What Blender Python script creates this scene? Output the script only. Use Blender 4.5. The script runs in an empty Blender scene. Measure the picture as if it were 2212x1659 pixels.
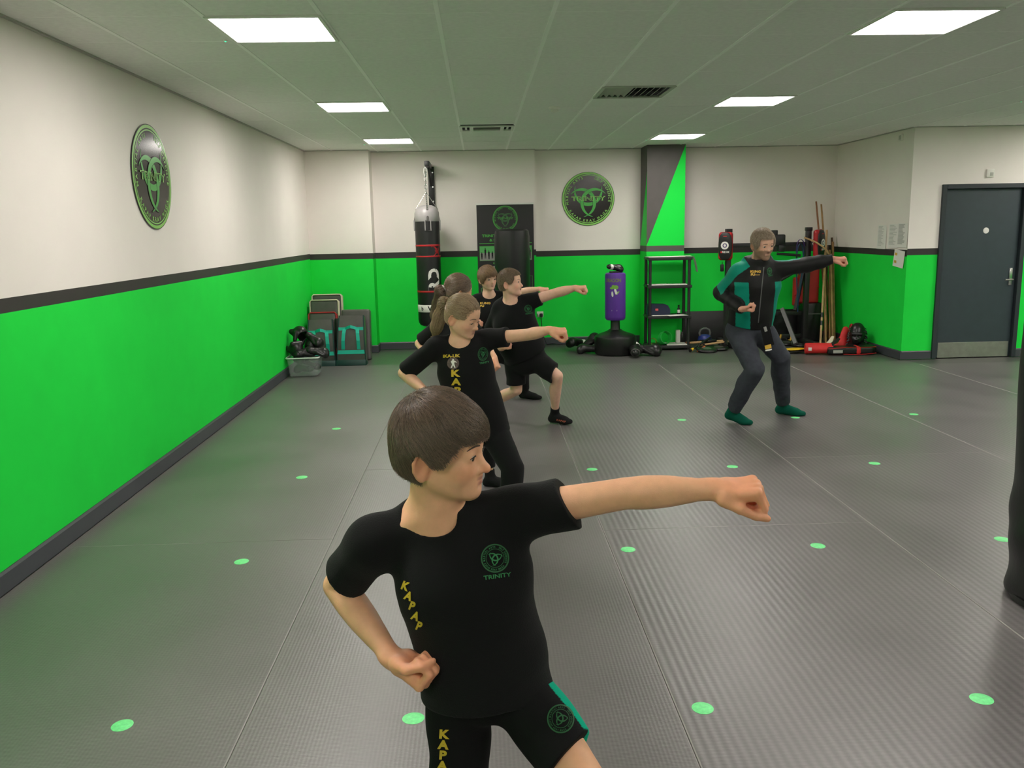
import bpy, bmesh, math, random
import numpy as np
from mathutils import Vector, Matrix
from mathutils.bvhtree import BVHTree

SC = bpy.context.scene
COL = SC.collection
PI = math.pi
random.seed(7)

# ---------------------------------------------------------------- camera, world, exposure
F_PX, IW, IH = 1845.6524, 2212.0, 1659.0
CAM = np.array([0.0, 0.0, 1.7003])
_p, _y, _r = -0.1797, 0.0345, -0.0197
_f = np.array([math.sin(_y) * math.cos(_p), math.cos(_y) * math.cos(_p), math.sin(_p)])
_rt = np.array([math.cos(_y), -math.sin(_y), 0.0])
_u = np.cross(_rt, _f)
CR = math.cos(_r) * _rt + math.sin(_r) * _u
CU = -math.sin(_r) * _rt + math.cos(_r) * _u
CF = _f
cam = bpy.data.cameras.new('camera')
cam.sensor_width = 36.0
cam.lens = F_PX / IW * 36.0
cam.clip_start = 0.05
cam_ob = bpy.data.objects.new('camera', cam)
COL.objects.link(cam_ob)
cam_ob.matrix_world = Matrix(((CR[0], CU[0], -CF[0], CAM[0]), (CR[1], CU[1], -CF[1], CAM[1]), (CR[2], CU[2], -CF[2], CAM[2]), (0, 0, 0, 1)))
SC.camera = cam_ob

world = bpy.data.worlds.new('world')
SC.world = world
world.use_nodes = True
world.node_tree.nodes['Background'].inputs[0].default_value = (0.02, 0.02, 0.02, 1)
world.node_tree.nodes['Background'].inputs[1].default_value = 0.0
LIGHT_STRENGTH = 36.0
SC.view_settings.view_transform = 'Standard'
SC.view_settings.look = 'None'
SC.view_settings.gamma = 1.0
SC.view_settings.exposure = 0.0
SC.view_settings.use_curve_mapping = False
SC.cycles.diffuse_bounces = 8
SC.cycles.max_bounces = 14


def at(px, py, Y):
    """the point at depth Y (world y) seen at a pixel of the photograph"""
    d = (px - IW / 2) * CR - (py - IH / 2) * CU + F_PX * CF
    d = d / d[1]
    return CAM + d * Y


def on_floor(px, py, z=0.0):
    d = (px - IW / 2) * CR - (py - IH / 2) * CU + F_PX * CF
    return CAM + d * ((z - CAM[2]) / d[2])


def on_x(px, py, X):
    d = (px - IW / 2) * CR - (py - IH / 2) * CU + F_PX * CF
    return CAM + d * (X / d[0])


# ---------------------------------------------------------------- materials
def lin(c):
    if isinstance(c, str):
        c = tuple(int(c[i:i + 2], 16) / 255 for i in (0, 2, 4))
        return tuple(x / 12.92 if x <= .04045 else ((x + .055) / 1.055) ** 2.4 for x in c)
    return c


def mat(name, color, rough=0.5, metal=0.0, var=0.0, vscale=8.0, bump=0.0, bscale=200.0, spec=0.5, emit=0.0, sheen=0.0, coat=0.0, attr=None, trans=0.0, alpha=1.0):
    m = bpy.data.materials.new(name)
    m.use_nodes = True
    nt = m.node_tree
    b = nt.nodes['Principled BSDF']
    c = lin(color)
    b.inputs['Base Color'].default_value = (*c, 1)
    b.inputs['Roughness'].default_value = rough
    b.inputs['Metallic'].default_value = metal
    b.inputs['Specular IOR Level'].default_value = spec
    b.inputs['Sheen Weight'].default_value = sheen
    b.inputs['Coat Weight'].default_value = coat
    b.inputs['Transmission Weight'].default_value = trans
    b.inputs['Alpha'].default_value = alpha
    if emit:
        b.inputs['Emission Color'].default_value = (*c, 1)
        b.inputs['Emission Strength'].default_value = emit
    tc = nt.nodes.new('ShaderNodeTexCoord')
    if attr:
        a = nt.nodes.new('ShaderNodeAttribute')
        a.attribute_name = attr
        nt.links.new(a.outputs['Color'], b.inputs['Base Color'])
    if var:
        n = nt.nodes.new('ShaderNodeTexNoise')
        n.inputs['Scale'].default_value = vscale
        n.inputs['Detail'].default_value = 4
        nt.links.new(tc.outputs['Object'], n.inputs['Vector'])
        mp = nt.nodes.new('ShaderNodeMapRange')
        mp.inputs[1].default_value = .3
        mp.inputs[2].default_value = .7
        mp.inputs[3].default_value = 1 - var
        mp.inputs[4].default_value = 1 + var
        nt.links.new(n.outputs['Fac'], mp.inputs[0])
        mx = nt.nodes.new('ShaderNodeMix')
        mx.data_type = 'RGBA'
        mx.blend_type = 'MULTIPLY'
        mx.inputs[0].default_value = 1
        if attr:
            nt.links.new(a.outputs['Color'], mx.inputs[6])
        else:
            mx.inputs[6].default_value = (*c, 1)
        nt.links.new(mp.outputs[0], mx.inputs[7])
        nt.links.new(mx.outputs[2], b.inputs['Base Color'])
    if bump:
        n2 = nt.nodes.new('ShaderNodeTexNoise')
        n2.inputs['Scale'].default_value = bscale
        n2.inputs['Detail'].default_value = 3
        nt.links.new(tc.outputs['Object'], n2.inputs['Vector'])
        bp = nt.nodes.new('ShaderNodeBump')
        bp.inputs['Strength'].default_value = bump
        bp.inputs['Distance'].default_value = .003
        nt.links.new(n2.outputs['Fac'], bp.inputs['Height'])
        nt.links.new(bp.outputs['Normal'], b.inputs['Normal'])
    return m


def floor_mat(name, color, rib_scale, rib_amt, cross_amt):
    """dark martial arts matting: embossed ribs along the strip, a weave across it, scuffs"""
    m = mat(name, color, rough=.5, spec=1.0)
    nt = m.node_tree
    b = nt.nodes['Principled BSDF']
    tc = nt.nodes.new('ShaderNodeTexCoord')
    N = nt.nodes.new
    L = nt.links.new

    def wave(axis, scale, dist):
        w = N('ShaderNodeTexWave')
        w.wave_type = 'BANDS'
        w.bands_direction = axis
        w.inputs['Scale'].default_value = scale
        w.inputs['Distortion'].default_value = dist
        w.inputs['Detail'].default_value = 1
        L(tc.outputs['Object'], w.inputs['Vector'])
        return w.outputs['Fac']

    def math_(op, a, b_):
        k = N('ShaderNodeMath')
        k.operation = op
        for i, v in enumerate((a, b_)):
            if isinstance(v, (int, float)):
                k.inputs[i].default_value = v
            else:
                L(v, k.inputs[i])
        return k.outputs[0]

    def noise(scale, detail=4, stretch=None):
        n = N('ShaderNodeTexNoise')
        n.inputs['Scale'].default_value = scale
        n.inputs['Detail'].default_value = detail
        if stretch:
            mp = N('ShaderNodeMapping')
            mp.inputs['Scale'].default_value = stretch
            L(tc.outputs['Object'], mp.inputs['Vector'])
            L(mp.outputs[0], n.inputs['Vector'])
        else:
            L(tc.outputs['Object'], n.inputs['Vector'])
        return n.outputs['Fac']

    ribs = wave('X', rib_scale, .15)
    cross = wave('Y', rib_scale * 1.9, .4)
    weave = noise(1.0, 2, (40, 150, 1))
    scuff = noise(1.3, 6)
    fac = math_('ADD', 1 - .5 * rib_amt - .5 * cross_amt, math_('ADD', math_('MULTIPLY', ribs, rib_amt), math_('MULTIPLY', cross, cross_amt)))
    fac = math_('MULTIPLY', fac, math_('ADD', .66, math_('MULTIPLY', scuff, .68)))
    fac = math_('MULTIPLY', fac, math_('ADD', .8, math_('MULTIPLY', weave, .4)))
    mx = N('ShaderNodeMix')
    mx.data_type = 'RGBA'
    mx.blend_type = 'MULTIPLY'
    mx.inputs[0].default_value = 1
    mx.inputs[6].default_value = (*lin(color), 1)
    L(fac, mx.inputs[7])
    L(mx.outputs[2], b.inputs['Base Color'])
    h = math_('ADD', math_('ADD', math_('MULTIPLY', ribs, rib_amt * 2.2), math_('MULTIPLY', cross, cross_amt * 1.6)), math_('MULTIPLY', weave, .25))
    bp = N('ShaderNodeBump')
    bp.inputs['Strength'].default_value = .24
    bp.inputs['Distance'].default_value = .003
    L(h, bp.inputs['Height'])
    L(bp.outputs['Normal'], b.inputs['Normal'])
    r = math_('ADD', .29, math_('MULTIPLY', scuff, .20))
    L(r, b.inputs['Roughness'])
    return m


MT = {}


def setup_materials():
    d = MT
    d['white_wall'] = mat('white_wall_paint', (.86, .80, .755), .75, var=.015, vscale=3, bump=.08, bscale=90)
    d['green_wall'] = mat('green_wall_paint', (.016, .74, .066), .65, var=.03, vscale=4, bump=.08, bscale=90, spec=.15)
    d['green_bright'] = mat('green_paint_pillar', (.010, .74, .065), .6, spec=.2)
    d['stripe'] = mat('dark_stripe_paint', (.032, .028, .026), .6, var=.05)
    d['charcoal'] = mat('charcoal_paint', (.085, .075, .072), .6, var=.05)
    d['baseboard'] = mat('dark_grey_gloss', (.055, .06, .07), .4)
    d['ceil_tile'] = mat('mineral_ceiling_tile', (.82, .82, .785), .9, var=.04, vscale=30, bump=.25, bscale=160)
    d['ceil_bar'] = mat('white_ceiling_bar', (.95, .95, .92), .5)
    d['void'] = mat('ceiling_void', (.1, .1, .1), .9)
    d['floor'] = floor_mat('rubber_floor', (.080, .080, .074), 9, .12, .12)
    d['mat_a'] = floor_mat('mat_weave', (.125, .114, .114), 22, .12, .16)
    d['mat_b'] = floor_mat('mat_ribbed', (.120, .109, .110), 9, .32, .08)
    d['seam'] = mat('mat_edge', (.29, .275, .265), .6)
    d['dot'] = mat('green_marker', (.19, .82, .30), .5, var=.12, vscale=60)
    d['panel'] = mat('lit_panel', (1.0, .940, .885), .5, emit=LIGHT_STRENGTH)
    d['led'] = mat('green_led', (.05, .9, .35), .5, emit=2.5)
    d['white_metal'] = mat('white_enamel', (.75, .74, .70), .4)
    d['white_plastic'] = mat('white_plastic', (.80, .78, .72), .4)
    d['grey_plastic'] = mat('grey_plastic', (.45, .44, .40), .5)
    d['black_void'] = mat('black_recess', (.006, .006, .006), .8)
    d['black_metal'] = mat('black_steel', (.018, .018, .018), .45, var=.1)
    d['grey_metal'] = mat('grey_steel', (.12, .12, .12), .45)
    d['chrome'] = mat('bright_steel', (.62, .62, .62), .25, metal=1)
    d['brushed'] = mat('brushed_steel', (.36, .35, .32), .42, metal=.8, var=.08, vscale=15)
    d['door'] = mat('blue_grey_door', (.030, .046, .054), .55, var=.06, vscale=12)
    d['door_frame'] = mat('dark_door_frame', (.022, .030, .036), .5)
    d['black_vinyl'] = mat('black_vinyl', (.009, .009, .0095), .42, var=.15, vscale=10, bump=.15, bscale=60)
    d['grey_vinyl'] = mat('charcoal_vinyl', (.085, .078, .075), .35, var=.15, vscale=9, bump=.3, bscale=25)
    d['shine_black'] = mat('glossy_black_vinyl', (.008, .008, .008), .34, bump=.12, bscale=40)
    d['silver_vinyl'] = mat('silver_vinyl', (.36, .34, .34), .35, bump=.2, bscale=40)
    d['red_vinyl'] = mat('red_vinyl', (.42, .012, .018), .42, var=.1, bump=.1, bscale=50)
    d['red_bright'] = mat('bright_red_fabric', (.62, .02, .02), .6, var=.1)
    d['teal'] = mat('teal_webbing', (.0, .42, .31), .55, bump=.2, bscale=300)
    d['teal_dark'] = mat('dark_teal_edge', (.004, .040, .034), .5)
    d['cream'] = mat('cream_piping', (.66, .60, .45), .5)
    d['purple'] = mat('purple_vinyl', (.10, .028, .30), .38, var=.06, bump=.1, bscale=40)
    d['lime'] = mat('lime_green', (.03, .62, .09), .5)
    d['leaf_green'] = mat('print_green', (.20, .46, .05), .5)
    d['olive'] = mat('print_olive', (.20, .24, .05), .5)
    d['print_white'] = mat('print_white', (.78, .76, .72), .5)
    d['paper'] = mat('white_paper', (.80, .78, .74), .7)
    d['ink'] = mat('grey_ink', (.52, .52, .49), .7)
    d['yellow'] = mat('yellow_plastic', (.75, .48, .02), .5)
    d['gold'] = mat('gold_print', (.62, .42, .03), .5)
    d['gold2'] = mat('mustard_print', (.66, .40, .05), .5)
    d['orange'] = mat('orange_plastic', (.60, .14, .04), .5)
    d['navy'] = mat('navy_fabric', (.012, .02, .06), .5, bump=.2, bscale=300)
    d['blue'] = mat('blue_enamel', (.02, .035, .20), .4)
    d['red_tag'] = mat('red_tag', (.75, .12, .12), .5)
    d['wood'] = mat('rattan_wood', (.40, .22, .08), .5, var=.25, vscale=14)
    d['wood_red'] = mat('red_oak', (.30, .12, .05), .5, var=.2, vscale=14)
    d['wood_dark'] = mat('dark_wood', (.10, .055, .025), .5, var=.2, vscale=14)
    d['wood_pale'] = mat('pale_wood', (.55, .34, .16), .5, var=.15, vscale=14)
    d['band_purple'] = mat('purple_rubber', (.045, .02, .13), .5)
    d['band_blue'] = mat('blue_rubber', (.01, .035, .10), .5)
    d['disc_black'] = mat('gloss_black_print', (.016, .012, .012), .16, spec=.6, bump=.05, bscale=6)
    d['logo_green'] = mat('logo_green', (.07, .42, .07), .3)
    d['logo_green2'] = mat('logo_pale_green', (.26, .60, .13), .3)
    d['banner_black'] = mat('banner_black', (.022, .021, .022), .55)
    d['banner_green'] = mat('banner_green', (.075, .36, .06), .5)
    d['banner_dim'] = mat('banner_dim_green', (.045, .13, .045), .5)
    d['photo_grey'] = mat('photo_grey', (.30, .29, .28), .5)
    d['photo_green'] = mat('photo_green', (.10, .45, .12), .5)
    d['clear_box'] = mat('clear_plastic', (.70, .74, .74), .12, trans=.0, alpha=.15, spec=.7)
    d['clear_rim'] = mat('frosted_rim', (.62, .64, .63), .3)


setup_materials()


# ---------------------------------------------------------------- objects
def link(name, data, parent=None, loc=None):
    o = bpy.data.objects.new(name, data)
    COL.objects.link(o)
    if parent is not None:
        o.parent = parent
    if loc is not None:
        o.location = loc
    return o


def tag(o, label=None, cat=None, group=None, kind=None):
    if label:
        o['label'] = label
    if cat:
        o['category'] = cat
    if group:
        o['group'] = group
    if kind:
        o['kind'] = kind
    return o


def thing(name, label, cat, loc=(0, 0, 0), rot=(0, 0, 0), group=None):
    o = link(name, None, None, tuple(loc))
    o.rotation_euler = rot
    o.empty_display_size = .1
    return tag(o, label, cat, group)


def tree_copy(o, parent=None):
    c = o.copy()
    COL.objects.link(c)
    if parent is not None:
        c.parent = parent
    for ch in list(o.children):
        tree_copy(ch, c)
    return c


class MB:
    """collects shapes into one mesh"""

    def __init__(s):
        s.v = []
        s.f = []
        s.mi = []
        s.cur = 0

    def add(s, vs, fs, mi=None):
        n = len(s.v)
        s.v += [tuple(map(float, v)) for v in vs]
        s.f += [tuple(i + n for i in f) for f in fs]
        s.mi += [s.cur if mi is None else mi] * len(fs)
        return s

    def bm_add(s, bm, M=None, mi=None):
        if M is not None:
            bmesh.ops.transform(bm, matrix=M, verts=bm.verts)
        bm.verts.ensure_lookup_table()
        bm.verts.index_update()
        s.add([v.co[:] for v in bm.verts], [[v.index for v in f.verts] for f in bm.faces], mi)
        bm.free()
        return s

    def box(s, c, d, rot=None, bev=0.0, seg=2, mi=None, taper=None):
        bm = bmesh.new()
        bmesh.ops.create_cube(bm, size=1)
        for v in bm.verts:
            t = 1.0
            if taper and v.co.z > 0:
                t = taper
            v.co = Vector((v.co.x * d[0] * t, v.co.y * d[1] * t, v.co.z * d[2]))
        if bev:
            bmesh.ops.bevel(bm, geom=list(bm.edges), offset=bev, segments=seg, profile=.5, affect='EDGES')
        M = Matrix.Translation(Vector(c))
        if rot is not None:
            M = M @ (rot.to_4x4() if isinstance(rot, Matrix) else Matrix.Rotation(rot[2], 4, 'Z') @ Matrix.Rotation(rot[1], 4, 'Y') @ Matrix.Rotation(rot[0], 4, 'X'))
        return s.bm_add(bm, M, mi)

    def tube(s, pts, r, n=10, closed=False, cap=True, flat=None, mi=None):
        """sweep a circle (or a flat oval: flat=(ratio, axis)) along points; r number or list"""
        P = [Vector(p) for p in pts]
        m = len(P)
        R = r if isinstance(r, (list, tuple)) else [r] * m
        vs, fs = [], []
        up = None
        for i in range(m):
            if closed:
                t = P[(i + 1) % m] - P[i - 1]
            else:
                t = P[min(i + 1, m - 1)] - P[max(i - 1, 0)]
            t.normalize()
            if flat is not None:
                ref = Vector(flat[1])
                a = (ref - t * ref.dot(t)).normalized()
            else:
                if up is None:
                    up = Vector((0, 0, 1)) if abs(t.z) < .9 else Vector((1, 0, 0))
                a = (up - t * up.dot(t)).normalized()
                up = a
            b = t.cross(a)
            k = flat[0] if flat is not None else 1.0
            for j in range(n):
                w = 2 * PI * j / n
                vs.append(P[i] + (a * math.cos(w) * k + b * math.sin(w)) * R[i])
        for i in range(m if closed else m - 1):
            for j in range(n):
                i2 = (i + 1) % m
                fs.append((i * n + j, i * n + (j + 1) % n, i2 * n + (j + 1) % n, i2 * n + j))
        if cap and not closed:
            fs.append(tuple(range(n))[::-1])
            fs.append(tuple((m - 1) * n + j for j in range(n)))
        return s.add(vs, fs, mi)

    def lathe(s, prof, n=32, c=(0, 0, 0), M=None, mi=None):
        vs, fs = [], []
        for (r, z) in prof:
            for j in range(n):
                w = 2 * PI * j / n
                vs.append(Vector((r * math.cos(w), r * math.sin(w), z)))
        for i in range(len(prof) - 1):
            for j in range(n):
                fs.append((i * n + j, i * n + (j + 1) % n, (i + 1) * n + (j + 1) % n, (i + 1) * n + j))
        fs.append(tuple(range(n))[::-1])
        fs.append(tuple((len(prof) - 1) * n + j for j in range(n)))
        T = Matrix.Translation(Vector(c))
        if M is not None:
            T = T @ M.to_4x4()
        return s.add([T @ v for v in vs], fs, mi)

    def sphere(s, c, r, M=None, u=16, v=10, mi=None):
        bm = bmesh.new()
        bmesh.ops.create_uvsphere(bm, u_segments=u, v_segments=v, radius=1)
        rr = r if isinstance(r, (tuple, list)) else (r, r, r)
        T = Matrix.Translation(Vector(c))
        if M is not None:
            T = T @ M.to_4x4()
        return s.bm_add(bm, T @ Matrix.Diagonal((*rr, 1)), mi)

    def quad(s, a, b, c, d, mi=None):
        return s.add([a, b, c, d], [(0, 1, 2, 3)], mi)

    def prism(s, poly, O, U, V, N, th, mi=None):
        """2-D polygon extruded: point = O + U*x + V*y, thickness th along N"""
        O, U, V, N = Vector(O), Vector(U), Vector(V), Vector(N)
        n = len(poly)
        vs = [O + U * x + V * y for x, y in poly] + [O + U * x + V * y + N * th for x, y in poly]
        fs = [tuple(range(n))[::-1], tuple(range(n, 2 * n))]
        fs += [(i, (i + 1) % n, n + (i + 1) % n, n + i) for i in range(n)]
        return s.add(vs, fs, mi)

    def build(s, name, m, parent=None, loc=None, smooth=35, label=None, kind=None):
        me = bpy.data.meshes.new(name)
        me.from_pydata(s.v, [], s.f)
        for k in (m if isinstance(m, (list, tuple)) else [m]):
            me.materials.append(MT[k] if isinstance(k, str) else k)
        if any(s.mi):
            me.polygons.foreach_set('material_index', s.mi)
        bm = bmesh.new()
        bm.from_mesh(me)
        bmesh.ops.recalc_face_normals(bm, faces=bm.faces)
        bm.to_mesh(me)
        bm.free()
        if smooth:
            me.polygons.foreach_set('use_smooth', [True] * len(me.polygons))
            me.set_sharp_from_angle(angle=math.radians(smooth))
        me.update()
        o = link(name, me, parent, loc)
        return tag(o, label, kind=kind)


# ---- text and emblem polygons (2-D triangles)
_TXT = {}


def text2d(body, bold=0.0):
    """verts (x,y), faces of a word set 1 unit high, centred on x, baseline at y=0"""
    key = (body, bold)
    if key in _TXT:
        return _TXT[key]
    cu = bpy.data.curves.new('txt', 'FONT')
    cu.body = body
    cu.size = 1.0
    cu.align_x = 'CENTER'
    cu.offset = bold
    cu.resolution_u = 3
    ob = bpy.data.objects.new('txt', cu)
    COL.objects.link(ob)
    dg = bpy.context.evaluated_depsgraph_get()
    me = bpy.data.meshes.new_from_object(ob.evaluated_get(dg))
    vs = [(v.co.x, v.co.y) for v in me.vertices]
    fs = [tuple(p.vertices) for p in me.polygons]
    COL.objects.unlink(ob)
    bpy.data.objects.remove(ob)
    bpy.data.curves.remove(cu)
    bpy.data.meshes.remove(me)
    _TXT[key] = (vs, fs)
    return vs, fs


def put_text(body, h, x=0, y=0, sx=1.15, bold=.02, rot=0.0):
    """text as 2-D mesh, cap height h, centred at x, baseline y"""
    vs, fs = text2d(body, bold)
    k = h / .70
    c, s_ = math.cos(rot), math.sin(rot)
    return [(x + c * a * k * sx - s_ * b * k, y + s_ * a * k * sx + c * b * k) for a, b in vs], fs


def arc_text(body, h, R, mid, inward=False, sx=1.1, bold=.02, space=1.18):
    """letters around a circle centred on angle mid; tops outwards, or inwards for the lower text"""
    V, Fs = [], []
    ws = []
    for ch in body:
        if ch == ' ':
            ws.append(.45)
            continue
        vs, _ = text2d(ch, bold)
        ws.append(max(a for a, b in vs) - min(a for a, b in vs) + .10)
    tot = sum(ws) * h / .70 * sx * space
    ang = tot / R
    pos = -ang / 2
    for ch, w in zip(body, ws):
        wa = w * h / .70 * sx * space / R
        a = pos + wa / 2
        pos += wa
        if ch == ' ':
            continue
        th = mid + a if inward else mid - a
        vs, fs = text2d(ch, bold)
        k = h / .70
        n = len(V)
        for (x, y) in vs:
            x, y = x * k * sx, y * k
            if inward:
                rr, tt = R - y, th + x / R
            else:
                rr, tt = R + y, th - x / R
            V.append((rr * math.cos(tt), rr * math.sin(tt)))
        Fs += [tuple(i + n for i in f) for f in fs]
    return V, Fs


def ring2d(r0, r1, n=64):
    vs = [(r * math.cos(2 * PI * i / n), r * math.sin(2 * PI * i / n)) for r in (r0, r1) for i in range(n)]
    return vs, [(i, (i + 1) % n, n + (i + 1) % n, n + i) for i in range(n)]


def disc2d(r, n=64):
    m = 4
    vs = [(0, 0)] + [(r * k / m * math.cos(2 * PI * i / n), r * k / m * math.sin(2 * PI * i / n)) for k in range(1, m + 1) for i in range(n)]
    fs = [(0, 1 + i, 1 + (i + 1) % n) for i in range(n)]
    for k in range(m - 1):
        a = 1 + k * n
        fs += [(a + i, a + n + i, a + n + (i + 1) % n, a + (i + 1) % n) for i in range(n)]
    return vs, fs


def crescent2d(th, grow=0.0, n=26, span=112, dist=.30, R=.50, w=.062):
    cx, cy = dist * math.cos(th), dist * math.sin(th)
    vs = []
    for i in range(n + 1):
        t = -1 + 2 * i / n
        a = th + PI + math.radians(span) * t
        ww = w * max(0, 1 - abs(t) ** 2.2) + grow
        off = .02 * t * t
        vs.append((cx + (R + off - ww) * math.cos(a), cy + (R + off - ww) * math.sin(a)))
        vs.append((cx + (R + off + ww) * math.cos(a), cy + (R + off + ww) * math.sin(a)))
    return vs, [(2 * i, 2 * i + 1, 2 * i + 3, 2 * i + 2) for i in range(n)]


def emblem_layers(words=True):
    """(layer, material key, (verts, faces)) in a unit disc"""
    out = [(0, 'rim', ring2d(.925, .985)), (0, 'rim', ring2d(.875, .900))]
    for k, th in enumerate((PI / 2, PI / 2 + 2 * PI / 3, PI / 2 - 2 * PI / 3)):
        out.append((1 + 2 * k, 'dark', crescent2d(th, .014)))
        out.append((2 + 2 * k, 'horn', crescent2d(th)))
    if words:
        out.append((1, 'word', arc_text('MARTIAL ARTS', .085, .765, math.radians(150))))
        out.append((1, 'word', arc_text('SELF DEFENCE', .085, .765, math.radians(32))))
        out.append((1, 'word', arc_text('KAPAP KRAV MAGA', .092, .855, math.radians(270), True)))
        out.append((8, 'word', put_text('TRINITY', .155, 0, -.06, 1.55, .035)))
        out.append((9, 'dark', put_text('TRINITY', .145, 0, -.055, 1.58, -.012)))
    return out
# ================================================================ THE ROOM
H = 2.8027
XL, XR = -2.367, 10.6
YF = -7.0
YPIER, YB1, YB2 = 12.15, 12.45, 12.58     # pier front, back wall left and right parts
XPIER, XSTEP = -1.49, 0.815
XS, YD = 5.222, 10.371                    # right-hand return wall and the door wall
S = 'structure'


def wall_bands(name, p0, p1, z0, z1, extra=(), thick=.12, nrm=None):
    """painted wall between two floor points: green below z0, dark stripe z0-z1, white above"""
    b = MB()
    a, c = Vector((*p0, 0)), Vector((*p1, 0))
    d = (c - a).normalized()
    n = Vector((d.y, -d.x, 0)) if nrm is None else Vector(nrm)
    for lo, hi, k in ((-.05, z0, 0), (z0, z1, 1), (z1, H + .03, 2)):
        b.add([a + Vector((0, 0, lo)), c + Vector((0, 0, lo)), c + Vector((0, 0, hi)), a + Vector((0, 0, hi))], [(0, 1, 2, 3)], k)
    q = [a - n * thick, c - n * thick]
    zl, zh = Vector((0, 0, -.05)), Vector((0, 0, H + .03))
    b.add([q[0] + zl, q[1] + zl, q[1] + zh, q[0] + zh], [(3, 2, 1, 0)], 2)
    o = b.build(name, ['green_wall', 'stripe', 'white_wall'], smooth=None)
    tag(o, kind=S)
    return o


wl = wall_bands('wall_left', (XL, YF), (XL, YPIER), 1.336, 1.409)
wall_bands('wall_back', (XL, YPIER), (XPIER, YPIER), 1.324, 1.404)
wall_bands('wall_back_pier_side', (XPIER, YPIER), (XPIER, YB1), 1.322, 1.402)
wall_bands('wall_back_middle', (XPIER, YB1), (XSTEP, YB1), 1.316, 1.400)
wall_bands('wall_back_step', (XSTEP, YB1), (XSTEP, YB2), 1.312, 1.397)
wall_bands('wall_back_right', (XSTEP, YB2), (XS, YB2), 1.292, 1.374)
wall_bands('wall_right_return', (XS, YB2), (XS, YD), 1.272, 1.352)
DX0, DX1, DZ = 5.655, 6.615, 2.07
b = MB()
for x0, x1, lo, hi, k in ((XS, DX0, -.05, 1.288, 0), (XS, DX0, 1.288, 1.366, 1), (XS, DX0, 1.366, H + .03, 2), (DX0, DX1, DZ, H + .03, 2),
                          (DX1, XR, -.05, 1.288, 0), (DX1, XR, 1.288, 1.366, 1), (DX1, XR, 1.366, H + .03, 2)):
    b.quad((x0, YD, lo), (x1, YD, lo), (x1, YD, hi), (x0, YD, hi), k)
    b.quad((x0, YD + .12, lo), (x1, YD + .12, lo), (x1, YD + .12, hi), (x0, YD + .12, hi), k)
tag(b.build('wall_door', ['green_wall', 'stripe', 'white_wall'], smooth=None), kind=S)
wall_bands('wall_right', (XR, YD), (XR, YF), 1.29, 1.37)
wall_bands('wall_front', (XR, YF), (XL, YF), 1.33, 1.41)

# pillar with painted green wedge
b = MB()
px0, px1, pyf = 2.350, 2.885, 12.10
fz = lambda x, z: (x, pyf, z)
z0, z1, zt = 1.345, 1.425, 2.66
b.add([fz(px0, -.05), fz(px1, -.05), fz(px1, z0), fz(px0, z0)], [(0, 1, 2, 3)], 0)
b.add([fz(px0, z0), fz(px1, z0), fz(px1, z1), fz(px0, z1)], [(0, 1, 2, 3)], 2)
b.add([fz(px0, z1), fz(px1, z1), fz(px1, H)], [(0, 1, 2)], 1)
b.add([fz(px0, z1), fz(px1, H), fz(px0, H + .03)], [(0, 1, 2)], 2)
sz = lambda y, z: (px0, y, z)
b.add([sz(YB2, -.05), sz(pyf, -.05), sz(pyf, z0), sz(YB2, z0)], [(0, 1, 2, 3)], 0)
b.add([sz(YB2, z0), sz(pyf, z0), sz(pyf, z1), sz(YB2, z1)], [(0, 1, 2, 3)], 2)
b.add([sz(YB2, z1), sz(pyf, z1), sz(pyf, 2.45)], [(0, 1, 2)], 1)
b.add([sz(YB2, z1), sz(pyf, 2.45), sz(pyf, H + .03), sz(YB2, H + .03)], [(0, 1, 2, 3)], 2)
b.add([(px1, pyf, -.05), (px1, YB2, -.05), (px1, YB2, H + .03), (px1, pyf, H + .03)], [(0, 1, 2, 3)], 2)
pil = b.build('wall_pillar', ['green_wall', 'green_bright', 'charcoal'], smooth=None)
tag(pil, kind=S)


def skirting(name, p0, p1, h=.105, t=.016):
    a, c = Vector((*p0, 0)), Vector((*p1, 0))
    d = (c - a).normalized()
    n = Vector((d.y, -d.x, 0))
    b = MB()
    prof = [(0, 0), (t, 0), (t, h - .012), (t * .45, h), (0, h)]
    b.prism(prof, a + n * .001, n, Vector((0, 0, 1)), d, (c - a).length)
    tag(b.build(name, 'baseboard', smooth=20), kind=S)


skirting('baseboard_left', (XL, YF), (XL, YPIER))
skirting('baseboard_back_pier', (XL, YPIER), (XPIER + .016, YPIER))
skirting('baseboard_back_pier_side', (XPIER, YPIER), (XPIER, YB1))
skirting('baseboard_back_middle', (XPIER, YB1), (XSTEP, YB1))
skirting('baseboard_back_right', (XSTEP, YB2), (px0, YB2))
skirting('baseboard_back_far_right', (px1, YB2), (XS, YB2))
skirting('baseboard_right_return', (XS, YB2), (XS, YD - .016))
skirting('baseboard_door_left', (XS, YD), (DX0 - .06, YD))
skirting('baseboard_door_right', (DX1 + .06, YD), (XR, YD))

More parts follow.
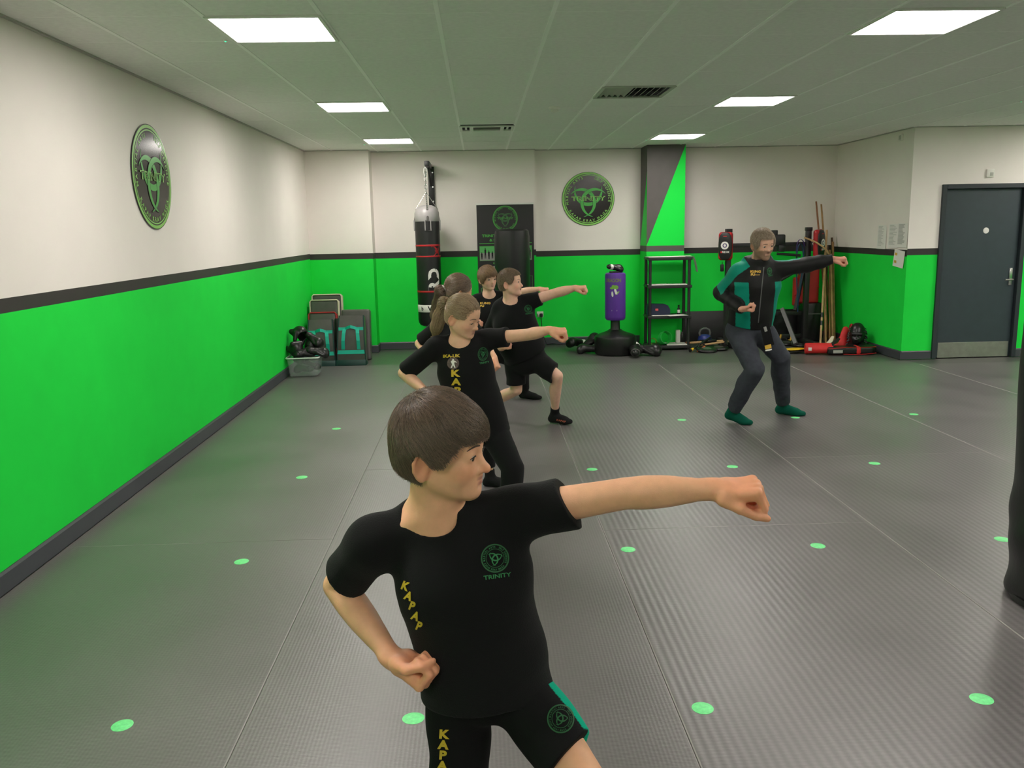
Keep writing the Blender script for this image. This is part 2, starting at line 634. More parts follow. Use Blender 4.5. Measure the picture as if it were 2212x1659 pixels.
# floor slab and the roll-out mats
b = MB()
b.box(((XL + XR) / 2, (YF + 12.8) / 2, -.056), (XR - XL + .2, 12.8 - YF + .2, .1))
floor = b.build('floor', 'floor', smooth=None)
tag(floor, kind=S)
xs = [XL + .02, -.868, .662, 2.195, 3.73, 5.265, 6.8, 8.7, XR - .02]
ye = [10.98, 10.86, 10.62, 10.46, 10.25, 10.0, 9.95, 9.95]
b0 = [0, 0, 1, 1, 1, 1, 1, 1]
for i in range(8):
    cuts = [YF + .02, -2.1 + .2 * i, 1.15 + (.5 if i % 2 else 0), 4.62 + (1.4 if i % 2 else 0), ye[i]]
    for j in range(4):
        g = .0016
        x0, x1, y0, y1 = xs[i] + g, xs[i + 1] - g, cuts[j] + g * .6, cuts[j + 1] - g * .6
        m = MB()
        e, ey = .0042, .0016
        vs = [(x0, y0, -.0055), (x1, y0, -.0055), (x1, y1, -.0055), (x0, y1, -.0055), (x0, y0, -e * .6), (x1, y0, -e * .6), (x1, y1, -e * .6), (x0, y1, -e * .6),
              (x0 + e, y0 + ey, 0), (x1 - e, y0 + ey, 0), (x1 - e, y1 - ey, 0), (x0 + e, y1 - ey, 0)]
        m.add(vs, [(0, 1, 5, 4), (1, 2, 6, 5), (2, 3, 7, 6), (3, 0, 4, 7)], 1)
        m.add(vs, [(4, 5, 9, 8), (5, 6, 10, 9), (6, 7, 11, 10), (7, 4, 8, 11)], 1)
        m.add(vs, [(8, 9, 10, 11)], 0)
        m.build('mat', ['mat_b' if b0[i] else 'mat_a', 'seam'], floor, smooth=None)

# ceiling: tiles between bars
b = MB()
b.box(((XL + XR) / 2, (YF + 12.8) / 2, H + .13), (XR - XL + .2, 12.8 - YF + .2, .1))
ceil = b.build('ceiling', 'void', smooth=None)
tag(ceil, kind=S)
CX0, CY0, G = -1.3852, 4.694, .6
tile_me = None
lights_at = [(0, 0), (0, 5), (0, 10), (6, 0), (6, 5), (6, 10)]
behind = [(0, -5), (0, -10), (0, -15), (6, -5), (6, -10), (6, -15), (11, 0), (11, 5), (11, -5), (11, -10), (14, 7), (17, 0), (17, 5), (17, -5)]  # the last ones, furthest right, are added to brighten the door wall
special = {(4, 4), (2, 8)}
b = MB()
b.box((0, 0, .008), (.594, .594, .016), bev=.004, seg=1)
tile0 = b.build('ceiling_tile', 'ceil_tile', ceil, smooth=None)
rest = MB()
rest_bars = MB()
first = True
for i in range(-2, 20):
    for j in range(-20, 14):
        if (i, j) in lights_at or (i, j) in behind or (i, j) in special:
            continue
        x0, x1 = max(CX0 + G * i, XL), min(CX0 + G * (i + 1), XR)
        y0, y1 = max(CY0 + G * j, YF), min(CY0 + G * (j + 1), YB2)
        if x1 - x0 < .03 or y1 - y0 < .03:
            continue
        if y0 > YD + .1 and x0 > XS + .1:
            continue
        full = abs(x1 - x0 - G) < 1e-4 and abs(y1 - y0 - G) < 1e-4
        vis = j >= -1 and CX0 + G * i < 7.0
        if not vis:
            rest.box(((x0 + x1) / 2, (y0 + y1) / 2, H + .008), (x1 - x0 - .006, y1 - y0 - .006, .016))
        elif full:
            if first:
                t, first = tile0, False
            else:
                t = tile0.copy()
                COL.objects.link(t)
                t.parent = ceil
            t.location = ((x0 + x1) / 2, (y0 + y1) / 2, H)
        else:
            m = MB()
            m.box(((x0 + x1) / 2, (y0 + y1) / 2, H + .008), (x1 - x0 - .006, y1 - y0 - .006, .016), bev=.004, seg=1)
            m.build('ceiling_tile', 'ceil_tile', ceil, smooth=None)
rest.build('ceiling_tile', 'ceil_tile', ceil, smooth=None, kind='stuff')
for i in range(-1, 20):
    x = CX0 + G * i
    y1 = YB2 if x < XS else YD
    m = MB()
    m.box((x, (YF + y1) / 2, H + .0005), (.024, y1 - YF, .007))
    m.build('ceiling_bar', 'ceil_bar', ceil, smooth=None)
for j in range(-19, 14):
    y = CY0 + G * j
    m = MB()
    m.box(((XL + (XR if y < YD else XS)) / 2, y, H + .004), ((XR if y < YD else XS) - XL, .009, .006))
    m.build('ceiling_cross_bar', 'ceil_bar', ceil, smooth=None)
# dark shadow-gap trim along the left wall head
for nm, p0, p1 in (('trim_1', (XL, YF), (XL, YPIER)), ('trim_2', (XL, YPIER), (XPIER, YPIER)), ('trim_3', (XPIER, YB1), (XSTEP, YB1)), ('trim_4', (XSTEP, YB2), (px0, YB2)),
                   ('trim_5', (px1, YB2), (XS, YB2)), ('trim_6', (XS, YB2), (XS, YD)), ('trim_7', (XS, YD), (XR, YD))):
    a, c = Vector((*p0, 0)), Vector((*p1, 0))
    d = (c - a).normalized()
    n = Vector((d.y, -d.x, 0))
    m = MB()
    m.prism([(0, 0), (.022, 0), (.022, .012), (0, .012)], a + Vector((0, 0, H - .010)) + n * .001, n, Vector((0, 0, 1)), d, (c - a).length)
    tag(m.build(nm, 'grey_plastic', smooth=None), kind=S)

# ceiling lights
fr = MB()
for sx, sy, w, h in ((0, .289, .6, .022), (0, -.289, .6, .022), (.289, 0, .022, .556), (-.289, 0, .022, .556)):
    fr.box((sx, sy, 0), (w, h, .016), bev=.003, seg=1)
pn = MB()
pn.box((0, 0, .004), (.556, .556, .006))
names = {(0, 0): 'large square light panel nearest the left wall, top left of the photo', (0, 5): 'square light panel second along the left row',
         (0, 10): 'far square light panel of the left row by the back wall', (6, 0): 'large square light panel at the top right, nearest the camera in the right row',
         (6, 5): 'square light panel second along the right row, past the ceiling grille', (6, 10): 'far square light panel of the right row above the green pillar'}
l0 = None
for (i, j) in lights_at + behind:
    loc = (CX0 + G * (i + .5), CY0 + G * (j + .5), H - .004)
    lab = names.get((i, j), 'lit square ceiling panel beyond the picture edge, rightmost ones added as fill light')
    grp = 'square ceiling lights' if (i, j) in names else 'ceiling panels out of the picture'
    if l0 is None:
        t = l0 = thing('ceiling_light', lab, 'ceiling light', loc, group=grp)
        fr.build('frame', 'white_metal', t, smooth=None)
        pn.build('diffuser', 'panel', t, smooth=None)
    else:
        t = tree_copy(l0)
        t.location = loc
        t['label'] = lab
        t['group'] = grp
for k, (px, py, lab) in enumerate(((487, 88, 'tiny green indicator lamp beside the near left light panel'), (787, 312, 'tiny green indicator lamp beside the far left light panel'),
                                   (1396, 302, 'tiny green indicator lamp beside the far right light panel'), (2206, 219, 'tiny green indicator lamp on the ceiling at the right edge'))):
    p = on_floor(px, py, H - .004)
    m = MB()
    m.lathe([(.013, .004), (.013, 0), (.008, -.004)], 14)
    m.cur = 1
    m.sphere((0, 0, -.004), (.006, .006, .003), u=10, v=6)
    o = m.build('indicator_lamp', ['white_plastic', 'led'], None, tuple(p))
    tag(o, lab, 'indicator lamp', 'green ceiling indicators')

# square diffuser grille, slot vent, smoke detector
t = thing('ceiling_grille', 'square metal air grille with angled louvres between the light rows', 'air vent', (CX0 + G * 4.5, CY0 + G * 4.5, H - .003))
m = MB()
for sx, sy, w, h in ((0, .285, .6, .03), (0, -.285, .6, .03), (.285, 0, .03, .54), (-.285, 0, .03, .54)):
    m.box((sx, sy, 0), (w, h, .014), bev=.003, seg=1)
m.build('frame', 'grey_plastic', t, smooth=None)
m = MB()
m.box((0, 0, .05), (.56, .56, .004))
m.build('backing', 'black_void', t, smooth=None)
for k in range(11):
    x = -.25 + .05 * k
    m = MB()
    m.box((x, 0, .012), (.036, .535, .003), rot=(0, math.radians(38 if x < 0 else -38), 0))
    m.build('louvre', 'grey_plastic', t, smooth=None)
t = thing('slot_vent', 'white slot air vent in the ceiling in front of the back wall', 'air vent', (CX0 + G * 2.5, 9.83, H - .004))
m = MB()
for x0, x1, y0, y1 in ((-.30, .30, .17, .24), (-.30, .30, -.24, -.17), (-.30, -.27, -.17, .17), (-.19, -.15, -.17, .17), (.15, .19, -.17, .17), (.27, .30, -.17, .17)):
    m.box(((x0 + x1) / 2, (y0 + y1) / 2, 0), (x1 - x0, y1 - y0, .012))
m.build('frame', 'white_metal', t, smooth=None)
m = MB()
m.box((0, 0, .03), (.56, .40, .004))
m.build('backing', 'black_void', t, smooth=None)
for k in range(4):
    m = MB()
    m.box((0, -.12 + .08 * k, .010), (.30, .022, .003), rot=(math.radians(35), 0, 0))
    m.build('louvre', 'grey_plastic', t, smooth=None)
for x in (-.23, .23):
    m = MB()
    m.box((x, 0, .006), (.022, .30, .004))
    m.build('side_louvre', 'white_metal', t, smooth=None)
p = on_floor(1198, 231, H)
t = thing('smoke_detector', 'small white round smoke detector on the ceiling', 'smoke detector', (p[0], p[1], H))
m = MB()
m.lathe([(.055, 0), (.055, -.012), (.048, -.020), (.040, -.020)], 28)
m.build('base', 'white_plastic', t)
m = MB()
m.lathe([(.034, -.020), (.034, -.034), (.040, -.036), (.040, -.042), (.030, -.048), (.010, -.052)], 28)
m.build('sensor_head', 'white_plastic', t)

# door
b = MB()
for x0, x1, z0, z1 in ((DX0 - .055, DX0, 0, DZ + .055), (DX1, DX1 + .055, 0, DZ + .055), (DX0, DX1, DZ, DZ + .055)):
    b.box(((x0 + x1) / 2, YD + .02, (z0 + z1) / 2), (x1 - x0, .1, z1 - z0), bev=.004, seg=1)
dr = thing('door_1', 'dark blue grey door with steel kick plate in the right wall', None, (0, 0, 0))
tag(dr, kind=S)
b.build('door_frame', 'door_frame', dr, smooth=None)
b = MB()
b.box(((DX0 + DX1) / 2, YD + .045, DZ / 2 + .003), (DX1 - DX0 - .008, .044, DZ - .010), bev=.003, seg=1)
leaf = b.build('door_leaf', 'door', dr, smooth=None)
b = MB()
b.box(((DX0 + DX1) / 2 + .01, YD + .0215, .10), (DX1 - DX0 - .06, .003, .19), bev=.001, seg=1)
b.build('kick_plate', 'brushed', leaf, smooth=None)
for z in (1.80, 1.06, .25):
    b = MB()
    b.tube([(DX0 + .002, YD + .014, z - .05), (DX0 + .002, YD + .014, z + .05)], .008, 10)
    b.box((DX0 + .010, YD + .021, z), (.018, .004, .10))
    b.build('hinge', 'chrome', leaf)
b = MB()
b.box((DX1 - .065, YD + .017, 1.00), (.042, .010, .21), bev=.004)
b.build('handle_plate', 'chrome', leaf)
b = MB()
b.tube([(DX1 - .062, YD + .012, .965), (DX1 - .062, YD - .035, .965), (DX1 - .075, YD - .045, .965), (DX1 - .165, YD - .045, .965)], .010, 12)
b.build('lever_handle', 'brushed', leaf)
p = at(2130, 498, YD + .02)
b = MB()
b.lathe([(.036, 0), (.036, .004), (.032, .006)], 28, c=(p[0], YD + .0225, p[2]), M=Matrix.Rotation(PI / 2, 3, 'X'))
b.build('fire_sign', 'print_white', leaf)

# small alarm boxes
p = on_x(1948, 297, XS)
m = MB()
m.box((-.012, 0, 0), (.024, .085, .085), bev=.006)
m.cur = 1
m.box((-.025, 0, 0), (.004, .05, .05), bev=.0015)
tag(m.build('alarm_box', ['white_plastic', 'grey_plastic'], None, (XS, p[1], p[2])), 'small pale square box high on the return wall near the ceiling', 'wall box')
p = at(2138, 374, YD)
m = MB()
m.box((0, -.012, 0), (.095, .024, .095), bev=.006)
m.cur = 1
m.box((.012, -.025, -.012), (.04, .004, .04), bev=.0015)
tag(m.build('alarm_box', ['white_plastic', 'grey_plastic'], None, (p[0], YD, p[2])), 'small pale square box above the dark door', 'wall box')

# papers on the return wall
for (u0, v0, u1, v1, lab, kind, tilt) in ((1898, 486, 1914, 538, 'long printed white sheet, first of the row on the return wall', 0, 0), (1922, 484, 1940, 536, 'long printed white sheet, second of the row on the return wall', 0, 0),
                                          (1941, 482, 1960, 535, 'long printed white sheet at the wall corner, third of the row', 1, 0), (1929, 538, 1957, 580, 'tilted white notice with yellow squares below the row', 2, .1)):
    a, c = on_x(u0, v0, XS), on_x(u1, v1, XS)
    w, h = abs(a[1] - c[1]), abs(a[2] - c[2])
    w = max(w, .20)
    if kind == 2:
        w, h = .27, .21
    cy, cz = (a[1] + c[1]) / 2, (a[2] + c[2]) / 2
    t = thing('notice', lab, 'paper', (XS - .003, cy, cz), (0, 0, 0), 'papers on the return wall')
    t.rotation_euler = (tilt, 0, 0)
    m = MB()
    nx, ny = 4, 6
    vs = [(-.004 - .006 * (1 - j / ny) ** 2 - .002 * math.sin(3 * i), w * (i / nx - .5), h * (j / ny - .5)) for j in range(ny + 1) for i in range(nx + 1)]
    vs += [(x + .0012, y, z) for x, y, z in vs]
    k = (nx + 1) * (ny + 1)
    fs = [(j * (nx + 1) + i, j * (nx + 1) + i + 1, (j + 1) * (nx + 1) + i + 1, (j + 1) * (nx + 1) + i) for j in range(ny) for i in range(nx)]
    fs += [tuple(q + k for q in f)[::-1] for f in fs]
    m.add(vs, fs)
    m.build('sheet', 'paper', t)
    m = MB()
    if kind == 2:
        for y, z in ((.07, .05), (.07, -.045)):
            m = MB()
            m.box((-.0125, y, z), (.001, .055, .032))
            m.build('yellow_mark', 'gold2', t, smooth=None)
    else:
        for j in range(16):
            zz = h * (.44 - .056 * j)
            if zz < -h * .36:
                break
            ww = w * (.35 + .4 * random.random())
            m.box((-.0065 - .006 * (.5 - zz / h) ** 2, w * .38 - ww / 2, zz), (.0008, ww, .008 if kind == 0 else .014))
        m.build('printed_line', 'ink', t, smooth=None, kind='stuff')

# wall socket with two plugs and cable
p = at(1163, 679, YB2)
t = thing('wall_socket', 'white double wall socket with two black plugs behind the children', 'socket', (p[0], YB2, p[2]))
m = MB()
m.box((0, -.006, 0), (.146, .012, .086), bev=.004)
m.build('face_plate', 'white_plastic', t)
for x in (-.036, .04):
    m = MB()
    m.box((x, -.030, -.01), (.046, .036, .05), bev=.010)
    m.build('plug', 'black_vinyl', t)
m = MB()
m.tube([(.04, -.03, -.03), (.045, -.03, -.15), (.06, -.035, -.3), (.12, -.05, -.45), (.20, -.07, p[2] * -1 + .02), (.30, -.10, p[2] * -1 + .008), (.55, -.10, p[2] * -1 + .008)], .005, 8)
m.build('cable', 'black_vinyl', t)

# two round wall emblems
def wall_emblem(label, O, U, N, R, name='wall_emblem'):
    V_ = Vector((0, 0, 1))
    t = thing(name, label, 'sign', O, group='round club emblems on the walls')
    U, N = Vector(U), Vector(N)
    m = MB()
    n = 72
    m.prism([(R * math.cos(2 * PI * i / n), R * math.sin(2 * PI * i / n)) for i in range(n)], (0, 0, 0), U, V_, N, .008)
    m.build('disc', 'disc_black', t, smooth=30)
    km = {'rim': 'logo_green2', 'dark': 'disc_black', 'horn': 'logo_green', 'word': 'logo_green2'}
    parts = {}
    for lay, k, (vs, fs) in emblem_layers():
        nm = {'rim': 'rim', 'dark': 'outline', 'horn': 'horn', 'word': 'lettering'}[k]
        m = parts.setdefault(nm, (MB(), km[k]))[0]
        m.add([U * (x * R) + V_ * (y * R) + N * (.0088 + .0005 * lay) for x, y in vs], fs)
    for nm, (m, k) in parts.items():
        m.build(nm, k, t, smooth=None, kind='stuff' if nm == 'lettering' else None)
    return t


pl = on_x(330, 383, XL)
wall_emblem('round black and green club emblem on the long left wall', (XL + .001, pl[1] - .03, 2.118), (0, 1, 0), (1, 0, 0), .372)
wall_emblem('round black and green club emblem on the back wall beside the pillar', (1.588, YB2 - .001, 2.103), (1, 0, 0), (0, -1, 0), .381)

# green floor dots
dots = [(-1.297, 7.38), (-1.297, 5.88), (-1.297, 4.32), (-1.305, 2.807), (-.277, 2.78), (.762, 5.865), (.753, 4.314), (.755, 2.773), (1.758, 7.353), (1.763, 5.831), (1.768, 4.279),
        (1.766, 2.762), (2.767, 7.322), (2.782, 5.807), (2.779, 4.285), (3.838, 7.321)]
dl = {}
cols = ['leftmost column', 'second column from the left wall', 'third column from the left wall', 'fourth column from the left wall', 'fifth column from the left wall', 'rightmost column']
ci = lambda x: 0 if x < -1 else 1 if x < 0 else 2 if x < 1 else 3 if x < 2 else 4 if x < 3 else 5
ri = lambda y: 'row nearest the camera' if y < 3.5 else 'second row from the camera' if y < 5 else 'third row from the camera' if y < 6.5 else 'fourth row from the camera'
m = MB()
m.lathe([(.0385, 0), (.0385, .0006), (.0375, .0010)], 32)
d0 = None
for x, y in dots:
    lab = 'green floor dot, %s, %s' % (cols[ci(x)], ri(y))
    if d0 is None:
        d0 = o = m.build('floor_marker', 'dot', None, (x, y, .0002))
    else:
        o = d0.copy()
        COL.objects.link(o)
        o.location = (x, y, .0002)
    o.scale = (1 + random.uniform(-.05, .05), 1 + random.uniform(-.05, .05), 1)
    tag(o, lab, 'floor marker', 'green floor markers')
# ================================================================ SOFT SHAPES: smooth-blended solids meshed with surface nets
A3 = lambda p: np.asarray(p, float)


def unit(v):
    v = A3(v)
    return v / (np.linalg.norm(v) + 1e-12)


class Cone:
    """tapered limb from a to b; flat=(axis, ratio) squeezes it along an axis"""

    def __init__(s, a, b, ra, rb, flat=None):
        s.a, s.b, s.ra, s.rb = A3(a), A3(b), ra, rb
        s.ab = s.b - s.a
        s.l2 = float(s.ab @ s.ab) + 1e-12
        s.flat = None if flat is None else (unit(flat[0]), flat[1])
        k = 1 if flat is None else max(1, flat[1])
        s.c = (s.a + s.b) / 2
        s.r = math.sqrt(s.l2) / 2 + max(ra, rb) * k

    def f(s, P):
        q = P - s.a
        t = np.clip((q @ s.ab) / s.l2, 0, 1)
        q = q - t[:, None] * s.ab
        r = s.ra + (s.rb - s.ra) * t
        if s.flat is None:
            return np.sqrt((q * q).sum(1)) - r
        n, k = s.flat
        h = q @ n
        d2 = (q * q).sum(1) - h * h + (h / k) ** 2
        return (np.sqrt(np.maximum(d2, 0)) - r) * min(1.0, k)


class Ell:
    def __init__(s, c, rad, R=None):
        s.c, s.rad = A3(c), A3(rad) if not isinstance(rad, (int, float)) else A3((rad,) * 3)
        s.R = np.eye(3) if R is None else A3(R)
        s.r = float(s.rad.max())

    def f(s, P):
        q = (P - s.c) @ s.R
        k0 = np.sqrt(((q / s.rad) ** 2).sum(1))
        k1 = np.sqrt(((q / (s.rad ** 2)) ** 2).sum(1)) + 1e-9
        return k0 * (k0 - 1) / k1


class Box:
    def __init__(s, c, half, R=None, rnd=.01):
        s.c, s.h = A3(c), A3(half) - rnd
        s.R = np.eye(3) if R is None else A3(R)
        s.rnd = rnd
        s.r = float(np.linalg.norm(half))

    def f(s, P):
        q = np.abs((P - s.c) @ s.R) - s.h
        return np.sqrt((np.maximum(q, 0) ** 2).sum(1)) + np.minimum(q.max(1), 0) - s.rnd


class Half:
    """keeps the side away from n (inside where (p-o).n < 0)"""

    def __init__(s, o, n):
        s.c, s.n, s.r = A3(o), unit(n), 1e6

    def f(s, P):
        return (P - s.c) @ s.n


class Grp:
    def __init__(s):
        s.ops = []

    def u(s, it, k=0.0):
        s.ops.append(('u', it, k))
        return s

    def s_(s, it, k=0.0):
        s.ops.append(('s', it, k))
        return s

    def i(s, it, k=0.0):
        s.ops.append(('i', it, k))
        return s

    def shell(s, t):
        s.ops.append(('shell', None, t))
        return s

    def inflate(s, t):
        s.ops.append(('inf', None, t))
        return s

    def warp(s, fn):
        s.ops.append(('warp', fn, 0))
        return s

    def seal(s):
        for o in s.ops:
            if isinstance(o[1], Grp):
                o[1].seal()
        cs = [(o[1].c, o[1].r) for o in s.ops if o[0] == 'u']
        lo = np.min([c - r for c, r in cs], 0)
        hi = np.max([c + r for c, r in cs], 0)
        s.c = (lo + hi) / 2
        s.r = max(float(np.linalg.norm(c - s.c)) + r for c, r in cs) + .02
        return s

    def ev(s, P, bc=None, br=0.0, band=0.0):
        d = None
        for op, it, k in s.ops:
            if op in 'us' and bc is not None:
                if math.dist(bc, it.c) - br - it.r > 2 * k + band + .06:
                    continue
            if op == 'shell':
                if d is not None:
                    d = np.maximum(d, -(d + k))
                continue
            if op == 'inf':
                if d is not None:
                    d = d - k
                continue
            if op == 'warp':
                if d is not None:
                    d = d + it(P)
                continue
            if op in 'si' and d is None:
                continue
            e = it.ev(P, bc, br, band + k) if isinstance(it, Grp) else it.f(P)
            if e is None:
                continue
            if op == 'u':
                if d is None:
                    d = e
                elif k:
                    h = np.maximum(k - np.abs(d - e), 0) / k
                    d = np.minimum(d, e) - h * h * k * .25
                else:
                    d = np.minimum(d, e)
            elif op == 's':
                e = -e
                if k:
                    h = np.maximum(k - np.abs(d - e), 0) / k
                    d = np.maximum(d, e) + h * h * k * .25
                else:
                    d = np.maximum(d, e)
            else:
                if k:
                    h = np.maximum(k - np.abs(d - e), 0) / k
                    d = np.maximum(d, e) + h * h * k * .25
                else:
                    d = np.maximum(d, e)
        return d

    def val(s, P):
        d = s.ev(P)
        return np.full(len(P), 1e3) if d is None else d

    def grad(s, P, e=1e-3):
        g = np.stack([s.val(P + np.eye(3)[k] * e) - s.val(P - np.eye(3)[k] * e) for k in range(3)], 1)
        return g / (np.linalg.norm(g, axis=1, keepdims=True) + 1e-9)


def surface(G, vox, relax=2, solid=False):
    """mesh the zero level of G; returns verts, quads.  (sparse surface nets)"""
    G.seal()
    n = 14
    B = n * vox
    cs = []

    def collect(g):
        for op, it, k in g.ops:
            if op == 'u':
                if isinstance(it, Grp):
                    collect(it)
                else:
                    cs.append((it.c, it.r))

    collect(G)
    lo = np.min([c - r for c, r in cs], 0) - .03
    hi = np.max([c + r for c, r in cs], 0) + .03
    base = np.floor(lo / B).astype(int)
    nb = np.ceil(hi / B).astype(int) - base
    I = np.stack(np.meshgrid(*[np.arange(k) for k in nb], indexing='ij'), -1).reshape(-1, 3) + base
    C = (I + .5) * B
    hd = B * .8661
    keep = []
    for q in range(0, len(C), 20000):
        d = G.val(C[q:q + 20000])
        keep.append(np.abs(d) < hd * 1.75 + .012)
    I = I[np.concatenate(keep)]
    ax = np.arange(-1, n + 1)
    off = np.stack(np.meshgrid(ax, ax, ax, indexing='ij'), -1).reshape(-1, 3)
    m = n + 2
    OFS = 1 << 20
    Vid, Vp, Q = [], [], []
    for b in I:
        g0 = b * n
        P = (off + g0) * vox
        bc = (b + .5) * B
        d = G.ev(P, bc, hd + vox * 2.5, vox * 2)
        if d is None:
            continue
        S = d.reshape(m, m, m)
        ins = S < 0
        if ins.all() or not ins.any():
            continue
        num = np.zeros((m - 1, m - 1, m - 1))
        acc = np.zeros((m - 1, m - 1, m - 1, 3))
        for a in range(3):
            sl0 = [slice(None)] * 3
            sl1 = [slice(None)] * 3
            sl0[a] = slice(0, m - 1)
            sl1[a] = slice(1, m)
            s0, s1 = S[tuple(sl0)], S[tuple(sl1)]
            cr = (s0 < 0) != (s1 < 0)
            if not cr.any():
                continue
            t = np.where(cr, s0 / np.where(cr, s0 - s1, 1), 0)
            o1, o2 = [x for x in range(3) if x != a]
            for e1 in (0, 1):
                for e2 in (0, 1):
                    sl = [slice(None)] * 3
                    sl[o1] = slice(e1, e1 + m - 1)
                    sl[o2] = slice(e2, e2 + m - 1)
                    c_, t_ = cr[tuple(sl)], t[tuple(sl)]
                    num += c_
                    acc[..., a] += np.where(c_, t_, 0)
                    acc[..., o1] += c_ * e1
                    acc[..., o2] += c_ * e2
        act = np.argwhere(num > 0)
        if not len(act):
            continue
        w = acc[tuple(act.T)] / num[tuple(act.T)][:, None]
        gi = act - 1 + g0
        Vid.append(((gi[:, 0] + OFS) << 42) | ((gi[:, 1] + OFS) << 21) | (gi[:, 2] + OFS))
        Vp.append((gi + w) * vox)
        core = slice(1, n + 1)
        for a in range(3):
            sl0 = [core] * 3
            sl1 = [core] * 3
            sl1[a] = slice(2, n + 2)
            s0, s1 = S[tuple(sl0)] < 0, S[tuple(sl1)] < 0
            o1, o2 = (a + 1) % 3, (a + 2) % 3
            for flip, msk in ((False, s0 & ~s1), (True, ~s0 & s1)):
                e = np.argwhere(msk)
                if not len(e):
                    continue
                e = e + g0
                qs = []
                for (d1, d2) in ((-1, -1), (0, -1), (0, 0), (-1, 0)):
                    c_ = e.copy()
                    c_[:, o1] += d1
                    c_[:, o2] += d2
                    qs.append(((c_[:, 0] + OFS) << 42) | ((c_[:, 1] + OFS) << 21) | (c_[:, 2] + OFS))
                q = np.stack(qs, 1)
                Q.append(q[:, ::-1] if flip else q)
    ids = np.concatenate(Vid)
    pos = np.concatenate(Vp)
    uq, first = np.unique(ids, return_index=True)
    V = pos[first]
    F = np.concatenate(Q)
    ix = np.searchsorted(uq, F)
    ok = (ix < len(uq)).all(1)
    ix = np.minimum(ix, len(uq) - 1)
    ok &= (uq[ix] == F).all(1)
    F = ix[ok]
    if solid:      # drop stray specks: keep the largest connected piece
        lab = np.arange(len(V))
        E0 = np.concatenate([F[:, q] for q in range(4)])
        E1 = np.concatenate([F[:, (q + 1) % 4] for q in range(4)])
        while True:
            m0 = np.minimum(lab[E0], lab[E1])
            new = lab.copy()
            np.minimum.at(new, E0, m0)
            np.minimum.at(new, E1, m0)
            new = np.minimum(new, new[new])
            new = np.minimum(new, new[new])
            if (new == lab).all():
                break
            lab = new
        vals, cnt = np.unique(lab, return_counts=True)
        if len(vals) > 1:
            big = lab == vals[cnt.argmax()]
            mp = np.cumsum(big) - 1
            F = mp[F[big[F].all(1)]]
            V = V[big]
    for _ in range(relax):
        s_ = np.zeros_like(V)
        c_ = np.zeros(len(V))
        for k in range(4):
            i0, i1 = F[:, k], F[:, (k + 1) % 4]
            for x, y in ((i0, i1), (i1, i0)):
                c_ += np.bincount(x, minlength=len(V))
                for z in range(3):
                    s_[:, z] += np.bincount(x, weights=V[y, z], minlength=len(V))
        V = V + .5 * (s_ / np.maximum(c_, 1)[:, None] - V)
    return V, F


def np_mesh(name, V, F, m, parent=None, org=(0, 0, 0), col=None, loc=None, smooth=True):
    me = bpy.data.meshes.new(name)
    V = np.asarray(V, np.float32) - np.asarray(org, np.float32)
    me.vertices.add(len(V))
    me.vertices.foreach_set('co', V.ravel())
    k = F.shape[1]
    me.loops.add(F.size)
    me.loops.foreach_set('vertex_index', F.astype(np.int32).ravel())
    me.polygons.add(len(F))
    me.polygons.foreach_set('loop_start', np.arange(0, F.size, k, dtype=np.int32))
    me.polygons.foreach_set('use_smooth', np.full(len(F), smooth))
    for q in (m if isinstance(m, (list, tuple)) else [m]):
        me.materials.append(MT[q] if isinstance(q, str) else q)
    if col is not None:
        a = me.color_attributes.new('Col', 'FLOAT_COLOR', 'POINT')
        a.data.foreach_set('color', np.c_[col, np.ones(len(V))].astype(np.float32).ravel())
    me.update(calc_edges=True)
    return link(name, me, parent, loc)


def soft(name, G, vox, m, parent=None, org=(0, 0, 0), col=None, relax=2, label=None, loc=None):
    V, F = surface(G, vox, relax=relax)
    o = np_mesh(name, V, F, m, parent, org, None if col is None else col(V), loc)
    return tag(o, label)


def bvh_of(V, F):
    return BVHTree.FromPolygons([tuple(v) for v in V], [tuple(f) for f in F])


def decal(name, layers, bvh, O, U, V_, W, scale, m, parent, org=(0, 0, 0), lift=.0015, back=.25):
    """lay 2-D print polygons on a curved surface: points O+U*x+V*y thrown along W"""
    O, U, V_, W = Vector(O), Vector(U), Vector(V_), Vector(W).normalized()
    b = MB()
    for lay, (vs, fs) in layers:
        P = []
        for x, y in vs:
            p = O + (U * x + V_ * y) * scale
            h = bvh.ray_cast(p - W * back, W, back * 2)
            P.append(None if h[0] is None else h[0] + (h[1] if h[1].dot(W) < 0 else -h[1]) * (lift + .0003 * lay) - W * .0005)
        ok = [f for f in fs if all(P[i] is not None for i in f)]
        use = sorted({i for f in ok for i in f})
        mp = {i: k for k, i in enumerate(use)}
        b.add([P[i] - Vector(org) for i in use], [tuple(mp[i] for i in f) for f in ok])
    if not b.f:
        return None
    return b.build(name, m, parent, smooth=None)


def rot_axes(fwd, up):
    """matrix whose columns are right, forward, up"""
    f = unit(fwd)
    u = A3(up) - f * (A3(up) @ f)
    u = unit(u)
    return np.stack([np.cross(f, u), f, u], 1)
# ================================================================ EQUIPMENT ALONG THE WALLS
def circ(r, n, z=0, c=(0, 0)):
    return [(c[0] + r * math.cos(2 * PI * i / n), c[1] + r * math.sin(2 * PI * i / n), z) for i in range(n)]


def curved_print(name, polys, R, c, m, parent, lift=.001, facing=-PI / 2):
    """wrap 2-D print (x along the girth, y up) on an upright cylinder"""
    b = MB()
    for vs, fs in polys:
        b.add([(c[0] + (R + lift) * math.cos(facing + x / R), c[1] + (R + lift) * math.sin(facing + x / R), c[2] + y) for x, y in vs], fs)
    return b.build(name, m, parent, smooth=None, kind='stuff' if 'lettering' in name else None)


